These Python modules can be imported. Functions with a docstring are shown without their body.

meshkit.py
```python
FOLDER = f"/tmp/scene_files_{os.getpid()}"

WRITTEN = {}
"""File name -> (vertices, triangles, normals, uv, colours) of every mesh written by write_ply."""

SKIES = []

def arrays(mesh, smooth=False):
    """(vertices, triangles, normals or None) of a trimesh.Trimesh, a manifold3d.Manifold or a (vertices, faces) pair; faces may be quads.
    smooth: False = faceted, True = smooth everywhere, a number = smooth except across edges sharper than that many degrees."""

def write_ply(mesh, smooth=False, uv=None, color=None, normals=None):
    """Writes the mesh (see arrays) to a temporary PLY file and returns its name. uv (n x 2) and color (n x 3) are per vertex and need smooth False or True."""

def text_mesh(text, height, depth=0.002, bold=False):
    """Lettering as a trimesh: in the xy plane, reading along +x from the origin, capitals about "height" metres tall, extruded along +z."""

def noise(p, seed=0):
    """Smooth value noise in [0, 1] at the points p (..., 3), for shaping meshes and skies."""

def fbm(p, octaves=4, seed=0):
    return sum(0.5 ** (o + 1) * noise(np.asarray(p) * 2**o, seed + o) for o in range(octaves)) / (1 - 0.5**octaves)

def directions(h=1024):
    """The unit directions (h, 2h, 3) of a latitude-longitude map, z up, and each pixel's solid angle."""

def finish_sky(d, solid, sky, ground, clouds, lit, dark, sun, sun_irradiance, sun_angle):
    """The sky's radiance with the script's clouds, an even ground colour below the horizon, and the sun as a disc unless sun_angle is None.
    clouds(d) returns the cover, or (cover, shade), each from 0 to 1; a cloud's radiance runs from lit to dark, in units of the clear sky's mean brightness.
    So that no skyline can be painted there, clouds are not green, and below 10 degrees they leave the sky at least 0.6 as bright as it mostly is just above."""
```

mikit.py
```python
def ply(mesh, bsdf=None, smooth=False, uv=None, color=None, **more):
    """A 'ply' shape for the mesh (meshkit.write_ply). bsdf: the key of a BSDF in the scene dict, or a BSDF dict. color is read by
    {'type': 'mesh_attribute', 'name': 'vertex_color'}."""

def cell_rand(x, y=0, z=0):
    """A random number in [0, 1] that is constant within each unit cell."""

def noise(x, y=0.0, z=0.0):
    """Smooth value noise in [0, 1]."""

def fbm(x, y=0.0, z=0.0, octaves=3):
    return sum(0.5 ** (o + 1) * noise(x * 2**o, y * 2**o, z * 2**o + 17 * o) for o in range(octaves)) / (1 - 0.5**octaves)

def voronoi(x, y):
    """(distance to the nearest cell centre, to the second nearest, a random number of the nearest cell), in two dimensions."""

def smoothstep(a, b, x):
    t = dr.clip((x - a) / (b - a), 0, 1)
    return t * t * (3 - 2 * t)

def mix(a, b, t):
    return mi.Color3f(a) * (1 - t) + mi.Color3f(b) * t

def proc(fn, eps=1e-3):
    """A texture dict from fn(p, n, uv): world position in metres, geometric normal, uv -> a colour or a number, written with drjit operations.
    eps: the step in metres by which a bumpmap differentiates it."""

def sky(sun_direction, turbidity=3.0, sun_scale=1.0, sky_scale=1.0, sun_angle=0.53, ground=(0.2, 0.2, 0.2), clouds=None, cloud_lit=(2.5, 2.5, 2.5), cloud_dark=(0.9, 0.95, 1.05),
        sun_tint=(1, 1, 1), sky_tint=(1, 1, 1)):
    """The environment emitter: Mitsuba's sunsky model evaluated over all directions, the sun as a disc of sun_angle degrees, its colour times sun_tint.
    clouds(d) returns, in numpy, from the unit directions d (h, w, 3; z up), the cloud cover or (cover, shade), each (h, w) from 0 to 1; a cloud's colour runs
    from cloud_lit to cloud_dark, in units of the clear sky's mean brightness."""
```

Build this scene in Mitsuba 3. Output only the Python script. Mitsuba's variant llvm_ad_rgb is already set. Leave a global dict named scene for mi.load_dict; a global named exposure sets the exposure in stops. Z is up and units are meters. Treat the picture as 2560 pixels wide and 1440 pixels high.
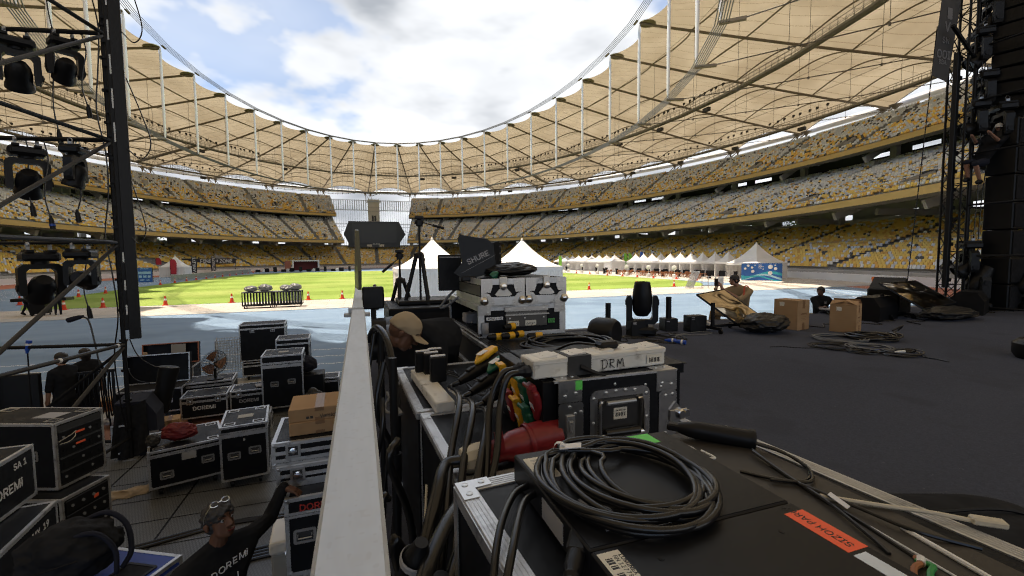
import math, random
import numpy as np, trimesh, manifold3d as m3
import drjit as dr, mitsuba as mi, mikit, meshkit
from mikit import proc, noise, fbm, voronoi, cell_rand, smoothstep, mix

scene, labels = {'type': 'scene'}, {}
T4 = mi.ScalarTransform4f
PI = math.pi
rng = np.random.default_rng(7)
random.seed(7)

# ------------------------------------------------------------------ camera, sky, exposure
CAM_F, CAM_YAW, CAM_PITCH, CAM_ROLL, CAM_H = 1113.38, math.radians(18.81), math.atan((720 - 645.78) / 1113.38), math.radians(-0.58), 3.3
cf = np.array([math.sin(CAM_YAW) * math.cos(CAM_PITCH), math.cos(CAM_YAW) * math.cos(CAM_PITCH), -math.sin(CAM_PITCH)])
cr0 = np.array([math.cos(CAM_YAW), -math.sin(CAM_YAW), 0.0])
cu = np.cross(cr0, cf) * math.cos(CAM_ROLL) - cr0 * math.sin(CAM_ROLL)
scene['camera'] = {'type': 'perspective', 'fov': math.degrees(2 * math.atan(1280 / CAM_F)), 'fov_axis': 'x', 'near_clip': 0.05, 'far_clip': 3000.0,
                   'to_world': T4().look_at(origin=[0, 0, CAM_H], target=[float(cf[0]), float(cf[1]), float(CAM_H + cf[2])], up=[float(v) for v in cu])}
exposure = 2.25
SUN = np.array([-10.0, 3.5, 42.0])


def cloud_cover(d):
    # tall cumulus banks with broken blue between them
    el = np.clip(d[..., 2], 0.02, 1)
    q = np.stack([d[..., 0] / (el + .35), d[..., 1] / (el + .35), el * 1.3], -1)
    az = np.degrees(np.arctan2(d[..., 0], d[..., 1]))
    e = np.degrees(np.arcsin(np.clip(d[..., 2], -1, 1)))
    big = meshkit.fbm(q * 2.1 + 3.1, 6, 3)
    fine = meshkit.fbm(q * 6.5 + 1.7, 6, 9)
    # the bank leans from low in the west to high in the north-east
    edge = (az + 22) * .030 + (24 - e) * .028
    mass = .02 + .20 * np.tanh(edge) + .13 * np.exp(-((az - 16) / 17) ** 2 - ((e - 24) / 15) ** 2) + .12 * np.exp(-((e - 8) / 14) ** 2)
    gap = -.20 * np.exp(-((az - 42) / 8) ** 2 - ((e - 30) / 9) ** 2)
    v = big * .62 + fine * .55 + mass + gap
    cover = np.clip((v - .56) / .17, 0, 1)
    cover = cover * cover * (3 - 2 * cover)
    veil = np.clip((meshkit.fbm(q * 1.3 + 9, 5, 5) - .30) / .4, 0, 1) * .72
    cover = np.maximum(cover, veil)
    sh = meshkit.fbm(q * np.array([3.0, 3.0, 6.0]) + 6.3, 6, 21)
    shade = np.clip((sh - .42) / .24, 0, 1) * np.clip((v - .62) / .2, 0, 1)
    return cover, np.clip(shade * .9 + .28 * np.clip((meshkit.fbm(q * 5 + 2, 5, 33) - .42) / .3, 0, 1), 0, 1)


scene['sky_light'] = mikit.sky(SUN, turbidity=3.5, sun_scale=1.0, sky_scale=1.0, clouds=cloud_cover, cloud_lit=(1.86, 1.90, 1.95), cloud_dark=(.86, .92, 1.01), ground=(.25, .25, .25))

# ------------------------------------------------------------------ mesh helpers
BOXF = np.array([[0, 2, 3, 1], [4, 5, 7, 6], [0, 1, 5, 4], [2, 6, 7, 3], [0, 4, 6, 2], [1, 3, 7, 5]])


def rotz(a):
    c, s = math.cos(a), math.sin(a)
    m = np.eye(4); m[:2, :2] = [[c, -s], [s, c]]
    return m


def rotx(a):
    c, s = math.cos(a), math.sin(a)
    m = np.eye(4); m[1:3, 1:3] = [[c, -s], [s, c]]
    return m


def roty(a):
    c, s = math.cos(a), math.sin(a)
    m = np.eye(4); m[0, 0] = c; m[0, 2] = s; m[2, 0] = -s; m[2, 2] = c
    return m


def tr(x, y, z):
    m = np.eye(4); m[:3, 3] = (x, y, z)
    return m


def sc(x, y=None, z=None):
    return np.diag([x, x if y is None else y, x if z is None else z, 1.0])


def xf(m, p):
    p = np.asarray(p, float)
    return p @ m[:3, :3].T + m[:3, 3]


def frame(p0, p1):
    z = np.asarray(p1, float) - np.asarray(p0, float)
    L = np.linalg.norm(z); z = z / L
    x = np.cross([0, 0, 1.0] if abs(z[2]) < .95 else [1.0, 0, 0], z); x /= np.linalg.norm(x)
    return x, np.cross(z, x), z, L


def spline(pts, n=6):
    p = np.asarray(pts, float)
    if len(p) < 3:
        return p
    q = np.vstack([2 * p[0] - p[1], p, 2 * p[-1] - p[-2]])
    out = []
    for i in range(1, len(q) - 2):
        for t in np.arange(n) / n:
            a, b, c, d = q[i - 1], q[i], q[i + 1], q[i + 2]
            out.append(.5 * (2 * b + (c - a) * t + (2 * a - 5 * b + 4 * c - d) * t * t + (3 * b - a - 3 * c + d) * t ** 3))
    out.append(p[-1])
    return np.array(out)


class MB:
    """collects pieces of ONE part; build() hands back (vertices, triangles)"""

    def __init__(self, m=None):
        self.v, self.f, self.n, self.m = [], [], 0, m

    def add(self, v, f, m=None):
        v = np.asarray(v, float); f = np.asarray(f, int)
        if f.shape[1] == 4:
            f = np.vstack([f[:, [0, 1, 2]], f[:, [0, 2, 3]]])
        if m is not None:
            v = xf(m, v)
            if np.linalg.det(m[:3, :3]) < 0:
                f = f[:, ::-1]
        self.v.append(v); self.f.append(f + self.n); self.n += len(v)
        return self

    def mesh(self, t, m=None):
        if hasattr(t, 'to_mesh'):
            k = t.to_mesh(); return self.add(k.vert_properties[:, :3], k.tri_verts, m)
        if isinstance(t, tuple):
            return self.add(t[0], t[1], m)
        return self.add(t.vertices, t.faces, m)

    def box(self, x0, x1, y0, y1, z0, z1, m=None):
        v = np.array([[x, y, z] for x in (x0, x1) for y in (y0, y1) for z in (z0, z1)], float)
        f = np.array([[0, 1, 3, 2], [4, 6, 7, 5], [0, 4, 5, 1], [2, 3, 7, 6], [0, 2, 6, 4], [1, 5, 7, 3]])
        return self.add(v, f, m)

    def cbox(self, x0, x1, y0, y1, z0, z1, c=.004, m=None):
        P = []
        for x, sx in ((x0, 1), (x1, -1)):
            for y, sy in ((y0, 1), (y1, -1)):
                for z, sz in ((z0, 1), (z1, -1)):
                    P += [(x + sx * c, y + sy * c, z), (x + sx * c, y, z + sz * c), (x, y + sy * c, z + sz * c)]
        return self.mesh(m3.Manifold.hull_points(np.array(P, float)), m)

    def bar(self, p0, p1, w, h=None, up=None, m=None):
        """box beam from p0 to p1, w wide, h high"""
        h = w if h is None else h
        p0, p1 = np.asarray(p0, float), np.asarray(p1, float)
        x, y, z, L = frame(p0, p1)
        if up is not None:
            x = np.cross(up, z); x /= np.linalg.norm(x); y = np.cross(z, x)
        k = np.eye(4); k[:3, 0], k[:3, 1], k[:3, 2], k[:3, 3] = x, y, z, p0
        return self.box(-w / 2, w / 2, -h / 2, h / 2, 0, L, k if m is None else m @ k)

    def cyl(self, p0, p1, r, n=10, r1=None, caps=True, m=None):
        x, y, z, L = frame(p0, p1)
        r1 = r if r1 is None else r1
        a = np.arange(n) * 2 * PI / n
        ring = np.cos(a)[:, None] * x + np.sin(a)[:, None] * y
        v = np.vstack([np.asarray(p0, float) + ring * r, np.asarray(p1, float) + ring * r1])
        i = np.arange(n); j = (i + 1) % n
        f = [np.stack([i, j, j + n], 1), np.stack([i, j + n, i + n], 1)]
        if caps:
            k = np.arange(1, n - 1)
            f += [np.stack([k * 0, k + 1, k], 1), np.stack([k * 0 + n, k + n, k + 1 + n], 1)]
        return self.add(v, np.vstack(f), m)

    def tube(self, pts, r, n=7, smooth=6, m=None, caps=True):
        p = spline(pts, smooth) if smooth > 1 else np.asarray(pts, float)
        p = p[np.r_[True, np.linalg.norm(np.diff(p, axis=0), axis=1) > 1e-7]]
        t = np.gradient(p, axis=0); t /= np.linalg.norm(t, axis=1, keepdims=True) + 1e-12
        x = np.cross(t[0], [0, 0, 1.0] if abs(t[0][2]) < .9 else [1.0, 0, 0]); x /= np.linalg.norm(x)
        X = []
        for k in range(len(p)):
            x = x - t[k] * (x @ t[k]); x /= np.linalg.norm(x) + 1e-12; X.append(x)
        X = np.array(X); Y = np.cross(t, X)
        a = np.arange(n) * 2 * PI / n
        rr = np.broadcast_to(np.asarray(r, float), (len(p),)) if np.ndim(r) == 0 else np.interp(np.linspace(0, 1, len(p)), np.linspace(0, 1, len(r)), r)
        v = (p[:, None] + rr[:, None, None] * (np.cos(a)[None, :, None] * X[:, None] + np.sin(a)[None, :, None] * Y[:, None])).reshape(-1, 3)
        i, j = np.meshgrid(np.arange(len(p) - 1), np.arange(n), indexing='ij')
        q = np.stack([i * n + j, i * n + (j + 1) % n, (i + 1) * n + (j + 1) % n, (i + 1) * n + j], -1).reshape(-1, 4)
        f = np.vstack([q[:, [0, 1, 2]], q[:, [0, 2, 3]]])
        if caps:
            k = np.arange(1, n - 1); e = (len(p) - 1) * n
            f = np.vstack([f, np.stack([k * 0, k + 1, k], 1), np.stack([k * 0 + e, k + e, k + 1 + e], 1)])
        return self.add(v, f, m)

    def lathe(self, prof, n=16, m=None):
        """prof: (r, z) pairs from bottom to top, about z"""
        prof = np.asarray(prof, float); a = np.arange(n) * 2 * PI / n
        v = np.stack([prof[:, None, 0] * np.cos(a), prof[:, None, 0] * np.sin(a), np.broadcast_to(prof[:, None, 1], (len(prof), n))], -1).reshape(-1, 3)
        i, j = np.meshgrid(np.arange(len(prof) - 1), np.arange(n), indexing='ij')
        q = np.stack([i * n + j, i * n + (j + 1) % n, (i + 1) * n + (j + 1) % n, (i + 1) * n + j], -1).reshape(-1, 4)
        return self.add(v, q, m)

    def prism(self, poly, z0, z1, m=None):
        """polygon (x, y) extruded along z"""
        cs = m3.CrossSection([np.asarray(poly, float)], m3.FillRule.NonZero)
        k = m3.Manifold.extrude(cs, z1 - z0)
        return self.mesh(k, (np.eye(4) if m is None else m) @ tr(0, 0, z0))

    def sphere(self, c, r, n=10, m=None):
        r = np.broadcast_to(r, (3,))
        s = SPH.setdefault(n, trimesh.creation.uv_sphere(1.0, count=[n, 2 * n]))
        k = tr(*c) @ np.diag([r[0], r[1], r[2], 1.0])
        return self.add(s.vertices, s.faces, k if m is None else m @ k)

    def grid(self, fn, nu, nv, closed=False):
        u, v = np.meshgrid(np.linspace(0, 1, nu), np.linspace(0, 1, nv), indexing='ij')
        p = fn(u, v).reshape(-1, 3)
        i, j = np.meshgrid(np.arange(nu - 1), np.arange(nv - 1), indexing='ij')
        q = np.stack([i * nv + j, (i + 1) * nv + j, (i + 1) * nv + j + 1, i * nv + j + 1], -1).reshape(-1, 4)
        return self.add(p, q)

    def build(self, m=None):
        v = np.vstack(self.v); f = np.vstack(self.f)
        mm = self.m if m is None else m
        return (v if mm is None else xf(mm, v)), f


SPH = {}


def V(*a):
    return np.array(a, float)


# ------------------------------------------------------------------ scene entries
TAKEN = {}


def numbered(name):
    n = TAKEN.get(name, -1) + 1
    TAKEN[name] = n
    return name if n == 0 else f'{name}_{n:03d}'


def tag(key, label, cat=None, group=None, kind=None):
    d = labels.setdefault(key, {})
    if label: d['label'] = label
    if cat: d['category'] = cat
    if group: d['group'] = group
    if kind: d['kind'] = kind


def obj(name, mesh, mat, parent=None, smooth=False, **kw):
    key = numbered(name if parent is None else f'{parent}__{name}')
    if isinstance(mesh, MB):
        mesh = mesh.build()
    scene[key] = mesh if isinstance(mesh, dict) else mikit.ply(mesh, mat, smooth=smooth, **kw)
    return key


def struct(name, mesh, mat, smooth=False, **kw):
    k = obj(name, mesh, mat, None, smooth, **kw)
    labels[k] = {'kind': 'structure'}
    return k


class Thing:
    """a top-level object; m places its local frame in the world"""

    def __init__(self, name, label, cat, m=None, group=None, kind=None):
        self.key = numbered(name); self.m = np.eye(4) if m is None else m
        self.rec = []
        tag(self.key, label, cat, group, kind)

    def part(self, name, mesh, mat, smooth=False, under=None, label=None, kind=None, **kw):
        if isinstance(mesh, MB):
            mesh = mesh.build()
        if hasattr(mesh, 'to_mesh'):
            k = mesh.to_mesh(); mesh = (k.vert_properties[:, :3], k.tri_verts)
        if hasattr(mesh, 'vertices'):
            mesh = (mesh.vertices, mesh.faces)
        v = xf(self.m, mesh[0])
        key = obj(name, (v, mesh[1]), mat, under or self.key, smooth, **kw)
        if label or kind:
            tag(key, label, None, None, kind)
        self.rec.append((name, key, under))
        return key


class Kit:
    """one kind of thing, its parts stored once and placed many times"""

    def __init__(self, name):
        self.name, self.parts = name, []

    def part(self, name, mesh, mat, smooth=False, under=None):
        if isinstance(mesh, MB):
            mesh = mesh.build()
        self.parts.append((name, mikit.ply(mesh, mat, smooth=smooth), under))
        return len(self.parts) - 1

    def place(self, m, label, cat, group=None, skip=()):
        key = numbered(self.name); tag(key, label, cat, group)
        made = []
        for i, (name, d, under) in enumerate(self.parts):
            if i in skip:
                made.append(None); continue
            k = numbered(f'{made[under] if under is not None else key}__{name}')
            scene[k] = {**d, 'to_world': T4(m)}
            made.append(k)
        return key
# ------------------------------------------------------------------ materials
def rgb(*c):
    return {'type': 'rgb', 'value': list(c)}


def P(base, rough=.5, metal=0.0, spec=.5, **kw):
    return {'type': 'twosided', 'bsdf': {'type': 'principled', 'base_color': base if isinstance(base, dict) else rgb(*base), 'roughness': rough if isinstance(rough, dict) else float(rough),
                                         'metallic': float(metal), 'specular': float(spec), **kw}}


def bump(b, fn, scale, eps=1e-3):
    inner = b['bsdf'] if b['type'] == 'twosided' else b
    return {'type': 'twosided', 'bsdf': {'type': 'bumpmap', 'arbitrary': proc(fn, eps), 'scale': float(scale), 'bsdf': inner}}


def mat(name, b):
    scene[name] = b
    return name


def spots(p, k, lo, hi):
    return smoothstep(lo, hi, noise(p.x * k, p.y * k, p.z * k))


# flight case laminate: near-black with fine speckle, scuffs and dust
def f_panel(p, n, uv):
    s = fbm(p.x * 9, p.y * 9, p.z * 9, 3)
    dust = smoothstep(.45, .8, s) * .010
    scr = smoothstep(.985, 1.0, noise(p.x * 7 + p.z * 3, p.y * 160, p.z * 150)) * .05
    return mix((.0045, .0055, .008), (.035, .037, .042), dust * 8 + scr * .5)


def f_panel_r(p, n, uv):
    return .34 + .28 * fbm(p.x * 6, p.y * 6, p.z * 6, 3)


mat('case_panel', P(proc(f_panel), proc(f_panel_r), spec=.2))


def f_alu(p, n, uv):
    g = noise(p.x * 160, p.y * 160, p.z * 160) * .25 + fbm(p.x * 14, p.y * 14, p.z * 14, 3)
    return mix((.60, .61, .62), (.22, .22, .22), smoothstep(.62, 1.05, g) * .9)


def f_alu_r(p, n, uv):
    return .30 + .25 * fbm(p.x * 20, p.y * 20, p.z * 20, 2)


mat('alu', P(proc(f_alu), proc(f_alu_r), .85))
mat('plate', P((.55, .55, .55), .28, .95))
mat('chrome', P((.72, .72, .72), .10, 1.0))
mat('rivet', P((.62, .62, .60), .3, .9))


def f_galv(p, n, uv):
    a = fbm(p.x * 90, p.y * 14, p.z * 30, 4) * .5 + .2
    b = spots(p, 150, .74, .9)
    line = smoothstep(.975, .995, noise(p.x * 30 + p.y * 9, p.y * 17 - p.x * 26, 4)) * smoothstep(.45, .6, noise(p.x * 9, p.y * 9, 1))
    rust = smoothstep(.66, .82, fbm(p.x * 17 + 5, p.y * 17, p.z * 17, 3))
    c = mix((.53, .56, .59), (.43, .455, .475), a)
    c = mix(c, (.36, .35, .34), b * .18)
    c = mix(c, (.38, .32, .25), rust * .10)
    return mix(c, (.10, .10, .10), line * .8)


mat('galvanised', P(proc(f_galv), .48, .35))
mat('black_plastic', P((.006, .0065, .008), .42, spec=.28))
mat('black_gloss', P((.010, .010, .012), .14))
mat('black_metal', P((.006, .0065, .008), .5, spec=.25))
mat('grey_tube', P((.030, .031, .034), .42, .2))
mat('rubber', P((.007, .0075, .009), .24, spec=.5))
mat('grey_cable', P((.13, .13, .128), .4))


def f_cloth(p, n, uv):
    return mix((.006, .0065, .008), (.018, .019, .022), fbm(p.x * 18, p.y * 18, p.z * 18, 3))


mat('black_cloth', P(proc(f_cloth), .85, spec=.2))
mat('navy_cloth', P((.016, .018, .028), .85, spec=.2))


def f_carpet(p, n, uv):
    fine = noise(p.x * 240, p.y * 240) * .5 + noise(p.x * 90, p.y * 90) * .5
    big = fbm(p.x * .8, p.y * .8, 0, 4)
    stain = smoothstep(.58, .75, fbm(p.x * 2.2 + 7, p.y * 2.2, 0, 4))
    lint = smoothstep(.965, .98, noise(p.x * 46, p.y * 46, 3)) * .5
    c = mix((.036, .040, .054), (.074, .081, .105), fine * .75 + big * .4)
    c = mix(c, (.038, .040, .048), stain * .3)
    return mix(c, (.22, .22, .22), lint * .5)


mat('carpet', bump(P(proc(f_carpet), .95, spec=.12), lambda p, n, uv: noise(p.x * 300, p.y * 300), .003))


def f_deck(p, n, uv):
    # worn non-slip steel planks: a raised lozenge tread, dirt and damp
    a = fbm(p.x * 1.3, p.y * 1.3, 0, 4)
    tread = smoothstep(.25, .55, dr.abs(dr.sin(p.x * 96 + p.y * 40)) * dr.abs(dr.sin(p.x * 96 - p.y * 40)))
    c = mix((.085, .090, .097), (.165, .172, .18), tread * .6 + a * .4)
    return mix(c, (.05, .048, .045), smoothstep(.52, .72, fbm(p.x * .9 + 3, p.y * .9, 2, 4)) * .7)


mat('deck_steel', bump(P(proc(f_deck), .42, .25), lambda p, n, uv: smoothstep(.25, .55, dr.abs(dr.sin(p.x * 96 + p.y * 40)) * dr.abs(dr.sin(p.x * 96 - p.y * 40))), .004))


def f_concrete(p, n, uv):
    return mix((.26, .26, .255), (.40, .39, .375), fbm(p.x * .7, p.y * .7, p.z * .9, 4))


mat('concrete', P(proc(f_concrete), .85, spec=.2))


def f_terrace(p, n, uv):
    return mix((.22, .22, .22), (.33, .33, .325), fbm(p.x * .8, p.y * .8, p.z * .8, 3))


mat('terrace_grey', P(proc(f_terrace), .9, spec=.2))
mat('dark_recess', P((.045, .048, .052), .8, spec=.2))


def f_fascia(p, n, uv):
    return mix((.50, .345, .125), (.60, .43, .18), fbm(p.x * .4, p.y * .4, p.z * 2, 3))


mat('ochre_paint', P(proc(f_fascia), .7, spec=.25))
mat('soffit_grey', P((.17, .17, .17), .85, spec=.2))
mat('seat_paint', {'type': 'twosided', 'bsdf': {'type': 'principled', 'base_color': {'type': 'mesh_attribute', 'name': 'vertex_color'}, 'roughness': .45, 'specular': .4}})
SEATC = {'yellow': (.72, .51, .11), 'amber': (.64, .37, .07), 'silver': (.52, .55, .59), 'pale': (.68, .69, .68), 'charcoal': (.05, .053, .06)}
for k_, c_ in SEATC.items():
    mat('seat_' + k_, P(c_, .45))


def f_membrane(p, n, uv):
    seam = 1 - smoothstep(.012, .045, dr.abs(uv.x * 7 - dr.floor(uv.x * 7) - .5))
    dirt = fbm(p.x * .16, p.y * .16, p.z * .2, 4)
    c = mix((.378, .324, .230), (.300, .250, .170), smoothstep(.3, .75, dirt))
    return mix(c, (.20, .155, .095), seam * .8)


mat('membrane', {'type': 'principledthin', 'base_color': proc(f_membrane), 'roughness': .6, 'diff_trans': 1.0, 'eta': 1.3, 'spec_trans': 0.0})
mat('white_steel', P((.90, .90, .90), .35))
mat('roof_steel', P((.17, .14, .10), .6, .1))
mat('cable_steel', P((.12, .105, .085), .5, .2))
mat('ring_cable', P((.17, .17, .17), .45, .4))
mat('catwalk_steel', P((.20, .18, .15), .6, .2))
mat('lamp_black', P((.02, .018, .016), .5))


def f_grass(p, n, uv):
    # mown stripes across the pitch and along it, worn paler patches
    band = smoothstep(-.25, .25, dr.sin((p.y - 40) * PI / 5.6)) 
    band2 = smoothstep(-.25, .25, dr.sin((p.x - 7.6) * PI / 7.0))
    f = fbm(p.x * .35, p.y * .35, 0, 4) * .7 + noise(p.x * 5, p.y * 5) * .3
    pale = smoothstep(.5, .78, fbm(p.x * .11 + 4, p.y * .11, 2, 4))
    c = mix((.120, .178, .030), (.190, .262, .062), band * .55 + band2 * .25 + f * .25)
    return mix(c, (.24, .28, .085), pale * .6)


mat('turf', P(proc(f_grass), .9, spec=.15))


def f_blue(p, n, uv):
    a = fbm(p.x * .5, p.y * 1.6, 0, 4)
    b = smoothstep(.55, .8, fbm(p.x * .22 + 9, p.y * .3, 1, 4))
    c = mix((.130, .200, .305), (.178, .255, .355), a)
    return mix(c, (.085, .14, .215), b * .55)


mat('track_blue', P(proc(f_blue), .62, spec=.3))


def f_red(p, n, uv):
    return mix((.30, .115, .075), (.40, .17, .12), fbm(p.x * .6, p.y * .6, 0, 3))


mat('track_red', P(proc(f_red), .8, spec=.2))


def f_board(p, n, uv):
    sx = dr.abs(p.x / 1.22 - dr.floor(p.x / 1.22) - .5)
    sy = dr.abs(p.y / 2.44 - dr.floor(p.y / 2.44) - .5)
    joint = smoothstep(.485, .495, dr.maximum(sx, sy))
    c = mix((.335, .305, .270), (.45, .415, .375), fbm(p.x * .7, p.y * .7, 0, 4) * .6 + .5 * cell_rand(dr.floor(p.x / 1.22 + .5), dr.floor(p.y / 2.44 + .5)))
    return mix(c, (.16, .14, .12), joint * .6)


mat('ground_board', P(proc(f_board), .8, spec=.2))
mat('line_white', P((.72, .72, .70), .7))


def f_soil(p, n, uv):
    return mix((.20, .20, .19), (.30, .29, .27), fbm(p.x * .1, p.y * .1, 0, 4))


mat('apron', P(proc(f_soil), .9, spec=.1))


def f_pvc(p, n, uv):
    return mix((.90, .90, .91), (.80, .81, .82), fbm(p.x * 1.3, p.y * 1.3, p.z * .8, 3))


mat('white_pvc', {'type': 'principledthin', 'base_color': proc(f_pvc), 'roughness': .5, 'diff_trans': .30, 'eta': 1.4, 'spec_trans': 0.0})
mat('white_paint', P((.72, .72, .70), .5))
mat('white_plastic', P((.68, .67, .63), .4))


def f_strip(p, n, uv):
    d = fbm(p.x * 25, p.y * 25, p.z * 25, 4)
    return mix((.62, .60, .54), (.25, .22, .17), smoothstep(.58, .85, d) * .8)


mat('old_white_plastic', P(proc(f_strip), .42))
mat('cone_red', P((.62, .055, .02), .5))
mat('orange_bin', P((.72, .16, .02), .45))
mat('steel_grey', P((.36, .37, .38), .4, .6))
mat('barrier_grey', P((.40, .42, .44), .5, .4))
mat('screen_dark', P((.050, .060, .082), .55))
mat('screen_frame', P((.042, .051, .070), .6))
mat('cream_wall', P((.50, .48, .43), .85))
mat('red_flag', P((.38, .02, .035), .7))
mat('black_flag', P((.014, .014, .02), .7))
mat('green_flag', P((.22, .52, .06), .7))
mat('blue_flag', P((.03, .10, .42), .7))
mat('sign_blue', P((.02, .10, .34), .5))
mat('brown_wood', P((.28, .11, .045), .6))


def f_card(p, n, uv):
    rib = noise(p.x * 3, p.y * 3, p.z * 60) * .25
    return mix((.30, .185, .095), (.40, .26, .145), fbm(p.x * 6, p.y * 6, p.z * 6, 3) * .8 + rib)


mat('cardboard', P(proc(f_card), .85, spec=.15))
mat('tape_brown', P((.20, .115, .055), .35))
mat('skin_dark', P((.115, .055, .033), .5, spec=.4))
mat('skin_mid', P((.30, .155, .10), .5, spec=.4))
mat('hair', P((.012, .010, .010), .5))
mat('hair_grey', P((.028, .027, .028), .6))
mat('shirt_black', P(proc(f_cloth), .9, spec=.15))
mat('shirt_tan', P((.30, .215, .125), .9, spec=.15))
mat('cap_tan', P((.34, .27, .18), .9, spec=.15))
mat('strap_red', P((.45, .05, .02), .7))
mat('denim', P((.02, .024, .035), .9, spec=.15))
mat('mirror_foil', P((.60, .50, .36), .07, 1.0))
mat('print_white', P((.62, .62, .62), .6))
mat('print_dim', P((.30, .30, .31), .6))
mat('print_black', P((.02, .02, .02), .6))
mat('print_red', P((.40, .03, .02), .6))
mat('print_blue', P((.03, .05, .35), .6))
mat('paper_label', P((.62, .59, .50), .7))
mat('tape_orange', P((.85, .12, .045), .5))
mat('tape_white', P((.60, .66, .72), .5))
mat('tape_green', P((.12, .62, .10), .5))
mat('plug_yellow', P((.66, .36, .015), .35))
mat('plug_green', P((.008, .10, .05), .35))
mat('plug_red', P((.22, .018, .022), .36))
mat('plug_blue', P((.012, .06, .35), .35))
mat('plug_ivory', P((.50, .45, .34), .45))
mat('amp_lid', P(proc(lambda p, n, uv: mix((.006, .0066, .0085), (.012, .013, .016), fbm(p.x * 14, p.y * 14, p.z * 14, 3))), .40, spec=.2))
mat('bag_red', P((.13, .008, .010), .55))
mat('bag_blue', P((.02, .05, .26), .5))
mat('plywood', P((.42, .29, .17), .8))


def f_leaf(p, n, uv):
    return mix((.03, .075, .015), (.10, .17, .04), fbm(p.x * .8, p.y * .8, p.z * .8, 3))


mat('leaf', P(proc(f_leaf), .8, spec=.2))
mat('bark', P((.10, .075, .05), .9))
# ------------------------------------------------------------------ the ground and the field
CX, CY = 6.91, 88.34


def ell(t, a, b, z=0.0):
    t = np.radians(np.asarray(t, float))
    return np.stack([CX + a * np.cos(t), CY + b * np.sin(t), np.broadcast_to(z, t.shape) * 1.0], -1)


def sheet(poly, z):
    b = MB(); p = np.asarray(poly, float)
    v, f = trimesh.creation.triangulate_polygon(__import__('shapely').Polygon(p), engine='earcut')
    v = np.c_[v, np.full(len(v), z)]
    f = np.asarray(f)
    n = np.cross(v[f[:, 1]] - v[f[:, 0]], v[f[:, 2]] - v[f[:, 0]])[:, 2]
    f[n < 0] = f[n < 0][:, ::-1]
    return b.add(v, f)


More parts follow.
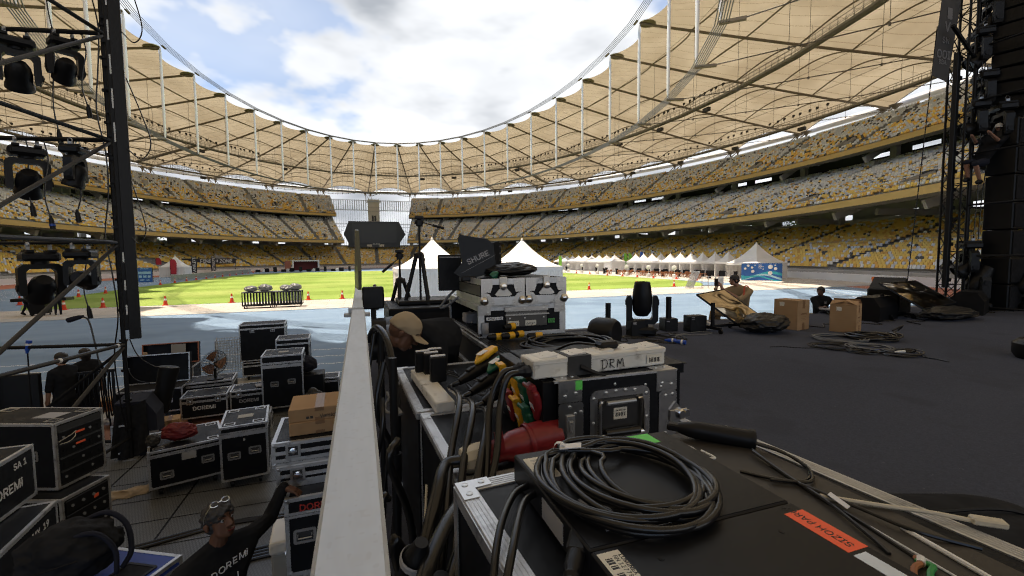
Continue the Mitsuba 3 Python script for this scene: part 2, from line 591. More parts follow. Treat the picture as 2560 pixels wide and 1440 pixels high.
def rrect(x0, x1, y0, y1, r, n=12):
    out = []
    for cx_, cy_, a0 in ((x1 - r, y1 - r, 0), (x0 + r, y1 - r, 90), (x0 + r, y0 + r, 180), (x1 - r, y0 + r, 270)):
        for a in np.linspace(a0, a0 + 90, n):
            out.append((cx_ + r * math.cos(math.radians(a)), cy_ + r * math.sin(math.radians(a))))
    return out


struct('ground', sheet([(-900, -900), (900, -900), (900, 1100), (-900, 1100)], 0.0), 'apron')
struct('running_track_surround', sheet(ell(np.arange(0, 360, 3), 58.2, 101.0)[:, :2], .004), 'track_red')
t_ = np.arange(0, 360, 3)
struct('running_track', sheet(ell(t_, 50.5, 94.5)[:, :2], .008), 'track_blue')
# turf with a slightly bellied edge on the left
turf_poly = [(-22.5, 40.3), (-25.0, 45), (-26.8, 55), (-27.6, 70), (-27.6, 90), (-27.4, 112), (-25, 128), (-18, 134.5), (7, 136.5), (30, 134.5), (38, 128), (41.3, 112), (42.3, 90), (42.6, 65), (42.3, 50), (40, 44.5), (36.5, 40.3)]
struct('pitch_turf', sheet(turf_poly, .016), 'turf')
struct('boarded_path', sheet([(-75, 34.3), (90, 34.3), (90, 40.1), (-75, 40.1)], .012), 'ground_board')
struct('boarded_apron', sheet([(42.9, 40.1), (72, 40.1), (72, 135), (42.9, 135)], .010), 'ground_board')
kb = MB()
kb.box(-70, 90, 32.6, 34.28, .0, .03)
struct('kerb_strip', kb, 'concrete')
# lane lines: a curve round the bend near the stage and the straights
ln = MB()


def ribbon(b, pts, w, z):
    p = np.asarray(pts, float); t = np.gradient(p, axis=0); t /= np.linalg.norm(t, axis=1, keepdims=True)
    n = np.c_[-t[:, 1], t[:, 0]] * w / 2
    v = np.vstack([np.c_[p + n, np.full(len(p), z)], np.c_[p - n, np.full(len(p), z)]]); k = len(p); i = np.arange(k - 1)
    b.add(v, np.stack([i + k, i + k + 1, i + 1, i], 1))


for k in range(9):
    R = 37.5 + 1.22 * k
    a = np.radians(np.linspace(180, 360, 60))
    ribbon(ln, np.r_[[(7.6 - R, 130)], np.c_[7.6 + R * np.cos(a), 47.5 + R * .98 * np.sin(a)], [(7.6 + R, 130)]], .06, .0125 if k < 0 else .0118)
struct('lane_lines', ln, 'line_white')
ln2 = MB()
for k in range(6):
    ribbon(ln2, [(-14, 12.6 + 1.25 * k), (2.4, 11.2 + 1.22 * k)], .05, .0114)
struct('straight_lane_lines', ln2, 'line_white')
# wall round the track
wt = np.arange(-75, 256, 3.0)
wb = MB()
for h0, h1, off, z0, z1 in ((0, 0, 0.0, 0.0, .95),):
    pin, pout = ell(wt, 58.3, 101.3), ell(wt, 58.55, 101.55)
    k = len(wt)
    v = np.vstack([pin + V(0, 0, z0), pin + V(0, 0, z1), pout + V(0, 0, z1), pout + V(0, 0, z0)])
    i = np.arange(k - 1)
    for r in range(3):
        wb.add(v, np.stack([r * k + i, (r + 1) * k + i, (r + 1) * k + i + 1, r * k + i + 1], 1))
wl = Thing('track_wall', 'long white painted wall with a low rail round the track', 'wall')
wl.part('wall', wb, 'white_paint')
rb = MB()
rp = ell(wt, 58.45, 101.45)
for z in (1.15, 1.5):
    rb.tube(rp + V(0, 0, z), .025, 5, 1)
for q in ell(np.arange(-75, 256, 1.5), 58.45, 101.45):
    rb.cyl(q + V(0, 0, .95), q + V(0, 0, 1.52), .022, 5)
wl.part('railing', rb, 'steel_grey', kind='stuff')

# ------------------------------------------------------------------ the stands
NTH = ['first', 'second', 'third', 'fourth', 'fifth', 'sixth', 'seventh', 'eighth', 'ninth', 'tenth', 'eleventh', 'twelfth', 'thirteenth', 'fourteenth', 'fifteenth', 'sixteenth', 'seventeenth', 'eighteenth']
GAP = (79.8, 101.0)


def in_view(t0, t1):
    return True


def ring_strip(b, t, A, B):
    """A, B: (a, b, z) of two ellipses; a strip between them, facing up/inward"""
    p, q = ell(t, *A), ell(t, *B); k = len(t); i = np.arange(k - 1)
    b.add(np.vstack([p, q]), np.stack([i, k + i, k + i + 1, i + 1], 1))


SEAT_PROF = V(0, -.02, 0).reshape(1, 3)


def seat_mesh(P0, tang, inw, scale=1.0):
    """closed wedge-shaped tip-up shells: P0 (n, 3) row points, tang unit along the row, inw unit towards the field"""
    n = len(P0)
    w = .225 * scale
    up = V(0, 0, 1.0)
    prof = [(.30, .40), (-.02, .36), (-.14, .82), (-.20, .36)]       # (towards field, height): lip, crease, top, back
    vs = []
    for s in (-1, 1):
        for a, h in prof:
            vs.append(P0 + tang * (s * w) + inw * (a * scale) + up * (h * scale))
    v = np.stack(vs, 1).reshape(-1, 3)
    q = np.array([[0, 1, 5, 4], [1, 2, 6, 5], [2, 3, 7, 6], [3, 0, 4, 7]])
    tri = np.vstack([q[:, [0, 2, 1]], q[:, [0, 3, 2]], [[0, 1, 3], [1, 2, 3], [4, 7, 5], [5, 7, 6]]])
    f = (tri[None] + (np.arange(n) * 8)[:, None, None]).reshape(-1, 3)
    return v, f


def stand(name, label, t0, t1, inner, outer, rows, weights, seat_gap=None, aisles=(), holes=(), pitch=.56):
    """inner / outer: (a, b, z) ellipses of the first and last row. weights(f, t) -> colour probabilities at height fraction f"""
    th = Thing(name, label, 'stand')
    tt = np.arange(t0, t1 + .01, 1.5) if (t1 - t0) % 1.5 == 0 else np.r_[np.arange(t0, t1, 1.5), t1]
    A, B = np.array(inner, float), np.array(outer, float)
    tb = MB()
    prev = None
    for r in range(rows):
        e0 = A + (B - A) * r / rows; e1 = A + (B - A) * (r + 1) / rows
        ring_strip(tb, tt, tuple(e0), (e1[0], e1[1], e0[2]))
        ring_strip(tb, tt, (e1[0], e1[1], e0[2]), tuple(e1))
    th.part('terrace', tb, 'terrace_grey')
    # back skirt and slab so that the stand is a body
    SV, SF, SCOL = [], [], []
    names = list(SEATC)
    base = 0
    pts = []
    for r in range(rows):
        e = A + (B - A) * (r + .62) / rows; zr = A[2] + (B[2] - A[2]) * r / rows
        fine = np.radians(np.linspace(t0, t1, 1500))
        xy = np.c_[CX + e[0] * np.cos(fine), CY + e[1] * np.sin(fine)]
        s = np.r_[0, np.cumsum(np.linalg.norm(np.diff(xy, axis=0), axis=1))]
        m = int(s[-1] / pitch)
        td = np.degrees(np.interp((np.arange(m) + .5) * pitch, s, fine))
        keep = np.ones(m, bool)
        half = np.degrees(.75 / np.hypot(e[0] * np.sin(np.radians(td)), e[1] * np.cos(np.radians(td))))
        for a in aisles:
            keep &= np.abs(td - a) > half
        for (h0, h1, r0, r1) in holes:
            if r0 <= r < r1:
                keep &= ~((td > h0) & (td < h1))
        td = td[keep]
        P0 = ell(td, e[0], e[1], zr)
        tg = np.c_[-e[0] * np.sin(np.radians(td)), e[1] * np.cos(np.radians(td)), td * 0]; tg /= np.linalg.norm(tg, axis=1, keepdims=True)
        inw = np.c_[-tg[:, 1], tg[:, 0], td * 0]
        pts.append((r, td, P0, tg, inw))
    allP = np.vstack([p[2] for p in pts]); allT = np.vstack([p[3] for p in pts]); allI = np.vstack([p[4] for p in pts])
    fr = np.concatenate([np.full(len(p[1]), p[0] / max(rows - 1, 1)) for p in pts]); td = np.concatenate([p[1] for p in pts])
    # small clumps: neighbouring seats often share a colour
    clump = meshkit.noise(allP * V(.5, .5, .9), 4) * .6 + rng.random(len(allP)) * .7
    w = weights(fr, td, allP); cw = np.cumsum(w, 1) / w.sum(1, keepdims=True)
    pick = (rng.random(len(allP))[:, None] > cw).sum(1).clip(0, len(names) - 1)
    return th, allP, allT, allI, pick, td, A, B, rows


def finish_seats(th, P0, tg, inw, pick, sel=None):
    names = list(SEATC)
    for c, n in enumerate(names):
        k = pick == c
        if sel is not None:
            k &= ~sel
        if k.sum():
            th.part('seat_rows', seat_mesh(P0[k], tg[k], inw[k]), 'seat_' + n, kind='stuff')


def W(*cols):
    return np.stack(cols, 1)


aisle_u = [90 + s * d for s in (1, -1) for d in (18.6, 30.3, 41.5, 51.5, 62, 72.5, 83, 93.5, 104, 115, 126, 137, 148)]
aisle_m = [90 + s * d for s in (1, -1) for d in (13.4, 19.0, 24.5, 30.6, 36, 42, 48, 53.5, 60.5, 67, 73, 79, 85, 91, 98, 105, 112, 120, 128, 136, 144)]
aisle_l = [90 + s * d for s in (1, -1) for d in (0, 12, 22, 32, 42, 52, 61, 70, 79, 88, 97, 106, 116, 126, 136, 146)]


def w_upper(f, t, p):
    return W(.10 + .55 * (f < .45) * (1 - f), .10 + .42 * (f < .55) * (1 - f), .62 + .5 * f, .14 + .2 * f, .12 + f * 0 + .10 * (f < .8))


def w_mid(f, t, p):
    return W(.06 + .65 * (1 - f) ** 2, .05 + .30 * (1 - f) ** 2, .55 + .3 * f, .40 + .5 * f, .17 - .08 * f)


def w_low(f, t, p):
    return W(1.05 + f * 0, .36 + .25 * f, .24 + 0 * f, .16 + 0 * f, .04 + .14 * f)


UI, UO = (82.6, 117.8, 22.75), (97.9, 132.3, 32.1)
MI, MO = (64.4, 96.9, 10.75), (91.0, 123.4, 21.1)
LI, LO = (59.2, 102.2, 1.35), (80.7, 116.0, 8.6)

stands = []
vom_u = [(c - .62, c + .62) for c in [90 + s * d for s in (1, -1) for d in (15.2, 25.8, 36.5, 47.5, 58.5, 69.5, 80, 91, 102, 113)]]
vom_m = [(c - .70, c + .70) for c in [90 + s * d for s in (1, -1) for d in (16.4, 27.6, 38.6, 50.6, 62, 73.5, 85, 97, 109, 121)]]
for (side, a0, a1) in (('left', GAP[1], 250.0), ('right', -70.0, GAP[0])):
    for nm, lab, i_, o_, rows, wf, ais, vom in (('upper_stand', f'upper tier of silver and amber seats, {side} of the gap at the screen', UI, UO, 19, w_upper, aisle_u, vom_u),
                                                ('middle_stand', f'middle tier of pale and yellow seats, {side} of the gap at the big screen', MI, MO, 31, w_mid, aisle_m, vom_m)):
        holes = [(v0, v1, 3, 6) for v0, v1 in vom]
        th, P0, tg, inw, pick, td, A, B, rows = stand(nm, lab, a0, a1, i_, o_, rows, wf, aisles=ais, holes=holes)
        finish_seats(th, P0, tg, inw, pick)
        tt = np.r_[np.arange(a0, a1, 1.5), a1]
        fb = MB()
        a, b, z = i_
        ring_strip(fb, tt, (a - .35, b - .35, z - .86), (a - .35, b - .35, z + .06)); ring_strip(fb, tt, (a - .35, b - .35, z + .06), (a, b, z + .06)); ring_strip(fb, tt, (a, b, z + .06), (a, b, z))
        th.part('fascia', fb, 'ochre_paint')
        sb = MB()
        ring_strip(sb, tt, (o_[0] + .4, o_[1] + .4, o_[2] - 2.2), (a + .9, b + .9, z - 1.1)); ring_strip(sb, tt, (a + .9, b + .9, z - 1.1), (a - .35, b - .35, z - .86))
        ring_strip(sb, tt, o_, (o_[0] + .4, o_[1] + .4, o_[2])); ring_strip(sb, tt, (o_[0] + .4, o_[1] + .4, o_[2]), (o_[0] + .4, o_[1] + .4, o_[2] - 2.2))
        for te in (a0, a1):                                        # closed ends, stepping up with the rows
            n_ = 24; fr = np.linspace(0, 1, n_)
            top = np.array([ell(te, a + (o_[0] - a) * f_, b + (o_[1] - b) * f_, z + (o_[2] - z) * f_ + .15) for f_ in fr])
            bot = np.array([ell(te, a + .3 + (o_[0] + .1 - a) * f_, b + .3 + (o_[1] + .1 - b) * f_, z - 1.2 + (o_[2] - 1.0 - z) * f_) for f_ in fr])
            i = np.arange(n_ - 1)
            sb.add(np.vstack([top, bot]), np.stack([i, i + 1, n_ + i + 1, n_ + i], 1))
        th.part('soffit', sb, 'soffit_grey')
        # railing along the front and stair tunnels through the rake
        rl = MB()
        pr_ = ell(tt, a - .2, b - .2, z + .85)
        rl.tube(pr_, .03, 4, 1)
        for q in ell(np.arange(a0, a1, 1.0), a - .2, b - .2, z):
            rl.cyl(q, q + V(0, 0, .85), .022, 4)
        th.part('front_railing', rl, 'steel_grey', kind='stuff')
        sa = MB()
        for aa in ais:
            if a0 + .8 < aa < a1 - .8:
                for r in range(rows * 2):
                    f_ = (r + .5) / (rows * 2)
                    c0 = ell(aa, a + (o_[0] - a) * f_, b + (o_[1] - b) * f_, z + (o_[2] - z) * f_)
                    tn = V(-a * math.sin(math.radians(aa)), b * math.cos(math.radians(aa)), 0); tn /= np.linalg.norm(tn); nn = V(-tn[1], tn[0], 0)
                    if r % 2 == 0:
                        sa.bar(c0 - tn * .62, c0 + tn * .62, .30, .16, up=V(0, 0, 1))
        th.part('aisle_steps', sa, 'soffit_grey', kind='stuff')
        for v0, v1 in vom:
            if v0 < a0 or v1 > a1:
                continue
            c = (v0 + v1) / 2
            f0, f1 = 3 / rows, 6 / rows
            e0 = (a + (o_[0] - a) * f0, b + (o_[1] - b) * f0, z + (o_[2] - z) * f0); e1 = (a + (o_[0] - a) * f1, b + (o_[1] - b) * f1, z + (o_[2] - z) * f1)
            q = [ell(v0 + .25, *e0), ell(v1 - .25, *e0), ell(v0 + .25, *e1), ell(v1 - .25, *e1)]
            vb = MB()
            h = V(0, 0, 1.75); zt = V(0, 0, .9)
            for k0, k1 in ((0, 2), (1, 3)):                           # side walls
                vb = MB(); vb.bar(q[k0] + V(0, 0, .25), q[k1] + V(0, 0, .25), .2, .9, up=V(0, 0, 1))
                th.part('stair_wall', vb, 'concrete')
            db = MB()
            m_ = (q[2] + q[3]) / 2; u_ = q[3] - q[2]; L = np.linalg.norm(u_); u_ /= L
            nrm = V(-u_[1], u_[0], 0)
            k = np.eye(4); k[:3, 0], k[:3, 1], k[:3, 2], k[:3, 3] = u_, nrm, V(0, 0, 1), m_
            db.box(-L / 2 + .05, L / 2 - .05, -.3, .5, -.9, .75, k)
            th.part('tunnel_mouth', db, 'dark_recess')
        stands.append((th, P0, tg, inw, pick))

# lower bowl, one body; its 300 largest-looking seats are parts
th, P0, tg, inw, pick, td, A, B, rows = stand('lower_stand', 'lower bowl of yellow and amber seats round the whole track', 'lower', -68.0, 250.0, LI, LO, 24, w_low) if False else stand('lower_stand', 'lower bowl of yellow and amber seats round the whole track', -68.0, 250.0, LI, LO, 24, w_low, aisles=aisle_l, holes=[(150, 154, 0, 9)])
d3 = P0 - V(0, 0, CAM_H)
az = np.degrees(np.arctan2(d3[:, 0], d3[:, 1])) - math.degrees(CAM_YAW)
vis = np.where((az > -49) & (az < 43.5), np.linalg.norm(d3, axis=1), 1e9)
near = np.argsort(vis)[:300]
sel = np.zeros(len(P0), bool); sel[near] = True
finish_seats(th, P0, tg, inw, pick, sel)
one = {}
for i in near:
    n = list(SEATC)[pick[i]]
    if n not in one:
        one[n] = mikit.ply(seat_mesh(V(0, 0, 0)[None], V(1, 0, 0)[None], V(0, 1, 0)[None]), 'seat_' + n)
    k = np.eye(4); k[:3, 0], k[:3, 1], k[:3, 3] = tg[i], inw[i], P0[i]
    scene[numbered(th.key + '__seat')] = {**one[n], 'to_world': T4(k)}
tt = np.arange(-68, 250.1, 1.5)
fb = MB()
ring_strip(fb, tt, (58.56, 101.56, .9), (59.2, 102.2, 1.35))
th.part('front_walk', fb, 'concrete')
bk = MB()
ring_strip(bk, tt, LO, (LO[0], LO[1], LO[2] + 1.0)); ring_strip(bk, tt, (LO[0], LO[1], LO[2] + 1.0), (LO[0] + .25, LO[1] + .25, LO[2] + 1.0)); ring_strip(bk, tt, (LO[0] + .25, LO[1] + .25, LO[2] + 1.0), (LO[0] + .25, LO[1] + .25, 0))
th.part('back_wall', bk, 'concrete')
hr = MB()
e = [A + (B - A) * f for f in (.42,)][0]
hr.tube(ell(tt, e[0], e[1], e[2] + .95), .03, 4, 1)
for q in ell(np.arange(-68, 250, 1.2), e[0], e[1], e[2]):
    hr.cyl(q, q + V(0, 0, .95), .022, 4)
th.part('cross_railing', hr, 'steel_grey', kind='stuff')
sa = MB()
for aa in aisle_l:
    for r in range(48):
        if r % 2 == 0:
            f_ = (r + .5) / 48; ee = A + (B - A) * f_
            c0 = ell(aa, *ee); tn = V(-ee[0] * math.sin(math.radians(aa)), ee[1] * math.cos(math.radians(aa)), 0); tn /= np.linalg.norm(tn)
            sa.bar(c0 - tn * .62, c0 + tn * .62, .34, .18, up=V(0, 0, 1))
th.part('aisle_steps', sa, 'soffit_grey', kind='stuff')

# raker frames that carry the tiers: column, sloping raker, cantilever, one thing each
rk = []
for kk, c in enumerate(np.r_[np.arange(-62, 79, 9.4), np.arange(102, 248, 9.4)]):
    o1 = V(math.cos(math.radians(c)), math.sin(math.radians(c)), 0)

    def at(a, b, z):
        return ell(c, a, b, z)
    f = Thing('raker_frame', f'grey concrete frame under the {"right" if c < 90 else "left"} tiers, {NTH[kk if c < 90 else kk - 15]} along from the {"stage" if c < 90 else "big screen"}', 'concrete frame', group='concrete frames under the tiers')
    b1 = MB(); b1.bar(at(80.2, 113.5, 0), at(80.2, 113.5, 15.2), 1.3, .9, up=o1); f.part('column', b1, 'concrete'); b1 = MB(); b1.bar(at(90.5, 123.5, 0), at(90.5, 123.5, 28.5), 1.3, .9, up=o1)
    f.part('column', b1, 'concrete')
    b2 = MB(); b2.bar(at(66, 98.3, 9.0), at(91, 123.6, 18.9), .7, 1.1, up=V(0, 0, 1)); f.part('raker', b2, 'concrete'); b2 = MB(); b2.bar(at(84, 119.2, 20.6), at(98, 132.6, 29.6), .7, 1.1, up=V(0, 0, 1))
    f.part('raker', b2, 'concrete')
    b3 = MB(); b3.bar(at(72, 104, 9.6), at(80.2, 113.4, 9.4), .7, .9, up=V(0, 0, 1)); f.part('beam', b3, 'concrete')
    b3 = MB(); b3.bar(at(85.5, 120.6, 20.0), at(92, 125.2, 18.9), .7, .9, up=V(0, 0, 1)); f.part('beam', b3, 'concrete')
# rear wall of the concourse behind the middle tier, with slots of daylight
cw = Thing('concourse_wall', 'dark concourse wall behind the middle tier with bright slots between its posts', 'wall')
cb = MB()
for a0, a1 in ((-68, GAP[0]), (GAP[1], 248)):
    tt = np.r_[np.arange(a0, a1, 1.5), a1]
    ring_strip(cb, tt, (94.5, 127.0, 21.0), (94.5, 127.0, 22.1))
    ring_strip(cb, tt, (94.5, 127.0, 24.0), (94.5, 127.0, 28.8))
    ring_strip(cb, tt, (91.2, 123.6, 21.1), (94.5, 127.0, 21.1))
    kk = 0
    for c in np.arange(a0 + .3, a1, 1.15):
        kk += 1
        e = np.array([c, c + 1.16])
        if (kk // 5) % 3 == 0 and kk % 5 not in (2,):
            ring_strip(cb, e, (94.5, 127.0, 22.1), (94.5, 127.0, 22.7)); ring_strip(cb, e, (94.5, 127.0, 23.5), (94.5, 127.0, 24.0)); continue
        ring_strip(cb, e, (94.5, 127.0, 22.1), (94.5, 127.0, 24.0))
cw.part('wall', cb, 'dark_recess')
lw = Thing('lower_concourse_wall', 'grey wall with daylight openings behind the lower bowl', 'wall')
lb = MB(); ob = MB()
for a0, a1 in ((-68, 80.0), (101, 248)):
    kk = 0
    for c in np.arange(a0, a1, 1.0):
        kk += 1
        e = np.array([c, c + 1.01])
        if kk % 6 in (2, 3):
            ring_strip(lb, e, (86, 121.4, 0), (86, 121.4, 10.0)); ring_strip(lb, e, (86, 121.4, 11.0), (86, 121.4, 17.0))
        else:
            ring_strip(lb, e, (86, 121.4, 0), (86, 121.4, 17.0))
lw.part('wall', lb, 'concrete')
# glazed boxes on the left between the tiers
vb = Thing('glazed_boxes', 'row of white framed glazed boxes between the tiers on the left', 'glazed boxes')
for c in np.arange(150, 196, 3.4):
    p, q = ell(c, 90.6, 122.9, 21.3), ell(c + 3.1, 90.6, 122.9, 21.3)
    fr = MB()
    for k in range(4):
        s = p + (q - p) * k / 3
        fr.bar(s, s + V(0, 0, 2.6), .16, .16)
    fr.bar(p, q, .2, .2); fr.bar(p + V(0, 0, 2.6), q + V(0, 0, 2.6), .2, .2)
    w = vb.part('window', fr, 'white_paint')
    g = MB(); d_ = (q - p) / np.linalg.norm(q - p); nn = V(-d_[1], d_[0], 0)
    g.bar((p + nn * -.06) + V(0, 0, 1.3), (q + nn * -.06) + V(0, 0, 1.3), .02, 2.5, up=V(0, 0, 1))
    vb.part('pane', g, 'pane_glass', under=w)
mat('pane_glass', P((.45, .50, .53), .08, .6))
# ------------------------------------------------------------------ the membrane roof
roof = Thing('stadium_roof', 'ring of tan translucent fabric roof bays over the stands with an open oval middle', 'roof')
TK = [91.1 + 10 * k for k in range(37)]


def tout(t):
    return t + 4.4 * math.sin(math.radians(2 * (t - 91.1)))


RI = [ell(t, 40.4, 70.3, 42.1) for t in TK]
RO = [ell(tout(t), 107.6, 146.6, 36.2) for t in TK]
RIBS = (.13, .27, .41, .55, .69, .83, 1.0)


def surf(k, u, v):
    I = RI[k] * (1 - u[..., None]) + RI[k + 1] * u[..., None]
    O_ = RO[k] * (1 - u[..., None]) + RO[k + 1] * u[..., None]
    L = 70.0
    v0 = 4 * u * (1 - u) * 2.4 / L
    vv = v0 + (1 - v0) * v
    p = I * (1 - vv[..., None]) + O_ * vv[..., None]
    s = np.clip(vv / .16, 0, 1); s = s * s * (3 - 2 * s)
    A = (1.2 + 1.9 * vv) * s
    lift = A * np.sin(PI * u)
    # fabric sags a little between the ribs
    x = np.interp(vv, (0,) + RIBS, np.arange(len(RIBS) + 1)); x = x - np.floor(x)
    lift = lift - .45 * np.sin(PI * x) ** 1.0 * np.sin(PI * u) * s
    p = p.copy(); p[..., 2] += lift - .5 * 4 * vv * (1 - vv)
    return p


PIPE, UVS = [], None
for k in range(36):
    b = MB(); nu, nv = 11, 41
    b.grid(lambda u, v: surf(k, u, v), nu, nv)
    u, v = np.meshgrid(np.linspace(0, 1, nu), np.linspace(0, 1, nv), indexing='ij')
    bay = roof.part('membrane_bay', b, 'membrane', smooth=True, uv=np.stack([u.ravel(), v.ravel()], 1))
    for r in RIBS:
        q = np.array([surf(k, np.array(uu), np.array(r)) for uu in np.linspace(0, 1, 13)]) - V(0, 0, .12)
        rb = MB(); rb.tube(q, .13 if r < 1 else .09, 5, 1)
        if r < 1:
            rb.tube([q[0], q[-1]], .045, 4, 1)
        roof.part('arch', rb, 'roof_steel', under=bay)
    tb = MB(); a, o = RI[k] - V(0, 0, .1), RO[k] - V(0, 0, .2)
    ln_ = [a + (o - a) * f - V(0, 0, .5 * 4 * f * (1 - f)) for f in np.linspace(0, 1, 12)]
    tb.tube(ln_, .24, 6, 1)
    tn = RI[k + 1] - RI[k - 1 if k else 35]; tn /= np.linalg.norm(tn)
    roof.part('radial_truss', tb, 'roof_steel')
    eb = MB(); d_ = (o - a) / np.linalg.norm(o - a)
    x_ = tn; kk = np.eye(4); kk[:3, 0], kk[:3, 1], kk[:3, 2], kk[:3, 3] = d_, x_, V(0, 0, 1), a + d_ * 1.35 + V(0, 0, .15)
    eb.prism([(1.35 * math.cos(s), 1.35 * math.sin(s)) for s in np.linspace(0, 2 * PI, 20)[:-1]], -.05, .05, kk)
    roof.part('eye_plate', eb, 'white_steel')
    cb = MB()
    cb.bar(a - d_ * .6 - tn * .7, a - d_ * .6 + tn * .7, .28, .16)
    roof.part('cable_clamp', cb, 'roof_steel')
    # flying mast, its foot at the lower ring
    mb = MB(); top = RI[k] - V(0, 0, .35); foot = V(top[0] + .0, top[1], 25.7)
    mb.lathe([(.10, 0), (.21, 1.2), (.26, 8.0), (.21, 15.2), (.12, 16.2)], 10, tr(*foot))
    roof.part('flying_mast', mb, 'white_steel', smooth=40)
    fb = MB(); fb.bar(foot - d_ * .2 - V(0, 0, .1), foot + d_ * 2.2 + V(0, 0, .05), .45, .28); roof.part('mast_foot', fb, 'roof_steel')
    # lower radial cable and its hangers
    lb = MB(); f0, f1 = foot + d_ * 1.5, RO[k] - V(0, 0, .6)
    def sagp(f):
        return f0 + (f1 - f0) * f - V(0, 0, 2.0 * f * (1 - f))
    lb.tube([sagp(f) for f in np.linspace(0, 1, 10)], .07, 4, 1)
    roof.part('lower_cable', lb, 'cable_steel')
    hb = MB()
    for f in np.arange(.12, .95, .14):
        p = sagp(f); t_ = a + (o - a) * f
        hb.cyl(p, V(p[0], p[1], t_[2] - .2), .035, 4); hb.cyl(p - V(0, 0, .22), p + V(0, 0, .12), .13, 5)
    roof.part('hanger_cables', hb, 'cable_steel', kind='stuff')
    # stalks that hold the cusp above the top of the stand
    sb = MB(); tt_ = RO[k + 1] - RO[k - 1 if k else 35]; tt_ /= np.linalg.norm(tt_)
    base = ell(tout(TK[k]), 100.6, 135.4, 31.5)
    for s in (-1, 1):
        sb.cyl(base + tt_ * s * 1.3, RO[k] + tt_ * s * 1.3 - V(0, 0, .2), .13, 6); sb.cyl(base - tt_ * s * .3, RO[k] + tt_ * s * 1.1 - V(0, 0, .4), .08, 5)
        sb.lathe([(.15, -1.5), (.28, -.7), (.8, -.05), (1.3, .18)], 10, tr(*(RO[k] + tt_ * s * 1.3)))
    roof.part('cusp_stalk', sb, 'white_steel' if False else 'roof_steel')
pb = MB(); tt = np.arange(0, 361, 3.0); pb.tube(ell(tt, 110.2, 149.4, 37.2), .85, 12, 1); roof.part('ring_beam', pb, 'white_steel', smooth=True)
cb = MB()
for k in range(36):
    for j in range(5):
        off = V(0, 0, 0)
        n0 = (RI[k] - V(CX, CY, 0))[:2]; n1 = (RI[k + 1] - V(CX, CY, 0))[:2]
        e0 = V(*(n0 / np.linalg.norm(n0)), 0); e1 = V(*(n1 / np.linalg.norm(n1)), 0)
        cb.tube([RI[k] - e0 * (.5 + .32 * j) , RI[k + 1] - e1 * (.5 + .32 * j)], .055, 4, 1)
roof.part('upper_ring_cables', cb, 'ring_cable', kind='stuff')
cb = MB()
for k in range(36):
    n0 = (RI[k] - V(CX, CY, 0))[:2]; n1 = (RI[k + 1] - V(CX, CY, 0))[:2]
    e0 = V(*(n0 / np.linalg.norm(n0)), 0); e1 = V(*(n1 / np.linalg.norm(n1)), 0)
    for j in range(6):
        z = 25.55
        cb.tube([V(RI[k][0], RI[k][1], z) + e0 * (-.6 + .26 * j), V(RI[k + 1][0], RI[k + 1][1], z) + e1 * (-.6 + .26 * j)], .058, 5, 1)
roof.part('lower_ring_cables', cb, 'ring_cable', kind='stuff')

# catwalk rings with their floodlights and hanging loudspeakers
lamp = Kit('floodlight')
b = MB(); b.cyl((0, 0, 0), (0, 0, .75), .035, 5); b.bar((-.32, 0, .72), (.32, 0, .72), .05, .05); lamp.part('bracket', b, 'lamp_black')
b = MB(); b.lathe([(.05, -.28), (.20, -.2), (.33, 0), (.36, .05), (.36, .09), (.0, .10)], 12, tr(0, -.05, 1.05) @ rotx(PI / 2 + .5)); lamp.part('head', b, 'lamp_black', smooth=40)
spk = Kit('hanging_loudspeaker')
b = MB(); b.cbox(-.9, .9, -.45, .45, -1.9, -1.1, .1); spk.part('cabinet', b, 'lamp_black')
b = MB()
for x in (-.7, .7):
    b.cyl((x, 0, -1.15), (x, 0, 0), .03, 4)
spk.part('yoke', b, 'lamp_black')


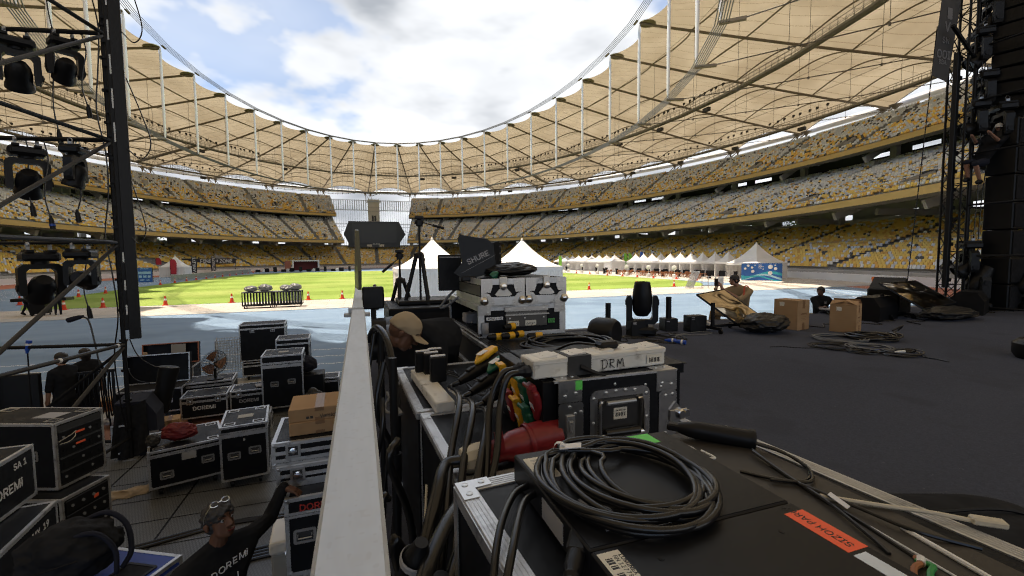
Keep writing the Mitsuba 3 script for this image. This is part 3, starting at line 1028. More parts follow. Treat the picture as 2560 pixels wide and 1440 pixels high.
def catwalk(f, drop, label, bays, lamps, speakers, side):
    cat = Thing('catwalk', label, 'catwalk')
    pts = []
    for k in range(37):
        a, o = RI[k], RO[k]; p = a + (o - a) * f - V(0, 0, drop)
        pts.append(p)
    deck, rail = MB(), MB()
    for k in range(36):
        p, q = pts[k], pts[k + 1]
        d_ = (q - p) / np.linalg.norm(q - p); n_ = V(-d_[1], d_[0], 0); n_ /= np.linalg.norm(n_)
        deck.bar(p, q, 1.1, .10, up=V(0, 0, 1)) if False else None
        kk = np.eye(4); kk[:3, 0], kk[:3, 1], kk[:3, 2], kk[:3, 3] = d_, n_, V(0, 0, 1), p
        L = np.linalg.norm(q - p)
        deck.box(0, L, -.6, .6, -.12, .0, kk); deck.box(0, L, -.66, -.54, -.34, .02, kk); deck.box(0, L, .54, .66, -.34, .02, kk)
        for s in (-.6, .6):
            rail.box(0, L, s - .03, s + .03, 1.05, 1.12, kk); rail.box(0, L, s - .02, s + .02, .52, .56, kk)
            for x in np.arange(0, L, 1.5):
                rail.box(x - .03, x + .03, s - .03, s + .03, 0, 1.08, kk)
        for x in (L * .25, L * .75):
            rail.cyl(xf(kk, V(x, 0, 1.0)), xf(kk, V(x, 0, drop + .6)), .04, 4)
        if k in lamps:
            for i_, x in enumerate(np.linspace(L * .12, L * .88, 8)):
                x = x + (.35 if i_ % 2 else 0)
                yaw = math.atan2(n_[1], n_[0]) - PI / 2
                kind = 'inner' if f < .6 else 'outer'
                lamp.place(tr(*xf(kk, V(x, .6, 1.05))) @ rotz(yaw), f'{NTH[i_]} floodlight of eight on the {kind} catwalk, {bayname(k)}', 'floodlight', f'floodlights on the {kind} catwalk, {side(k)} side')
        if k in speakers:
            kind = 'inner' if f < .6 else 'outer'
            yaw = math.atan2(n_[1], n_[0]) - PI / 2
            spk.place(tr(*xf(kk, V(L * .45, .2, 0))) @ rotz(yaw), f'black loudspeaker hanging under the {kind} roof catwalk, {bayname(k)}', 'loudspeaker', f'loudspeakers under the {kind} catwalk, {side(k)} side')
    cat.part('walkway', deck, 'catwalk_steel'); cat.part('railing', rail, 'catwalk_steel', kind='stuff')


def bayname(k):
    return f'{NTH[k]} bay left of the screen axis' if k < 18 else f'{NTH[35 - k]} bay right of the screen axis'


def sd(k):
    return 'left' if k < 18 else 'right'


catwalk(.40, 2.6, 'inner ring of dark catwalk hung below the roof fabric', None, {3, 4, 5, 6, 7, 31, 32, 30, 29, 28, 27, 26, 8}, {2, 4, 6, 8, 33, 31, 29, 28, 27, 26, 34}, sd)
catwalk(.80, 2.6, 'outer ring of dark catwalk hung near the edge of the roof', None, {3, 4, 5, 6, 32, 31, 30, 29, 28, 27, 26}, {3, 5, 7, 32, 30, 29, 28, 27, 26}, sd)
# one radial catwalk on each side joins the rings
cr = Thing('cross_catwalk', 'dark radial catwalk joining both rings on the left of the roof', 'catwalk')
for j, k in enumerate((4, 31)):
    c_ = cr if j == 0 else Thing('cross_catwalk', 'dark radial catwalk joining both rings on the right of the roof', 'catwalk')
    a = (RI[k] + RI[k + 1]) / 2; o = (RO[k] + RO[k + 1]) / 2
    p, q = a + (o - a) * .40 - V(0, 0, 2.4), a + (o - a) * .80 - V(0, 0, 2.4)
    d_, L = (q - p) / np.linalg.norm(q - p), np.linalg.norm(q - p); n_ = V(-d_[1], d_[0], 0); n_ /= np.linalg.norm(n_)
    kk = np.eye(4); kk[:3, 0], kk[:3, 1], kk[:3, 2], kk[:3, 3] = d_, n_, np.cross(d_, n_), p
    dk, rl = MB(), MB()
    dk.box(0, L, -.6, .6, -.3, 0, kk)
    for s in (-.6, .6):
        rl.box(0, L, s - .03, s + .03, 1.05, 1.12, kk)
        for x in np.arange(0, L, 1.5):
            rl.box(x - .03, x + .03, s - .03, s + .03, 0, 1.08, kk)
    c_.part('walkway', dk, 'catwalk_steel'); c_.part('railing', rl, 'catwalk_steel', kind='stuff')
# ------------------------------------------------------------------ people
def ball(c, r, n=12):
    return m3.Manifold.sphere(1.0, n).scale([float(x) for x in np.broadcast_to(r, (3,))]).translate([float(x) for x in c])


def hull(*br):
    return m3.Manifold.batch_hull([ball(c, r) for c, r in br])


def union(ms):
    return m3.Manifold.batch_boolean(ms, m3.OpType.Add)


def skin_over(ms, res, it=6):
    k = union(ms).refine_to_length(res).to_mesh()
    t = trimesh.Trimesh(k.vert_properties[:, :3], k.tri_verts, process=True)
    trimesh.smoothing.filter_taubin(t, lamb=.5, nu=.52, iterations=it)
    return t


def basis3(fwd, up=(0, 0, 1)):
    f = np.asarray(fwd, float); f = f / np.linalg.norm(f)
    r = np.cross(f, up); r /= np.linalg.norm(r)
    return np.stack([r, f, np.cross(r, f)], 1)          # columns: right, forward, up


def head_parts(c, R, s=1.0):
    def q(x, y, z):
        return np.asarray(c) + R @ (np.array([x, y, z]) * s)
    b = lambda p, r: ball(p, np.array(r) * s)
    ms = [hull((q(0, -.015, .035), .078 * s), (q(0, .02, .03), .070 * s), (q(0, -.03, .01), .070 * s)),
          hull((q(0, .03, .02), .062 * s), (q(0, .052, -.075), .030 * s), (q(.028, .03, -.06), .034 * s), (q(-.028, .03, -.06), .034 * s)),
          hull((q(0, .082, .018), .010 * s), (q(0, .108, -.022), .012 * s), (q(.014, .088, -.026), .010 * s), (q(-.014, .088, -.026), .010 * s)),
          hull((q(-.022, .087, -.054), .007 * s), (q(.022, .087, -.054), .007 * s)), hull((q(-.016, .086, -.064), .007 * s), (q(.016, .086, -.064), .007 * s)),
          hull((q(-.045, .075, .034), .010 * s), (q(.045, .075, .034), .010 * s))]
    for e in (-1, 1):
        ms.append(hull((q(e * .078, -.006, .012), .013 * s), (q(e * .080, -.010, -.018), .010 * s), (q(e * .084, -.016, .006), .011 * s)))
    return ms, q


def hand_parts(w, palm_dir, back, s=1.0, curl=.35, side=1):
    """palm, four unequal bent fingers and a thumb; w wrist, palm_dir along the hand, back the outward normal of its back"""
    d = np.asarray(palm_dir, float); d /= np.linalg.norm(d)
    n = np.asarray(back, float); n = n - d * (n @ d); n /= np.linalg.norm(n)
    x = np.cross(d, n) * side
    k = w + d * .085 * s
    ms = [hull((w, .024 * s), (w + d * .045 * s + x * .022 * s, .019 * s), (w + d * .045 * s - x * .022 * s, .019 * s), (k + x * .030 * s, .012 * s), (k - x * .030 * s, .012 * s))]
    for i, (o, L) in enumerate(((.031, .068), (.0105, .078), (-.0105, .072), (-.031, .056))):
        p = k + x * o * s; a = curl * (.7 + .12 * i); r = .0092
        fan = x * o * 1.6
        for L_, da in ((L * .46, .0), (L * .31, .55), (L * .25, .55)):
            a += da * curl
            dirn = d * math.cos(a) - n * math.sin(a) + fan * .6
            e = p + dirn / np.linalg.norm(dirn) * L_ * s
            ms.append(hull((p, r * s), (e, r * .9 * s))); p, r = e, r * .92
    p = w + d * .03 * s + x * .024 * s
    for L_, v in ((.042, d * .55 + x * .75 - n * .25), (.032, d * .8 + x * .45 - n * .35), (.024, d * .9 + x * .2 - n * .4)):
        e = p + v / np.linalg.norm(v) * L_ * s
        ms.append(hull((p, .0125 * s), (e, .0105 * s))); p = e
    return ms


def person(label, J, m=None, skin='skin_dark', shirt='shirt_black', trousers='navy_cloth', shoes='black_plastic', sleeve=.55, look=(0, 1, -.1), hair='hair', cap=None, fingers=False,
           res=.028, legs=1.0, group=None, female=1.0, curl=.4, hands=None, short_leg=1.0, hairlen=0.0, sleeves=None):
    th = Thing('person', label, 'person', m, group)
    g = {k: np.asarray(v, float) for k, v in J.items()}
    R = basis3(look)
    chest, waist, pel, neck, head = g['chest'], g['waist'], g['pelvis'], g['neck'], g['head']
    across = g['shr'] - g['shl']; across /= np.linalg.norm(across)

    def torso(e):
        t = [hull((g['hipl'], .098 + e), (g['hipr'], .098 + e), (pel, .11 + e)),
             hull((g['hipl'] * .6 + pel * .4, .105 + e), (g['hipr'] * .6 + pel * .4, .105 + e), (waist + across * .05, .105 + e), (waist - across * .05, .105 + e)),
             hull((waist + across * .05, .105 + e), (waist - across * .05, .105 + e), (chest + across * .075, .112 + e), (chest - across * .075, .112 + e)),
             hull((chest + across * .075, .112 + e), (chest - across * .075, .112 + e), (g['shl'], .058 + e), (g['shr'], .058 + e), (neck, .055 + e))]
        return t

    def arm(s, e, f=1.0):
        a, b, c = g['sh' + s], g['el' + s], g['wr' + s]
        out = []
        if f <= .5:
            mid = a + (b - a) * f * 2; return [hull((a, .056 + e), (mid, .048 + e))]
        out.append(hull((a, .056 + e), (b, .042 + e)))
        k = min((f - .5) * 2, 1)
        out.append(hull((b, .043 + e), (b + (c - b) * k, .043 - .014 * k + e)))
        return out

    def leg(s, e, f=1.0):
        a, b, c = g['hip' + s], g['kn' + s], g['an' + s]
        k = min(f * 2, 1)
        out = [hull((a, .092 + e), (a + (b - a) * k, .092 - .034 * k + e))]
        if f > .5:
            k = (f - .5) * 2
            out += [hull((b, .058 + e), (b + (c - b) * (.35 * min(k / .35, 1)), .054 + e)), hull((b + (c - b) * .3, .055 + e), (b + (c - b) * max(k, .3), .055 - .017 * k + e))]
        return out
    hp, q = head_parts(head, R)
    body = torso(-.012) + hp + [hull((neck, .056), (q(0, -.012, -.06), .05))]
    for s in 'lr':
        body += arm(s, 0)
        w = g['wr' + s]; d = (w - g['el' + s]) / np.linalg.norm(w - g['el' + s])
        if hands and s in hands:
            d, back = hands[s]
            body += hand_parts(w, d, back, 1.0, curl, -1 if s == 'l' else 1)
        elif fingers:
            body += hand_parts(w, d, np.cross(d, across) * (1 if s == 'r' else 1) + V(0, 0, .3), 1.0, curl, -1 if s == 'l' else 1)
        else:
            body += [hull((w, .03), (w + d * .06, .036), (w + d * .13, .022)), hull((w + d * .03, .018), (w + d * .08 + R[:, 1] * .04, .012))]
        if legs:
            body += leg(s, -.004)
    th.part('body', skin_over(body, res if not (fingers or hands) else min(res, .014), 4 if (fingers or hands) else 5), skin, smooth=True)
    th.part('shirt', skin_over(torso(.010) + arm('l', .011, sleeves[0] if sleeves else sleeve) + arm('r', .011, sleeves[1] if sleeves else sleeve), res, 5), shirt, smooth=True)
    if legs:
        low = [hull((g['hipl'], .108), (g['hipr'], .108), (pel, .12), (waist * .5 + pel * .5, .118))]
        th.part('trousers', skin_over(low + leg('l', .014, short_leg) + leg('r', .014, short_leg), res, 5), trousers, smooth=True)
        for s in 'lr':
            a, t = g['an' + s], g['to' + s]
            d = t - a; d[2] = 0; d /= np.linalg.norm(d) + 1e-9
            th.part('shoe', skin_over([hull((a - d * .04 + V(0, 0, -.02), .042), (a + V(0, 0, .01), .046), (t, .036), (a + d * .10 + V(0, 0, -.02), .045))], .03, 3), shoes, smooth=True)
    # eyes and brows
    for e in (-1, 1):
        b = MB(); b.sphere(q(e * .031, .076, .012), .0112, 6); th.part('eye', b, 'print_dim' if res < .02 else 'hair', smooth=True)
    if res < .02:
        for e in (-1, 1):
            b = MB(); b.sphere(q(e * .031, .0835, .012), .0062, 6); th.part('pupil', b, 'hair', smooth=True)
            b = MB(); b.tube([q(e * .014, .090, .034), q(e * .034, .088, .041), q(e * .052, .076, .034)], .0052, 5, 3); th.part('brow', b, 'hair')
        b = MB(); b.tube([q(-.022, .090, -.058), q(0, .0965, -.060), q(.022, .090, -.058)], .0036, 5, 3); th.part('mouth', b, 'bag_red')
    if hair:
        cut = hull((q(0, .09, -.03), .050), (q(0, .085, -.09), .06), (q(0, .10, .012), .046), (q(0, .07, -.14), .09))
        hm = hull((q(0, -.020, .045), .085), (q(0, .022, .048), .076), (q(0, -.042, .005), .074), (q(0, -.035, -.03 - hairlen), .055 if hairlen < .02 else .06)) - cut
        t = hm.refine_to_length(.012 if res < .02 else .03).to_mesh()
        v = np.array(t.vert_properties[:, :3]); ctr = np.asarray(head)
        dirs = v - ctr; L = np.linalg.norm(dirs, axis=1, keepdims=True)
        v = v + dirs / L * ((meshkit.fbm(v * 60, 3, 5)[:, None] - .45) * (.042 if res < .02 else .012))
        th.part('hair', (v, t.tri_verts), hair, smooth=True)
    if cap:
        cm = hull((q(0, -.012, .05), .088), (q(0, .022, .05), .080), (q(0, -.03, .03), .083)) - ball(q(0, .0, -.055), .001)
        pl = m3.Manifold.cube([1, 1, 1], True).translate([0, 0, -.5 + .018])
        K = np.eye(4); K[:3, :3] = R; K[:3, 3] = head
        cm = cm - pl.transform(K[:3, :4].tolist())
        th.part('cap', skin_over([cm], .015, 3), cap, smooth=True)
        bm = MB(); a = np.linspace(-1.1, 1.1, 12)
        ins = [q(.080 * math.sin(t), .080 * math.cos(t) + .005, .026) for t in a]; out = [q(.092 * math.sin(t), .080 * math.cos(t) + .095 * math.cos(t * .9), .012 - .012 * abs(math.sin(t))) for t in a]
        k = len(a); i = np.arange(k - 1); up = R[:, 2] * .006
        v = np.vstack([ins, out, np.array(ins) + up, np.array(out) + up])
        bm.add(v, np.vstack([np.stack([i, i + 1, k + i + 1, k + i], 1), np.stack([2 * k + i, 3 * k + i, 3 * k + i + 1, 2 * k + i + 1], 1), np.stack([k + i, k + i + 1, 3 * k + i + 1, 3 * k + i], 1)]))
        th.part('cap_peak', bm, cap, smooth=50)
    return th, g, q, R


def standing(h=1.70, stride=0.0, arms=((.10, .0, .10, .06), (.10, 0, .10, .06)), lean=0.0):
    """local frame facing +y; arms: per side (elbow out, elbow fwd, wrist out, wrist fwd)"""
    s = h / 1.75
    J = dict(pelvis=(0, 0, .94), waist=(0, .01 + lean * .4, 1.10), chest=(0, .0 + lean * .8, 1.32), neck=(0, -.01 + lean, 1.48), head=(0, .02 + lean * 1.15, 1.63))
    for sg, k, a in ((-1, 'l', arms[0]), (1, 'r', arms[1])):
        J['sh' + k] = (sg * .19, lean, 1.42); J['el' + k] = (sg * (.20 + a[0]), a[1] + lean, 1.14); J['wr' + k] = (sg * (.20 + a[2]), a[3] + lean, .90 + max(0, a[3]) * .5)
        st = stride * sg
        J['hip' + k] = (sg * .09, 0, .90); J['kn' + k] = (sg * .10, st * .55 + .02, .50); J['an' + k] = (sg * .10, st - .02, .09 + max(0, -st) * .25); J['to' + k] = (sg * .115, st + .14, .045)
    return {k: np.array(v) * s for k, v in J.items()}
# ------------------------------------------------------------------ far end: screen, tower, lattice
sb = Thing('big_screen', 'dark eight-sided scoreboard screen above the far lower stand', 'screen')
Y0 = 200.3
po = [(-3.9, 19.6), (16.6, 19.6), (19.3, 14.1), (16.9, 10.6), (16.9, 8.6), (-4.3, 8.6), (-4.3, 10.6), (-6.0, 14.1)]
kx = np.eye(4); kx[:3, 0], kx[:3, 1], kx[:3, 2] = V(1, 0, 0), V(0, 0, 1), V(0, -1, 0)
b = MB(); b.prism(po, -2.6, 0, tr(0, Y0, 0) @ kx); sb.part('housing', b, 'screen_frame')
b = MB(); b.box(-2.6, 15.5, Y0 - .12, Y0 - .01, 10.6, 18.8); sb.part('screen', b, 'screen_dark')
b = MB()
for x0, x1, z0, z1 in ((-2.85, -2.6, 10.4, 19.0), (15.5, 15.75, 10.4, 19.0), (-2.6, 15.5, 10.35, 10.6), (-2.6, 15.5, 18.8, 19.05)):
    b.box(x0, x1, Y0 - .2, Y0 + .01, z0, z1)
sb.part('bezel', b, 'screen_frame')
for x in (3.2, 8.2):
    b = MB(); b.box(x, x + 2.0, Y0 - .10, Y0 - .01, 8.9, 9.8); sb.part('window', b, 'cream_wall')
b = MB(); b.mesh(meshkit.text_mesh('AKAM', .75, .05, True), tr(5.35, Y0 - .02, 9.75) @ kx @ tr(0, 0, .02)); sb.part('lettering', b, 'steel_grey')
tw = Thing('concrete_tower', 'square pale concrete tower rising behind the big screen', 'tower')
b = MB(); b.box(4.1, 8.8, 202.6, 207, 8.6, 29.2); tw.part('shaft', b, 'cream_wall')
b = MB(); b.box(3.5, 9.4, 202.2, 207.4, 28.2, 28.5)
for x in np.arange(3.6, 9.4, .8):
    b.box(x - .04, x + .04, 202.25, 202.33, 28.5, 29.5)
b.box(3.5, 9.4, 202.25, 202.3, 29.45, 29.5); tw.part('balcony', b, 'steel_grey')
b = MB(); b.box(5.6, 6.3, 202.5, 202.62, 20.0, 22.3); b.box(6.6, 7.3, 202.5, 202.62, 20.0, 22.3); tw.part('window', b, 'dark_recess')
for z in (25.6, 23.9):
    b = MB(); b.tube([(3.9, 202.3, z + .3), (6.2, 202.1, z), (9.3, 202.2, z + .25)], .10, 5); tw.part('pipe', b, 'steel_grey')
lt = Thing('lattice_screen', 'tall steel lattice of upright slats filling the gap behind the screen', 'fence')
b = MB()
for x in np.arange(-17, 29, .92):
    if 3.4 < x < 9.5:
        continue
    b.box(x - .17, x + .17, 205, 205.35, 24.6, 29.0); b.box(x - .05, x + .05, 205.05, 205.2, 9.0, 24.6)
lt.part('slats', b, 'steel_grey', kind='stuff')
b = MB()
for z, h in ((28.9, .22), (24.6, .3), (18.6, .3), (17.4, .15)):
    b.box(-18, 30, 205.05, 205.3, z, z + h)
b.bar((-16, 205.1, 12), (-6, 205.1, 16.2), .15); b.bar((29, 205.1, 12), (19, 205.1, 16.0), .15)
lt.part('rail', b, 'steel_grey')

# trees seen through the open concourse
def tree(x, y, h, r, seed, label):
    t = Thing('tree', label, 'tree')
    rg = np.random.default_rng(seed)
    b = MB(); b.tube([(x, y, 0), (x + rg.normal() * .2, y, h * .3), (x + rg.normal() * .3, y, h * .62)], [.32, .22, .12], 7)
    for k in range(5):
        a = rg.random() * 6.3; b.tube([(x, y, h * (.3 + .06 * k)), (x + math.cos(a) * r * .6, y + math.sin(a) * r * .6, h * (.5 + .08 * k))], [.12, .04], 5)
    t.part('trunk', b, 'bark')
    n = 1400
    c = rg.normal(size=(9, 3)) * V(r * .45, r * .45, h * .13) + V(x, y, h * .68)
    p = c[rg.integers(0, 9, n)] + rg.normal(size=(n, 3)) * r * .26
    s = .18 + rg.random(n) * .2
    d1, d2 = rg.normal(size=(n, 3)), rg.normal(size=(n, 3))
    d1 /= np.linalg.norm(d1, axis=1, keepdims=True); d2 -= d1 * (d1 * d2).sum(1, keepdims=True); d2 /= np.linalg.norm(d2, axis=1, keepdims=True)
    v = np.stack([p - d1 * s[:, None], p + d2 * s[:, None] * .6, p + d1 * s[:, None], p - d2 * s[:, None] * .6], 1).reshape(-1, 3)
    t.part('crown', (v, np.arange(n * 4).reshape(-1, 4)), 'leaf', kind='stuff')


for i, (x, y, h, r) in enumerate(((118, 62, 17, 5), (112, 90, 15, 5), (122, 112, 16, 5), (-100, 120, 17, 5), (-92, 150, 16, 5), (-70, 190, 16, 5), (72, 205, 16, 5), (44, 226, 17, 5), (-22, 228, 15, 5), (34, 232, 15, 5))):
    tree(x, y, h, r, 50 + i, f'leafy tree outside the stadium on the {"right" if x > 7 else "left"} side, {["nearest", "second", "third", "fourth", "fifth", "sixth"][[0, 1, 2, 0, 1, 2, 3, 4, 3, 5][i]]} from the stage')

# ------------------------------------------------------------------ cones
cone = Kit('traffic_cone')
b = MB(); b.cbox(-.20, .20, -.20, .20, 0, .035, .01); cone.part('base', b, 'cone_red')
b = MB(); b.lathe([(.15, .035), (.145, .05), (.045, .70), (.03, .72), (0, .72)], 14); cone.part('body', b, 'cone_red', smooth=40)
b = MB(); b.lathe([(.102, .37), (.100, .37), (.0735, .52), (.0755, .52)], 14); cone.part('band', b, 'line_white', smooth=40)
front = [(-19.75, 39.6), (-17.8, 40.2), (-14.0, 40.2), (-9.7, 40.5), (-4.15, 40.5), (-1.5, 40.5), (22.3, 40.8), (28.1, 41.0), (32.7, 40.6)]
nth = NTH + ['nineteenth', 'twentieth', 'twenty-first', 'twenty-second', 'twenty-third']
for i, (x, y) in enumerate(front):
    cone.place(tr(x, y, .015) @ rotz(.2 * i), f'red and white cone on the near pitch edge, {nth[i]} from the left', 'traffic cone', 'cones along the near edge of the pitch')
left = [(-25.5, 45.7), (-25.6, 53.7), (-25.6, 58.5), (-26.4, 66.9), (-27, 76.2), (-27.3, 82.4), (-27.5, 88), (-27.6, 93), (-27.6, 98.5), (-27.6, 104), (-27.8, 110), (-27.9, 116), (-28, 122), (-28, 128), (-28, 134), (-28, 140), (-28.3, 147)]
for i, (x, y) in enumerate(left):
    cone.place(tr(x, y, .012) @ rotz(.3 * i), f'red and white cone along the left pitch edge, {nth[i]} from the stage', 'traffic cone', 'cones along the left edge of the pitch')
right = [(44.6, 46.7), (43.6, 49.5), (43.9, 54), (43.1, 58.3), (43, 62.5), (42.8, 66.5), (42.8, 71.5), (43.5, 79.3), (42.9, 84)]
for i, (x, y) in enumerate(right):
    cone.place(tr(x, y, .015) @ rotz(.3 * i), f'red cone along the right pitch edge, {nth[i]} from the stage', 'traffic cone', 'cones along the right edge of the pitch')

# ------------------------------------------------------------------ tents
def tent(x, y, h, eave, peak, label, rot=0.0, walls='back', group=None, open_front=False, wall_h=None):
    t = Thing('tent', label, 'tent', tr(x, y, 0) @ rotz(rot), group)
    n = 13
    for s in range(4):
        k = rotz(s * PI / 2); b = MB()
        def fn(u, v):
            r = h * (1 - v); z = eave + (peak - eave) * (v ** 1.75 * .78 + v * .22) - .10 * np.sin(PI * u) * (1 - v) * 0
            return np.stack([(u * 2 - 1) * r, -r + 0 * u, z], -1)
        b.grid(fn, n, 14)
        b.v[-1] = xf(k, b.v[-1])
        t.part('roof_panel', b, 'white_pvc', smooth=True)
        # scalloped valance
        b = MB(); xs = np.linspace(-h, h, 49)
        z0 = eave - .26 - .07 * np.abs(np.sin((xs + h) * PI / (2 * h) * 6))
        v = np.vstack([np.c_[xs, xs * 0 - h - .012, xs * 0 + eave + .01], np.c_[xs, xs * 0 - h - .012, z0]]); i = np.arange(48)
        b.add(xf(k, v), np.stack([i, 49 + i, 50 + i, i + 1], 1)); t.part('valance', b, 'white_pvc')
        b = MB(); b.cyl(xf(k, V(-h + .05, -h + .05, 0)), xf(k, V(-h + .05, -h + .05, eave)), .045, 8); t.part('pole', b, 'white_paint')
        if 'fblr'[[0, 3, 1, 2][s]] in walls:
            b = MB(); xs = np.linspace(-h + .06, h - .06, 60)
            wv = .05 * np.sin(xs * 9 + s) + .03 * np.sin(xs * 23)
            v = np.vstack([np.c_[xs, -h + .07 + wv, xs * 0 + .03], np.c_[xs, -h + .07 + wv * .4, xs * 0 + eave - .05]]); i = np.arange(59)
            b.add(xf(k, v), np.stack([i, i + 1, 61 + i, 60 + i], 1)); t.part('wall_curtain', b, 'white_pvc', smooth=True)
    b = MB(); b.lathe([(.12, peak - .18), (.10, peak), (.03, peak + .10), (0, peak + .12)], 8); t.part('finial', b, 'white_paint', smooth=40)
    return t


tent(5.4, 35.1, 2.85, 2.62, 4.9, 'large white pagoda tent with closed walls behind the tripods', walls='fblr')
tent(13.1, 35.7, 2.6, 2.6, 4.9, 'large white pagoda tent with closed walls right of the tablet', walls='fblr')
for i in range(10):
    tent(57.0, 57.6 + 2.87 * i, 1.42, 2.38, 4.0, f'small white stall tent in the right hand row, {nth[i]} from the big tent', walls='lbr' if i == 9 else 'br', rot=-PI / 2, group='white stall tents in a row')
for i in range(9):
    tent(55.2, 89.0 + 3.55 * i, 1.75, 2.4, 3.85, f'small white stall tent in the far row, {nth[i]} beyond the steps', walls='fbr' if i == 0 else 'br', rot=-PI / 2, group='white stall tents beyond the gap')
tent(54.6, 50.0, 2.8, 2.3, 5.2, 'big white pagoda tent behind the blue printed board', walls='br', rot=-PI / 2)
tent(-38.2, 116.2, 2.3, 2.25, 4.6, 'white pagoda tent standing on the track at the left', walls='fblr')
# printed board: abstract waves and pale discs
bd = Thing('printed_board', 'blue board printed with pale discs and teal waves beside the big tent', 'board', tr(50.0, 44.9, 0) @ rotz(-math.atan2(50, 45)))
b = MB(); b.box(-2.35, 2.35, -.03, .03, .05, 2.32); bd.part('panel', b, 'sign_blue')
b = MB(); xs = np.linspace(-2.33, 2.33, 40)
for c, (ph, z, w, mt) in enumerate(((.3, .95, .34, 'plug_teal'), (1.3, .62, .24, 'wave_pale'), (2.2, .40, .18, 'plug_teal'))):
    b = MB(); zt = z + .32 * np.sin(xs * 1.15 + ph); i = np.arange(39); y = -.034 - .003 * c
    b.add(np.vstack([np.c_[xs, xs * 0 + y, zt - w], np.c_[xs, xs * 0 + y, zt]]), np.stack([i, i + 1, 41 + i, 40 + i], 1)); bd.part('wave_print', b, mt)
mat('plug_teal', P((.03, .33, .42), .5)); mat('wave_pale', P((.30, .52, .62), .5))
for x, z, r in ((-1.55, 2.0, .17), (-1.9, 1.62, .16), (-1.1, 1.75, .15), (-.75, 2.05, .08), (1.0, 1.85, .28), (1.6, 1.62, .2), (1.55, 2.05, .1), (.2, 1.55, .08), (-1.0, 1.25, .2), (1.0, 1.05, .26)):
    b = MB(); b.cyl((x, -.034, z), (x, -.05, z), r, 16); bd.part('disc_print', b, 'print_white')
b = MB()
for k in range(3):
    b.mesh(meshkit.text_mesh(['THE', 'MUSIC', 'RUN'][k], .13, .006, True), tr(-.35, -.034, 2.02 - .19 * k) @ kx)
bd.part('lettering', b, 'print_white')
b = MB(); b.bar((-1.6, .05, 1.8), (-1.6, 1.0, .03), .06); b.bar((1.6, .05, 1.8), (1.6, 1.0, .03), .06); bd.part('brace', b, 'black_metal')

# ------------------------------------------------------------------ tables, chairs, fans along the stalls
tbl = Kit('bistro_set')
def folding_set(i, x, y):
    t = Thing('wooden_seating', f'brown wooden table set before the stalls, {nth[i]} from the big tent', 'table', tr(x, y, 0) @ rotz(rng.random() * 6), 'wooden tables in front of the stalls')
    b = MB(); b.box(-.35, .35, -.35, .35, .70, .74); t.part('table_top', b, 'brown_wood')
    for s in (-1, 1):
        b = MB(); b.bar((-.3, s * .28, 0), (.3, s * .28, .7), .05); b.bar((.3, s * .28, 0), (-.3, s * .28, .7), .05); t.part('leg', b, 'brown_wood')
        b = MB(); b.box(-.22, .22, s * .62 - .2, s * .62 + .2, .43, .46)
        b.box(-.22, .22, s * .86 - .02, s * .86 + .02, .62, .88)
        for e in (-1, 1):
            b.bar((e * .2, s * .45, 0), (e * .2, s * .88, .88), .04); b.bar((e * .2, s * .85, 0), (e * .2, s * .45, .45), .04)
        t.part('chair', b, 'brown_wood')


for i in range(22):
    folding_set(i, 46.0 + (i % 3) * 1.9 + rng.normal() * .2, 52.5 + 1.15 * i + rng.normal() * .3)
mk = [(49.4, 53.5), (49.4, 60.2), (48.4, 63), (51.8, 57.5), (51.4, 50.5), (47, 75), (46.6, 79), (50.4, 84.5), (50.2, 88.5), (50.0, 95), (49.8, 103)]
for i, (x, y) in enumerate(mk):
    t = Thing('cocktail_table', f'tall black covered table before the stalls, {nth[i]} along from the stage', 'table', tr(x, y, 0), 'black covered cocktail tables')
    b = MB(); b.lathe([(.30, 0), (.20, .45), (.24, .8), (.30, 1.06), (.31, 1.1), (0, 1.1)], 12); t.part('cover', b, 'black_cloth', smooth=40)
for i, (x, y) in enumerate([(44.6, 55.4), (44.6, 61.7), (44.4, 67.7), (45.0, 79), (45.2, 86), (45.4, 93)]):
    t = Thing('misting_fan', f'white round misting fan on a tank beside the pitch, {nth[i]} from the stage', 'fan', tr(x, y, 0) @ rotz(-1.0), 'white misting fans')
    b = MB(); b.cbox(-.28, .28, -.2, .2, .02, .6, .04); t.part('tank', b, 'white_plastic')
    b = MB(); b.cyl((0, 0, .6), (0, 0, 1.35), .04, 8); t.part('post', b, 'white_paint')
    b = MB(); b.lathe([(0, -.1), (.34, -.08), (.38, 0), (.34, .08), (.12, .12), (0, .12)], 16, tr(0, -.05, 1.6) @ rotx(PI / 2)); t.part('guard', b, 'white_paint', smooth=40)
for i in range(10):
    t = Thing('stall_counter', f'black draped counter inside the {nth[i]} stall of the right hand row', 'counter', tr(56.4, 57.6 + 2.87 * i, 0), 'black counters inside the stalls')
    b = MB(); b.cbox(-.35, .35, -1.0, 1.0, 0, .9, .02); t.part('cloth', b, 'black_cloth')
for i, (x, y, c, h) in enumerate(((60.3, 93.1, 'green', 4.3), (60.3, 91.2, 'green', 4.3), (60.3, 86.6, 'blue', 4.6), (49.5, 107, 'green', 3.9))):
    t = Thing('feather_flag', [f'left one of two green feather flags behind the stalls', 'right one of two green feather flags behind the stalls', 'blue feather flag behind the stalls', 'green feather flag at the far end of the stalls'][i], 'flag', tr(x, y, 0) @ rotz(-.6))
    b = MB(); b.prism([(0, .6), (.75, .5), (.85, h - .9), (.6, h - .2), (.1, h), (0, h - .1)], -.012, .012, kx); t.part('cloth', b, c + '_flag')
    b = MB(); b.tube([(0, 0, 0), (0, 0, h - .2), (.3, 0, h)], .025, 5, 3); t.part('pole', b, 'white_paint')
    b = MB(); b.box(-.3, .3, -.3, .3, 0, .06); t.part('base', b, 'steel_grey')
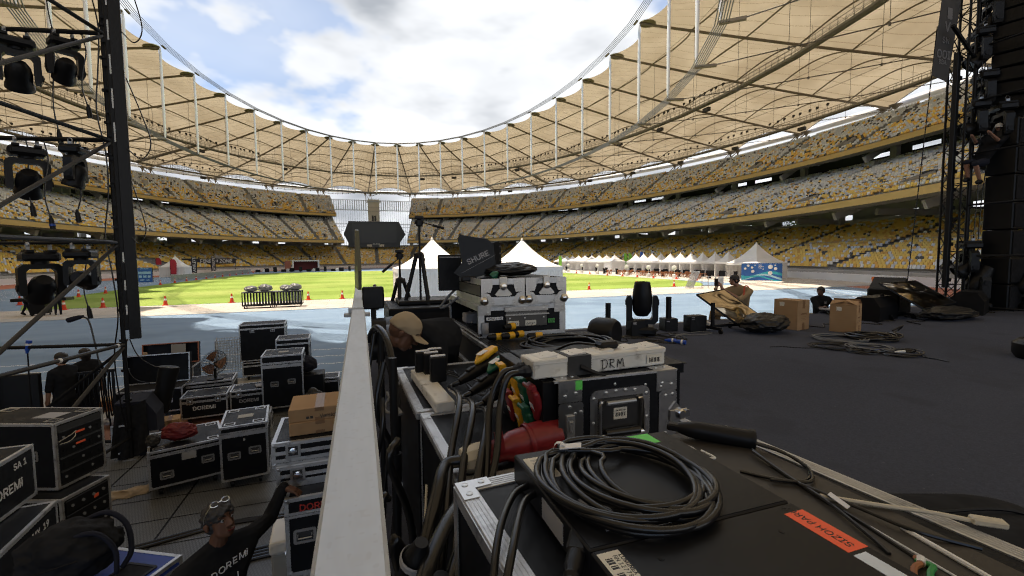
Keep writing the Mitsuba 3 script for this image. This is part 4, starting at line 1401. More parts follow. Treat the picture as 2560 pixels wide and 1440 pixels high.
fl = [(-60.2, 136, 'red', 4.2, ''), (-57.6, 141.5, 'red', 4.2, ''), (-49.4, 137.5, 'red', 4.4, ''), (-38.1, 113.0, 'red', 3.9, ''), (-37.6, 124, 'black', 4.3, 'ATHLETE'), (-39.3, 145, 'black', 4.5, 'ATHLETE'), (-40, 163, 'red', 4.4, '')]
fd = ['leftmost red feather flag seen through the left scaffold', 'red feather flag right behind the left scaffold post', 'tall red feather flag left of the white tent', 'red feather flag in front of the white tent on the track', 'nearer black feather flag with white lettering', 'farther black feather flag with white lettering', 'rightmost red feather flag by the finish banner']
for i, (x, y, c, h, tx) in enumerate(fl):
    t = Thing('feather_flag', fd[i], 'flag', tr(x, y, 0) @ rotz(.45))
    b = MB(); b.prism([(0, .7), (1.0, .6), (1.15, h - .9), (.85, h - .15), (.25, h), (0, h - .3)], -.012, .012, kx); t.part('cloth', b, c + '_flag')
    b = MB(); b.tube([(0, 0, 0), (0, 0, h - .2), (.4, 0, h)], .03, 5, 3); t.part('pole', b, 'black_metal')
    b = MB(); b.box(-.3, .3, -.3, .3, 0, .06); t.part('base', b, 'black_metal')
    if tx:
        b = MB(); b.mesh(meshkit.text_mesh(tx, .55, .01, True), tr(.82, -.016, .9) @ kx @ rotz(PI / 2)); t.part('lettering', b, 'print_white')
    elif i in (0, 2, 3):
        b = MB(); b.mesh(meshkit.text_mesh('FINISH', .28, .01, True), tr(.70, -.016, 1.5) @ kx @ rotz(PI / 2)); t.part('lettering', b, 'strap_red')

# left side: barriers, boards, finish banner
bar_ = Kit('crowd_barrier')
b = MB()
for z in (.12, 1.08):
    b.cyl((0, 0, z), (2.2, 0, z), .022, 5)
for x in (0, 2.2):
    b.cyl((x, 0, 0), (x, 0, 1.08), .022, 5)
    b.bar((x, -.25, .02), (x, .25, .02), .04)
bar_.part('frame', b, 'barrier_grey')
b = MB()
for x in np.arange(.11, 2.15, .11):
    b.cyl((x, 0, .12), (x, 0, 1.08), .009, 4)
b.box(.05, 2.15, .012, .02, .16, 1.04); bar_.part('infill', b, 'barrier_grey')
for i in range(22):
    bar_.place(tr(-29.0 + .05 * i, 86 + 2.3 * i, .012) @ rotz(PI / 2 - .02), f'grey crowd barrier in the line left of the pitch, {nth[i]} from the stage', 'barrier', 'grey crowd barriers left of the pitch')
t = Thing('course_map_board', 'blue course map board standing on the track at the left', 'board', tr(-33, 87.4, 0) @ rotz(.36))
b = MB(); b.box(-.95, .95, -.05, .05, .05, 2.4); t.part('panel', b, 'sign_blue')
b = MB(); b.box(-.8, .8, -.065, -.05, 1.35, 1.75); b.box(-.5, .5, -.065, -.05, 2.15, 2.25)
for k in range(3):
    b.box(-.75 + .55 * k, -.35 + .55 * k, -.065, -.05, .75, 1.15)
b.box(-.6, -.1, -.065, -.05, .3, .5); b.box(.15, .6, -.065, -.05, .3, .45); t.part('print', b, 'wave_pale', kind='stuff')
b = MB(); b.box(.98, 1.06, -.05, .6, .05, 2.4); t.part('side_panel', b, 'black_flag'); b = MB(); b.box(1.06, 1.075, .05, .5, .4, 2.2); t.part('side_print', b, 'green_flag')
t = Thing('finish_banner', 'long black banner reading FINISH ZONE over the left tunnel ramp', 'banner', tr(-41.5, 152, 0) @ rotz(.62))
b = MB(); b.box(-7.0, 7.0, -.1, .1, 2.55, 4.15); t.part('cloth', b, 'black_flag')
b = MB(); tm = meshkit.text_mesh('FINISH ZONE', .95, .02, True); b.mesh(tm, tr(-2.6, -.105, 2.9) @ kx); t.part('lettering', b, 'print_white')
for x in (-6.9, 0, 6.9):
    b = MB(); b.cyl((x, .15, 0), (x, .15, 4.1), .06, 6); t.part('post', b, 'black_metal')
t = Thing('ramp_tunnel', 'grey vehicle ramp tunnel cut in the left lower bowl by the finish banner', 'tunnel')
b = MB(); kq = tr(-36.5, 166, 0) @ rotz(.9)
b.prism([(-9, 0), (9, 0), (-9, 5.4)], 0, .4, kq @ tr(0, 0, 0) @ kx); t.part('side_wall', b, 'concrete')

# booth and black boards at the far end of the pitch
t = Thing('far_booth', 'white framed booth with a dark red inside at the far end of the pitch', 'booth', tr(-17.2, 165, 0) @ rotz(.15))
b = MB(); b.box(-4.2, 4.2, 0, 3, 3.0, 3.4); b.box(-4.2, -3.7, 0, 3, 0, 3.0); b.box(3.7, 4.2, 0, 3, 0, 3.0); t.part('frame', b, 'white_paint')
b = MB(); b.box(-3.7, 3.7, 2.8, 3, 0, 3.0); t.part('back', b, 'bag_red')
b = MB()
for x in np.arange(-4.1, 4.2, 1.0):
    b.cyl((x, .1, 3.4), (x, .1, 4.4), .04, 5)
b.cyl((-4.2, .1, 4.4), (4.2, .1, 4.4), .04, 5); t.part('railing', b, 'steel_grey')
b = MB(); b.box(-6.4, -4.6, 0, .3, 0, 3.2); t.part('side_banner', b, 'track_red')
for i, x in enumerate(np.linspace(-28, -3, 12)):
    t = Thing('far_equipment', f'small black boxed item at the far edge of the pitch, {nth[i]} from the left', 'equipment', tr(x, 143 + .4 * math.sin(i * 3) - .35 * x * .3, 0) @ rotz(i), 'black items at the far edge of the pitch')
    b = MB(); b.cbox(-.6, .6, -.35, .35, .0, .75 + .35 * (i % 3), .05); t.part('box', b, 'black_plastic')
    if i % 2:
        b = MB(); b.cbox(-1.6, -.7, -.1, .1, .1, .9, .03); t.part('panel', b, 'white_plastic')
mh = [(-16, 165.4, 3.4), (-18.6, 165.2, 3.4), (-14.2, 165.6, 3.4)]
for i, (x, y, z) in enumerate(mh):
    person(f'person in black standing on the roof of the far booth, {nth[i]} from the right', standing(1.7), tr(x, y, z) @ rotz(PI), res=.07)
person('person in red running kit by the white wall at the far left', standing(1.7, .25), tr(-43.0, 86, 0) @ rotz(1.2), shirt='red_flag', res=.05)

# trolleys full of sacks on the boarded path
for i, (x0, x1) in enumerate(((-7.72, -5.92), (-5.86, -4.02))):
    t = Thing('cage_trolley', f'black slatted cage trolley on the boarded path carrying sacks, {["left", "right"][i]} one of the pair', 'trolley', tr((x0 + x1) / 2, 35.25, .012), 'black cage trolleys on the boarded path')
    w = (x1 - x0) / 2
    b = MB()
    for y in (-.42, .42):
        for z in (.20, 1.10):
            b.bar((-w, y, z), (w, y, z), .06)
        for x in (-w, 0, w):
            b.bar((x, y, .17), (x, y, 1.13), .06)
    for x in (-w, w):
        for z in (.20, 1.10):
            b.bar((x, -.42, z), (x, .42, z), .06)
    t.part('frame', b, 'black_metal')
    for y in (-.43, .43):
        for x in np.linspace(-w + .16, w - .16, 9):
            b = MB(); b.box(x - .045, x + .045, y - .012, y + .012, .22, 1.08); t.part('slat', b, 'steel_grey' if y > 0 else 'black_metal')
    b = MB(); b.box(-w, w, -.42, .42, .15, .19); t.part('floor', b, 'black_metal')
    for x in (-w + .1, w - .1):
        for y in (-.36, .36):
            b = MB(); b.cyl((x - .02, y, .07), (x + .02, y, .07), .07, 10); b.box(x - .012, x + .012, y - .03, y + .03, .07, .15); t.part('castor', b, 'black_plastic')
    b = MB(); b.box(-w, w, -.4, .4, 1.13, 1.15); t.part('cover_board', b, 'steel_grey')


def sack(x, y, z, sx, sy, sz, seed, label, mt, cat='sack', name='sack', group=None):
    s = trimesh.creation.icosphere(4); v = s.vertices * V(sx, sy, sz)
    v[:, 2] = np.where(v[:, 2] < 0, v[:, 2] * .75, v[:, 2])
    n = meshkit.fbm(s.vertices * 2.2 + seed, 4, seed) - .5; f = np.abs(meshkit.noise(s.vertices * 5.5 + seed, seed) - .5)
    v = v * (1 + .5 * n[:, None] - .16 * f[:, None])
    v[:, 2] -= v[:, 2].min()
    t = Thing(name, label, cat, tr(x, y, z), group); t.part('bag', (v, s.faces), mt, smooth=True)
    return t


mat('sack_grey', P((.14, .145, .15), .30))
for i, (x, y, sx) in enumerate(((-7.25, 35.2, .42), (-6.35, 35.2, .46), (-5.0, 35.2, .46), (-4.45, 35.3, .42))):
    sack(x, y, 1.16, sx, .36, .24 + .05 * (i % 2), 30 + i, f'shiny dark grey sack on top of the cage trolleys, {nth[i]} from the left', 'sack_grey', group='grey sacks on the cage trolleys')
b = MB(); t = Thing('hand_cart', 'small flat hand cart with an upright handle on the boarded path', 'cart', tr(.2, 31.5, .0) @ rotz(.2))
b.box(-.5, .5, -.3, .3, .2, .25); t.part('deck', b, 'steel_grey'); b = MB(); b.tube([(.45, -.25, .25), (.45, -.25, 1.0), (.45, .25, 1.0), (.45, .25, .25)], .02, 5, 1); t.part('handle', b, 'steel_grey')
for x in (-.4, .4):
    b = MB(); b.cyl((x, -.28, .09), (x, -.22, .09), .09, 10); b.cyl((x, .22, .09), (x, .28, .09), .09, 10); t.part('wheels', b, 'black_plastic')
person('person in black with head bowed standing on the boarded path by the tents', standing(1.70, .06, ((.0, .06, -.05, .22), (.0, .06, -.05, .22)), lean=.05), tr(.95, 30.4, 0) @ rotz(1.9), look=(0, 1, -.75), skin='skin_mid', res=.03)
# stack of steel barriers and a barrier frame near the right edge
t = Thing('barrier_stack', 'leaning stack of grey steel fence panels near the right pitch corner', 'fence panels', tr(33.0, 37.6, 0) @ rotz(-.7))
for k in range(7):
    b = MB(); kk = tr(.12 * k - 1.0, 0, 0) @ roty(.35)
    for y in (-.9, .9, -.3, .3):
        b.bar((0, y, .0), (0, y, 1.9), .04, m=kk)
    for z in (.05, 1.85):
        b.bar((0, -.9, z), (0, .9, z), .04, m=kk)
    t.part('panel', b, 'barrier_grey')
t = Thing('steel_frame', 'open steel barrier frame beside the leaning fence panels', 'frame', tr(34.6, 37.0, 0) @ rotz(-.7))
b = MB()
for x in (-1.0, -.4, .3, 1.0):
    b.bar((x, -.3, 0), (x, -.3, 1.2), .05); b.bar((x, .3, 0), (x, .3, 1.2), .05)
for y in (-.3, .3):
    b.bar((-1, y, 1.2), (1, y, 1.2), .05); b.bar((-1, y, .25), (1, y, .25), .05)
t.part('frame', b, 'barrier_grey'); b = MB(); b.box(.5, .95, -.25, .25, .3, 1.15); t.part('panel', b, 'barrier_grey')
t = Thing('rubbish_bin', 'tall orange rubbish bin by the right hand track wall', 'bin', tr(51.0, 31.8, 0))
b = MB(); b.lathe([(.22, .02), (.30, .80), (.34, .80), (.34, .86), (.30, .86), (.29, .97), (0, .97)], 14); t.part('body', b, 'orange_bin', smooth=35)
# two men wheeling a loaded case across the path on the left
person('person in black pushing the loaded wheeled case, left one of the two on the path', standing(1.7, .28, ((.0, .2, -.05, .42), (.0, .2, -.05, .42)), lean=.12), tr(-19.95, 36.3, 0) @ rotz(-PI / 2), res=.03)
person('person in black with curly hair walking behind the loaded wheeled case', standing(1.7, .12, ((.06, .05, .05, .2), (.06, .05, .05, .2))), tr(-18.2, 35.9, 0) @ rotz(.3), res=.03)
t = Thing('wheeled_case', 'black flight case on castors with a long dark panel lying on top', 'flight case', tr(-19.1, 36.0, 0))
b = MB(); b.cbox(-.38, .38, -.35, .35, .14, .92, .01); t.part('body', b, 'case_panel')
b = MB(); b.cbox(-1.2, 1.5, -.45, .45, .93, 1.12, .02); t.part('panel', b, 'black_plastic')
b = MB()
for x in (-.3, .3):
    for y in (-.28, .28):
        b.cyl((x - .02, y, .06), (x + .02, y, .06), .06, 8); b.box(x - .01, x + .01, y - .03, y + .03, .06, .14)
t.part('castors', b, 'black_plastic')
# ------------------------------------------------------------------ the stage
SZ = 1.9
b = MB(); b.box(.06, 16.5, -9, 7.72, 1.78, SZ); struct('stage_floor', b, 'carpet')
b = MB(); b.box(.06, 16.5, 7.724, 8.2, 1.72, 1.84); struct('stage_lip', b, 'deck_steel')
sk = Thing('stage_skirt', 'black cloth skirt and framework closing the side and front of the stage', 'stage skirt')
b = MB(); b.box(.12, .16, -9, 7.6, 0, 1.775); b.box(.165, 16.4, 7.56, 7.6, 0, 1.715); sk.part('cloth', b, 'black_cloth')
for y in np.arange(-7.6, 7.7, 2.0):
    b = MB(); b.cyl((.04, y, 0), (.04, y, 1.77), .03, 8); sk.part('upright', b, 'black_metal')
struct('deck_floor', (MB().box(-30, 25, -12, 11.15, -.02, .018)), 'deck_steel')
b = MB(); b.box(-30, -1.6, 11.2, 14.1, -.02, .02); struct('deck_boards', b, 'concrete')
b = MB(); b.box(-6.8, -2.6, 9.9, 11.19, -.02, .0225); struct('deck_ply', b, 'ply_red')
mat('ply_red', P((.24, .115, .075), .8))
# seams of the steel planks
b = MB()
for x in np.arange(-8.2, 0, 1.16):
    b.box(x - .012, x + .012, 1, 11.1, .0186, .0215)
struct('deck_seams', b, 'black_metal')
b = MB()
for y in np.arange(2.3, 11, .62):
    b.box(-9, -.2, y - .006, y + .006, .0192, .0222)
struct('deck_joints', b, 'black_metal')
# ------------------------------------------------------------------ guard rail along the edge of the stage
gr = Thing('guard_rail', 'scratched galvanised guard rail running away along the stage edge', 'rail')
b = MB(); b.cbox(-.055, .019, -1.0, 2.86, 2.972, 3.0, .005); gr.part('top_rail', b, 'galvanised')
b = MB(); b.cbox(-.055, .012, 2.90, 5.5, 2.972, 3.003, .005); b.tube([(-.03, 5.5, 2.985), (-.03, 5.62, 2.95), (-.03, 5.66, 2.6)], .033, 8); gr.part('far_rail', b, 'galvanised')
b = MB(); b.cbox(-.10, .05, 2.84, 2.92, 2.955, 2.975, .003); b.cbox(-.075, .015, 2.855, 2.905, 2.975, 3.008, .003); gr.part('joint_plate', b, 'steel_grey')
for y in (.9, 2.88, 4.6):
    b = MB(); b.cyl((-.03, y, 1.2), (-.03, y, 2.972), .024, 10); gr.part('post', b, 'galvanised')
    b = MB(); b.cbox(-.08, .10, y - .05, y + .05, 1.55, 1.85, .01); gr.part('post_socket', b, 'black_metal')
for z in (2.45, 2.05):
    b = MB(); b.cyl((-.03, -1, z), (-.03, 5.6, z), .017, 8); gr.part('mid_rail', b, 'black_metal')
pn = Thing('olive_panel', 'tall narrow olive panel seen nearly edge on behind the rail joint', 'panel')
kk = tr(-.015, 3.6, 0) @ rotz(-1.50)
b = MB(); b.prism([(-.20, 3.08), (.16, 3.08), (.20, 3.22), (.06, 3.52), (-.02, 3.53), (-.22, 3.20)], -.012, .012, kk @ kx); pn.part('panel', b, 'olive_paint')
mat('olive_paint', P((.085, .085, .055), .35))
b = MB(); b.cbox(-.08, .08, -.05, .05, 2.92, 3.09, .01, m=tr(.09, 3.62, 0)); b.cyl((.09, 3.62, 2.6), (.09, 3.62, 2.95), .02, 8); pn.part('bracket', b, 'black_plastic')
b = MB(); b.cyl((.07, 3.45, 2.78), (.17, 3.45, 2.78), .085, 14); b.cyl((.05, 3.5, 2.62), (.16, 3.5, 2.62), .08, 14); pn.part('reel', b, 'black_plastic', smooth=40)


# ------------------------------------------------------------------ moving head lamps
def moving_head(label, m, hang=False, tilt=.0, pan=0.0, s=1.0, beam=False, group=None):
    """base at the origin, head above (or below when hung)"""
    k = m @ rotz(pan) @ sc(s) @ (rotx(PI) if hang else np.eye(4))
    t = Thing('moving_head_lamp', label, 'stage lamp', k, group)
    b = MB(); b.cbox(-.21, .21, -.16, .16, .015, .15, .03); b.cbox(-.17, .17, -.17, .17, .04, .12, .01); t.part('base', b, 'black_plastic')
    b = MB(); b.cyl((0, 0, .15), (0, 0, .19), .10, 16); t.part('bearing', b, 'black_metal')
    b = MB()
    b.prism([(-.25, .25), (-.19, .19), (.19, .19), (.25, .25), (.255, .60), (.235, .66), (.175, .66), (.165, .60), (.165, .31), (.13, .265), (-.13, .265), (-.165, .31), (-.165, .60), (-.175, .66), (-.235, .66), (-.255, .60)], -.07, .07, kx)
    t.part('yoke', b, 'black_plastic')
    for e in (-1, 1):
        b = MB(); b.cyl((e * .252, 0, .55), (e * .268, 0, .55), .05, 14); t.part('yoke_cap', b, 'black_metal')
    hk = tr(0, 0, .55) @ rotx(tilt)
    b = MB()
    if beam:
        b.lathe([(.0, -.22), (.10, -.22), (.15, -.14), (.16, -.02), (.158, .10), (.15, .18), (.125, .33), (.118, .335), (.112, .32), (.0, .22)], 22, hk)
    else:
        b.lathe([(.0, -.20), (.09, -.20), (.14, -.12), (.155, .0), (.15, .10), (.17, .16), (.172, .22), (.16, .235), (.14, .20), (0, .17)], 22, hk)
    t.part('head', b, 'black_plastic', smooth=45)
    b = MB(); b.lathe([(.0, .21), (.10, .20), (.112, .18)] if not beam else [(0, .26), (.11, .25), (.115, .24)], 18, hk); t.part('lens', b, 'lens_glass', smooth=True)
    if hang:
        for e in (-.12, .12):
            b = MB(); b.box(e - .02, e + .02, -.03, .03, -.07, .02); b.lathe([(.035, -.02), (.045, 0), (.035, .02), (.03, 0), (.035, -.02)], 12, tr(e, 0, -.095) @ roty(PI / 2)); t.part('clamp', b, 'steel_grey')
        b = MB(); b.box(-.16, -.08, -.15, .15, -.02, .015); b.box(.08, .16, -.15, .15, -.02, .015); t.part('bracket', b, 'black_metal')
    else:
        for e in (-1, 1):
            b = MB(); b.tube([(e * .215, -.06, .08), (e * .25, -.05, .10), (e * .25, .05, .10), (e * .215, .06, .08)], .012, 6); t.part('handle', b, 'black_metal')
    return t


mat('lens_glass', P((.02, .02, .025), .06, spec=.8))
moving_head('black moving head lamp standing upright on the front of the stage', tr(4.75, 6.75, SZ), tilt=.10, pan=-.5, s=1.08, beam=True)

# left scaffold tower, turned a little against the stage
N0 = V(-3.72, 8.94, 0); E1 = V(-.978, .208, 0); E2 = V(-.208, -.978, 0)
LV = [.33, 1.95, 3.62, 5.25, 6.9, 8.5]
sc_ = Thing('scaffold_tower', 'black scaffold tower with grey braces on the left of the stage', 'scaffold')
def tb_(name, p, q, r=.026, mt='black_metal', n=8):
    b = MB(); b.cyl(p, q, r, n); return sc_.part(name, b, mt, smooth=40)


for d in (V(0, 0, 0), E1 * 2.07, E2 * 2.4, E1 * 2.07 + E2 * 2.4):
    tb_('upright', N0 + d, N0 + d + V(0, 0, 9.0), .034)
    b = MB(); b.box(-.09, .09, -.09, .09, .018, .03, tr(*(N0 + d))); sc_.part('base_plate', b, 'steel_grey')
    if d @ d < 1:
        for z in np.arange(.5, 9, .5):
            b = MB(); b.cyl(N0 + V(0, 0, z), N0 + V(0, 0, z + .035), .058, 10); sc_.part('rosette', b, 'black_metal')
for i, z in enumerate(LV[1:], 1):
    p = N0 + V(0, 0, z)
    tb_('crossbar', p, p + E1 * 2.07, .036 if i > 2 else .028)
    tb_('crossbar', p, p + E2 * 2.4, .030, 'grey_tube' if i in (1, 2) else 'black_metal')
    tb_('brace', p + V(0, 0, -.04), N0 + E2 * 2.4 + V(0, 0, LV[i - 1]), .028, 'grey_tube')
    if i in (1,):
        tb_('brace', p + V(0, 0, -.06), N0 + E1 * 1.6 + V(0, 0, LV[i - 1] + .3), .026)
        b = MB()
        for f in (.06, .5, .92):
            q = p + E2 * 2.4 * f; b.cyl(q - E2 * .022, q + E2 * .022, .0335, 12)
        sc_.part('white_clamp', b, 'white_paint')
tb_('crossbar', N0 + V(0, 0, .33), N0 + E1 * 2.07 + V(0, 0, .33), .026); tb_('crossbar', N0 + V(0, 0, .38), N0 + E2 * 2.4 + V(0, 0, .25), .026)
bt = Thing('light_batten', 'tall black upright batten with white slots beside the left scaffold', 'light batten')
b = MB(); b.cbox(-.075, .075, -.05, .05, 2.05, 9.0, .008, m=tr(-3.52, 8.86, 0) @ rotz(.3)); bt.part('body', b, 'black_plastic')
b = MB(); b.cbox(-.03, .03, -.03, .03, 2.2, 9.0, .006, m=tr(-3.615, 8.84, 0) @ rotz(.3)); bt.part('channel', b, 'black_metal')
for z in np.r_[np.arange(5.2, 8.8, .52), 2.45, 2.85, 3.3]:
    b = MB(); b.box(-.012, .012, -.065, -.055, z, z + (.30 if z > 4 else .16), m=tr(-3.612, 8.87, 0) @ rotz(.3)); bt.part('slot', b, 'white_paint')
for z in np.arange(2.4, 8.8, .36):
    b = MB(); b.box(-.05, .03, -.045, .045, z, z + .05, tr(-3.64, 8.86, 0)); bt.part('bracket', b, 'black_metal')
hl = [(.56, 4, .9, 'second', .85, .3), (1.22, 4, .6, 'first', 1.0, .1), (.52, 3, .3, 'second', .82, 1.2), (1.2, 3, .8, 'first', 1.0, .2), (.54, 2, 1.35, 'second', .86, -.35), (1.14, 2, .9, 'first', 1.05, .35)]
for d, lv, tilt, n_, s_, pan in hl:
    p = N0 + E1 * d + V(0, 0, LV[lv] - .10 * s_ - .03)
    moving_head(f'black lamp hung on the {["", "", "lowest", "middle", "top"][lv]} bar of the left scaffold, {n_} from the left', tr(*p), hang=True, tilt=tilt, pan=pan + .35, s=s_)


def cable(label, pts, r=.008, mt='rubber', name='cable', plug=None, n=6, sm=6, cat='cable'):
    t = Thing(name, label, cat)
    b = MB(); b.tube(pts, r, n, sm); t.part('sheath', b, mt, smooth=50)
    return t


def plug_on(t, p, d, L=.11, r=.024, mt='black_plastic', ring=None):
    d = np.asarray(d, float); d /= np.linalg.norm(d); p = np.asarray(p, float)
    b = MB(); b.cyl(p - d * .05, p, r * .45, 10, r * .7); b.cyl(p, p + d * L * .55, r * .85, 12, r); b.cyl(p + d * L * .55, p + d * L, r, 12); t.part('plug', b, mt, smooth=40)
    if ring:
        b = MB(); b.cyl(p + d * L * .5, p + d * L * .72, r * 1.12, 12); t.part('plug_ring', b, ring)


def hang(d, lv, zs, bend, lab, tip, mt='black_plastic', ring=None, e2=0.0):
    p = N0 + E1 * d + E2 * e2 + V(0, 0, LV[lv])
    pts = [p + V(0, 0, -.02)] + [p + V(bend * math.sin(i * 1.7) * .03, 0, (zs - LV[lv]) * i / 4) for i in range(1, 5)]
    t = cable(lab, pts, .009); plug_on(t, pts[-1], (.1, 0, -1), .16, .034, mt, ring)


hang(.72, 5, 6.9, 1.0, 'black cable with a socket hanging from above the top bar of the left scaffold', 0)
hang(.30, 4, 5.75, 1.4, 'black cable with a plug hanging from the top bar near the left post', 0)
hang(.74, 4, 5.35, 1.0, 'long thin black cable hanging down to the middle bar of the left scaffold', 0)
hang(1.20, 3, 4.20, 1.0, 'leftmost black cable with a plug hanging below the middle lamps', 0)
hang(.95, 3, 4.0, 1.3, 'black cable with a dark blue plug hanging below the middle lamps', 0, ring='plug_blue')
hang(.52, 3, 4.1, -1.5, 'black cable with an angled plug hanging right of the blue one', 0)
hang(.50, 2, 2.55, 1.0, 'pair end black cable hanging under the lowest lamp of the scaffold', 0)
t = cable('black cable with a blue plug looping up under the lowest lamp', [N0 + E1 * .62 + V(0, 0, 2.42), N0 + E1 * .5 + V(0, 0, 2.36), N0 + E1 * .42 + V(0, 0, 1.9), N0 + E1 * .30 + V(0, 0, .9), N0 + E1 * .28 + V(0, 0, .3)], .012)
plug_on(t, N0 + E1 * .62 + V(0, 0, 2.42), (-1, 0, -.3), .17, .04, 'navy_cloth')
t = cable('thin cable hanging at the left edge with a blue ringed plug', [N0 + E1 * 1.42 + V(0, 0, .5), N0 + E1 * 1.43 + V(0, 0, 1.2), N0 + E1 * 1.42 + V(0, 0, 1.86)], .010)
plug_on(t, N0 + E1 * 1.42 + V(0, 0, 1.9), (.2, 0, 1), .16, .036, 'plug_blue', 'print_white')
cable('long black cable tied down the left scaffold post', [N0 + V(-.06, -.08, z) + V(.05 * math.sin(z * 3), 0, 0) for z in np.linspace(8.9, .5, 14)], .010)
cable('black cable looping out beside the upright batten near the top', [(-3.40, 8.80, 8.2), (-3.26, 8.78, 7.6), (-3.14, 8.78, 7.0), (-3.25, 8.78, 6.75), (-3.42, 8.80, 6.9)], .009)
cable('black cable looping out beside the middle of the upright batten', [(-3.40, 8.80, 6.2), (-3.22, 8.78, 5.65), (-3.12, 8.78, 5.2), (-3.25, 8.78, 4.95), (-3.45, 8.80, 5.1)], .009)
cable('black cable curving beside the lower part of the upright batten', [(-3.42, 8.80, 4.6), (-3.30, 8.78, 4.1), (-3.26, 8.78, 3.8), (-3.36, 8.78, 3.6), (-3.46, 8.80, 3.7)], .008)
cable('black cable drooping from the foot of the batten to the open case', [(-3.58, 8.8, 2.05), (-3.52, 8.9, 1.75), (-3.42, 9.2, 1.5), (-3.35, 9.6, 1.38)], .008)
cable('black cable looping from the foot of the batten behind the post', [(-3.62, 8.8, 2.05), (-3.66, 8.85, 1.6), (-3.6, 8.95, 1.35), (-3.42, 9.0, 1.25)], .008)

# right tower: scaffold, batten, speaker array, lamps, climber
rt = Thing('speaker_tower', 'dense black scaffold tower with equipment on the right of the stage', 'scaffold')
def rb_(name, p, q, r=.03, mt='black_metal', n=7):
    b = MB(); b.cyl(p, q, r, n); rt.part(name, b, mt, smooth=40)


xs_, ys_, zs_ = (14.3, 15.5, 16.8), (5.2, 6.9), np.arange(1.95, 11.5, 1.25)
for x in xs_:
    for y in ys_:
        rb_('upright', (x, y, SZ), (x, y, 12), .034)
for i, z in enumerate(zs_):
    for y in ys_:
        rb_('crossbar', (xs_[0], y, z), (xs_[2] + .6, y, z), .026)
    for x in xs_:
        rb_('crossbar', (x, ys_[0], z + .05), (x, ys_[1], z + .05), .026)
    if i < len(zs_) - 1:
        a, c = (xs_[0], xs_[1]) if i % 2 else (xs_[1], xs_[0])
        rb_('brace', (a, ys_[0], z), (c, ys_[0], z + 1.25), .024); rb_('brace', (xs_[1], ys_[1], z), (xs_[2], ys_[1], z + 1.25), .024); rb_('brace', (xs_[2] if i % 2 else xs_[1], ys_[0], z), (xs_[1] if i % 2 else xs_[2], ys_[0], z + 1.25), .022)
rb_('outrigger', (14.3, 6.9, 8.0), (13.35, 6.9, 8.65), .045)
b2_ = Thing('light_batten', 'slim black upright batten hanging in front of the right tower', 'light batten')
b = MB(); b.cbox(-.06, .06, -.05, .05, 2.45, 8.2, .008, m=tr(13.98, 7.1, 0)); b2_.part('body', b, 'black_plastic')
for z in np.arange(2.6, 8.1, .45):
    b = MB(); b.box(.05, .14, -.05, .05, z, z + .09, tr(13.98, 7.1, 0)); b2_.part('bracket', b, 'black_metal')
pc = Thing('speaker_column', 'tall black column of stacked speaker cabinets inside the right tower', 'speakers')
for i in range(7):
    b = MB(); b.cbox(14.72, 15.55, 6.25, 6.8, SZ + .66 * i, SZ + .66 * i + .64, .02); pc.part('cabinet', b, 'black_plastic')
    b = MB(); b.box(14.76, 15.50, 6.23, 6.248, SZ + .66 * i + .05, SZ + .66 * i + .59); pc.part('grille', b, 'black_cloth')
la = Thing('line_array', 'curved hanging line array of black loudspeaker cabinets at the top right', 'loudspeaker array')
for i in range(13):
    th_ = -.02 - .045 * max(i - 4, 0); z = 9.2 - .33 * i + .006 * max(i - 4, 0) ** 2; y = 6.4 + .012 * max(i - 4, 0) ** 2; 
    x = 14.62 + .03 * max(i - 3, 0) ** 1.6
    kq = tr(x, y, z) @ rotz(.25) @ rotx(-th_)
    b = MB(); b.cbox(0, 1.35, -.3, .35, -.155, .155, .02, m=kq); c_ = la.part('cabinet', b, 'black_plastic')
    b = MB(); b.box(.06, 1.29, -.315, -.301, -.125, .125, kq); la.part('grille', b, 'black_cloth', under=c_)
b = MB(); b.bar((14.6, 6.4, 9.55), (16.1, 6.8, 9.6), .12, .2); la.part('bumper', b, 'black_metal')
b = MB(); b.cyl((15.3, 6.6, 9.6), (15.3, 6.6, 12), .02, 6); b.sphere((15.3, 6.6, 9.8), .07); la.part('chain', b, 'black_metal')
rl = [(14.45, 6.9, 8.7, .8), (14.6, 6.85, 7.7, .5), (14.45, 6.9, 7.0, 1.4), (14.85, 6.6, 6.9, .3), (14.45, 6.9, 3.6, .9), (14.6, 6.8, 9.5, .6)]
for i, (x, y, z, ti) in enumerate(rl):
    moving_head(f'black moving head lamp hung inside the right tower, number {nth[i]} in the cluster' if False else ['black lamp hung near the top of the right tower', 'black lamp tilted below the upper bar of the right tower', 'black lamp hanging beside the batten of the right tower', 'black lamp hanging just above the climber', 'black lamp hung low in the right tower', 'uppermost black lamp of the right tower'][i], tr(x, y, z), hang=True, tilt=ti, pan=.9, s=1.15)
for i, (x, y, ti) in enumerate(((14.55, 6.75, .5), (15.35, 6.2, .7))):
    moving_head(['black moving head lamp on the floor at the foot of the right tower, left one', 'black moving head lamp on the floor at the right edge, tilted left'][i], tr(x, y, SZ), tilt=ti, pan=1.0, s=1.25, beam=True)
bx_ = Thing('box_truss', 'slender black box truss standing at the front of the right tower', 'truss')
cs_ = [(14.10, 6.95), (14.48, 6.95), (14.10, 7.33), (14.48, 7.33)]
b = MB()
for x, y in cs_:
    b.cyl((x, y, SZ), (x, y, 12), .026, 7)
for i, z in enumerate(np.arange(2.1, 12, .42)):
    for j, (p, q) in enumerate(((0, 1), (1, 3), (3, 2), (2, 0))):
        a_, c_ = cs_[p], cs_[q]; b.cyl((*a_, z), (*c_, z + (.42 if (i + j) % 2 else 0)), .012, 5)
        b.cyl((*a_, z + (.42 if (i + j) % 2 else 0)), (*c_, z), .012, 5)
bx_.part('truss', b, 'black_metal', kind='stuff')
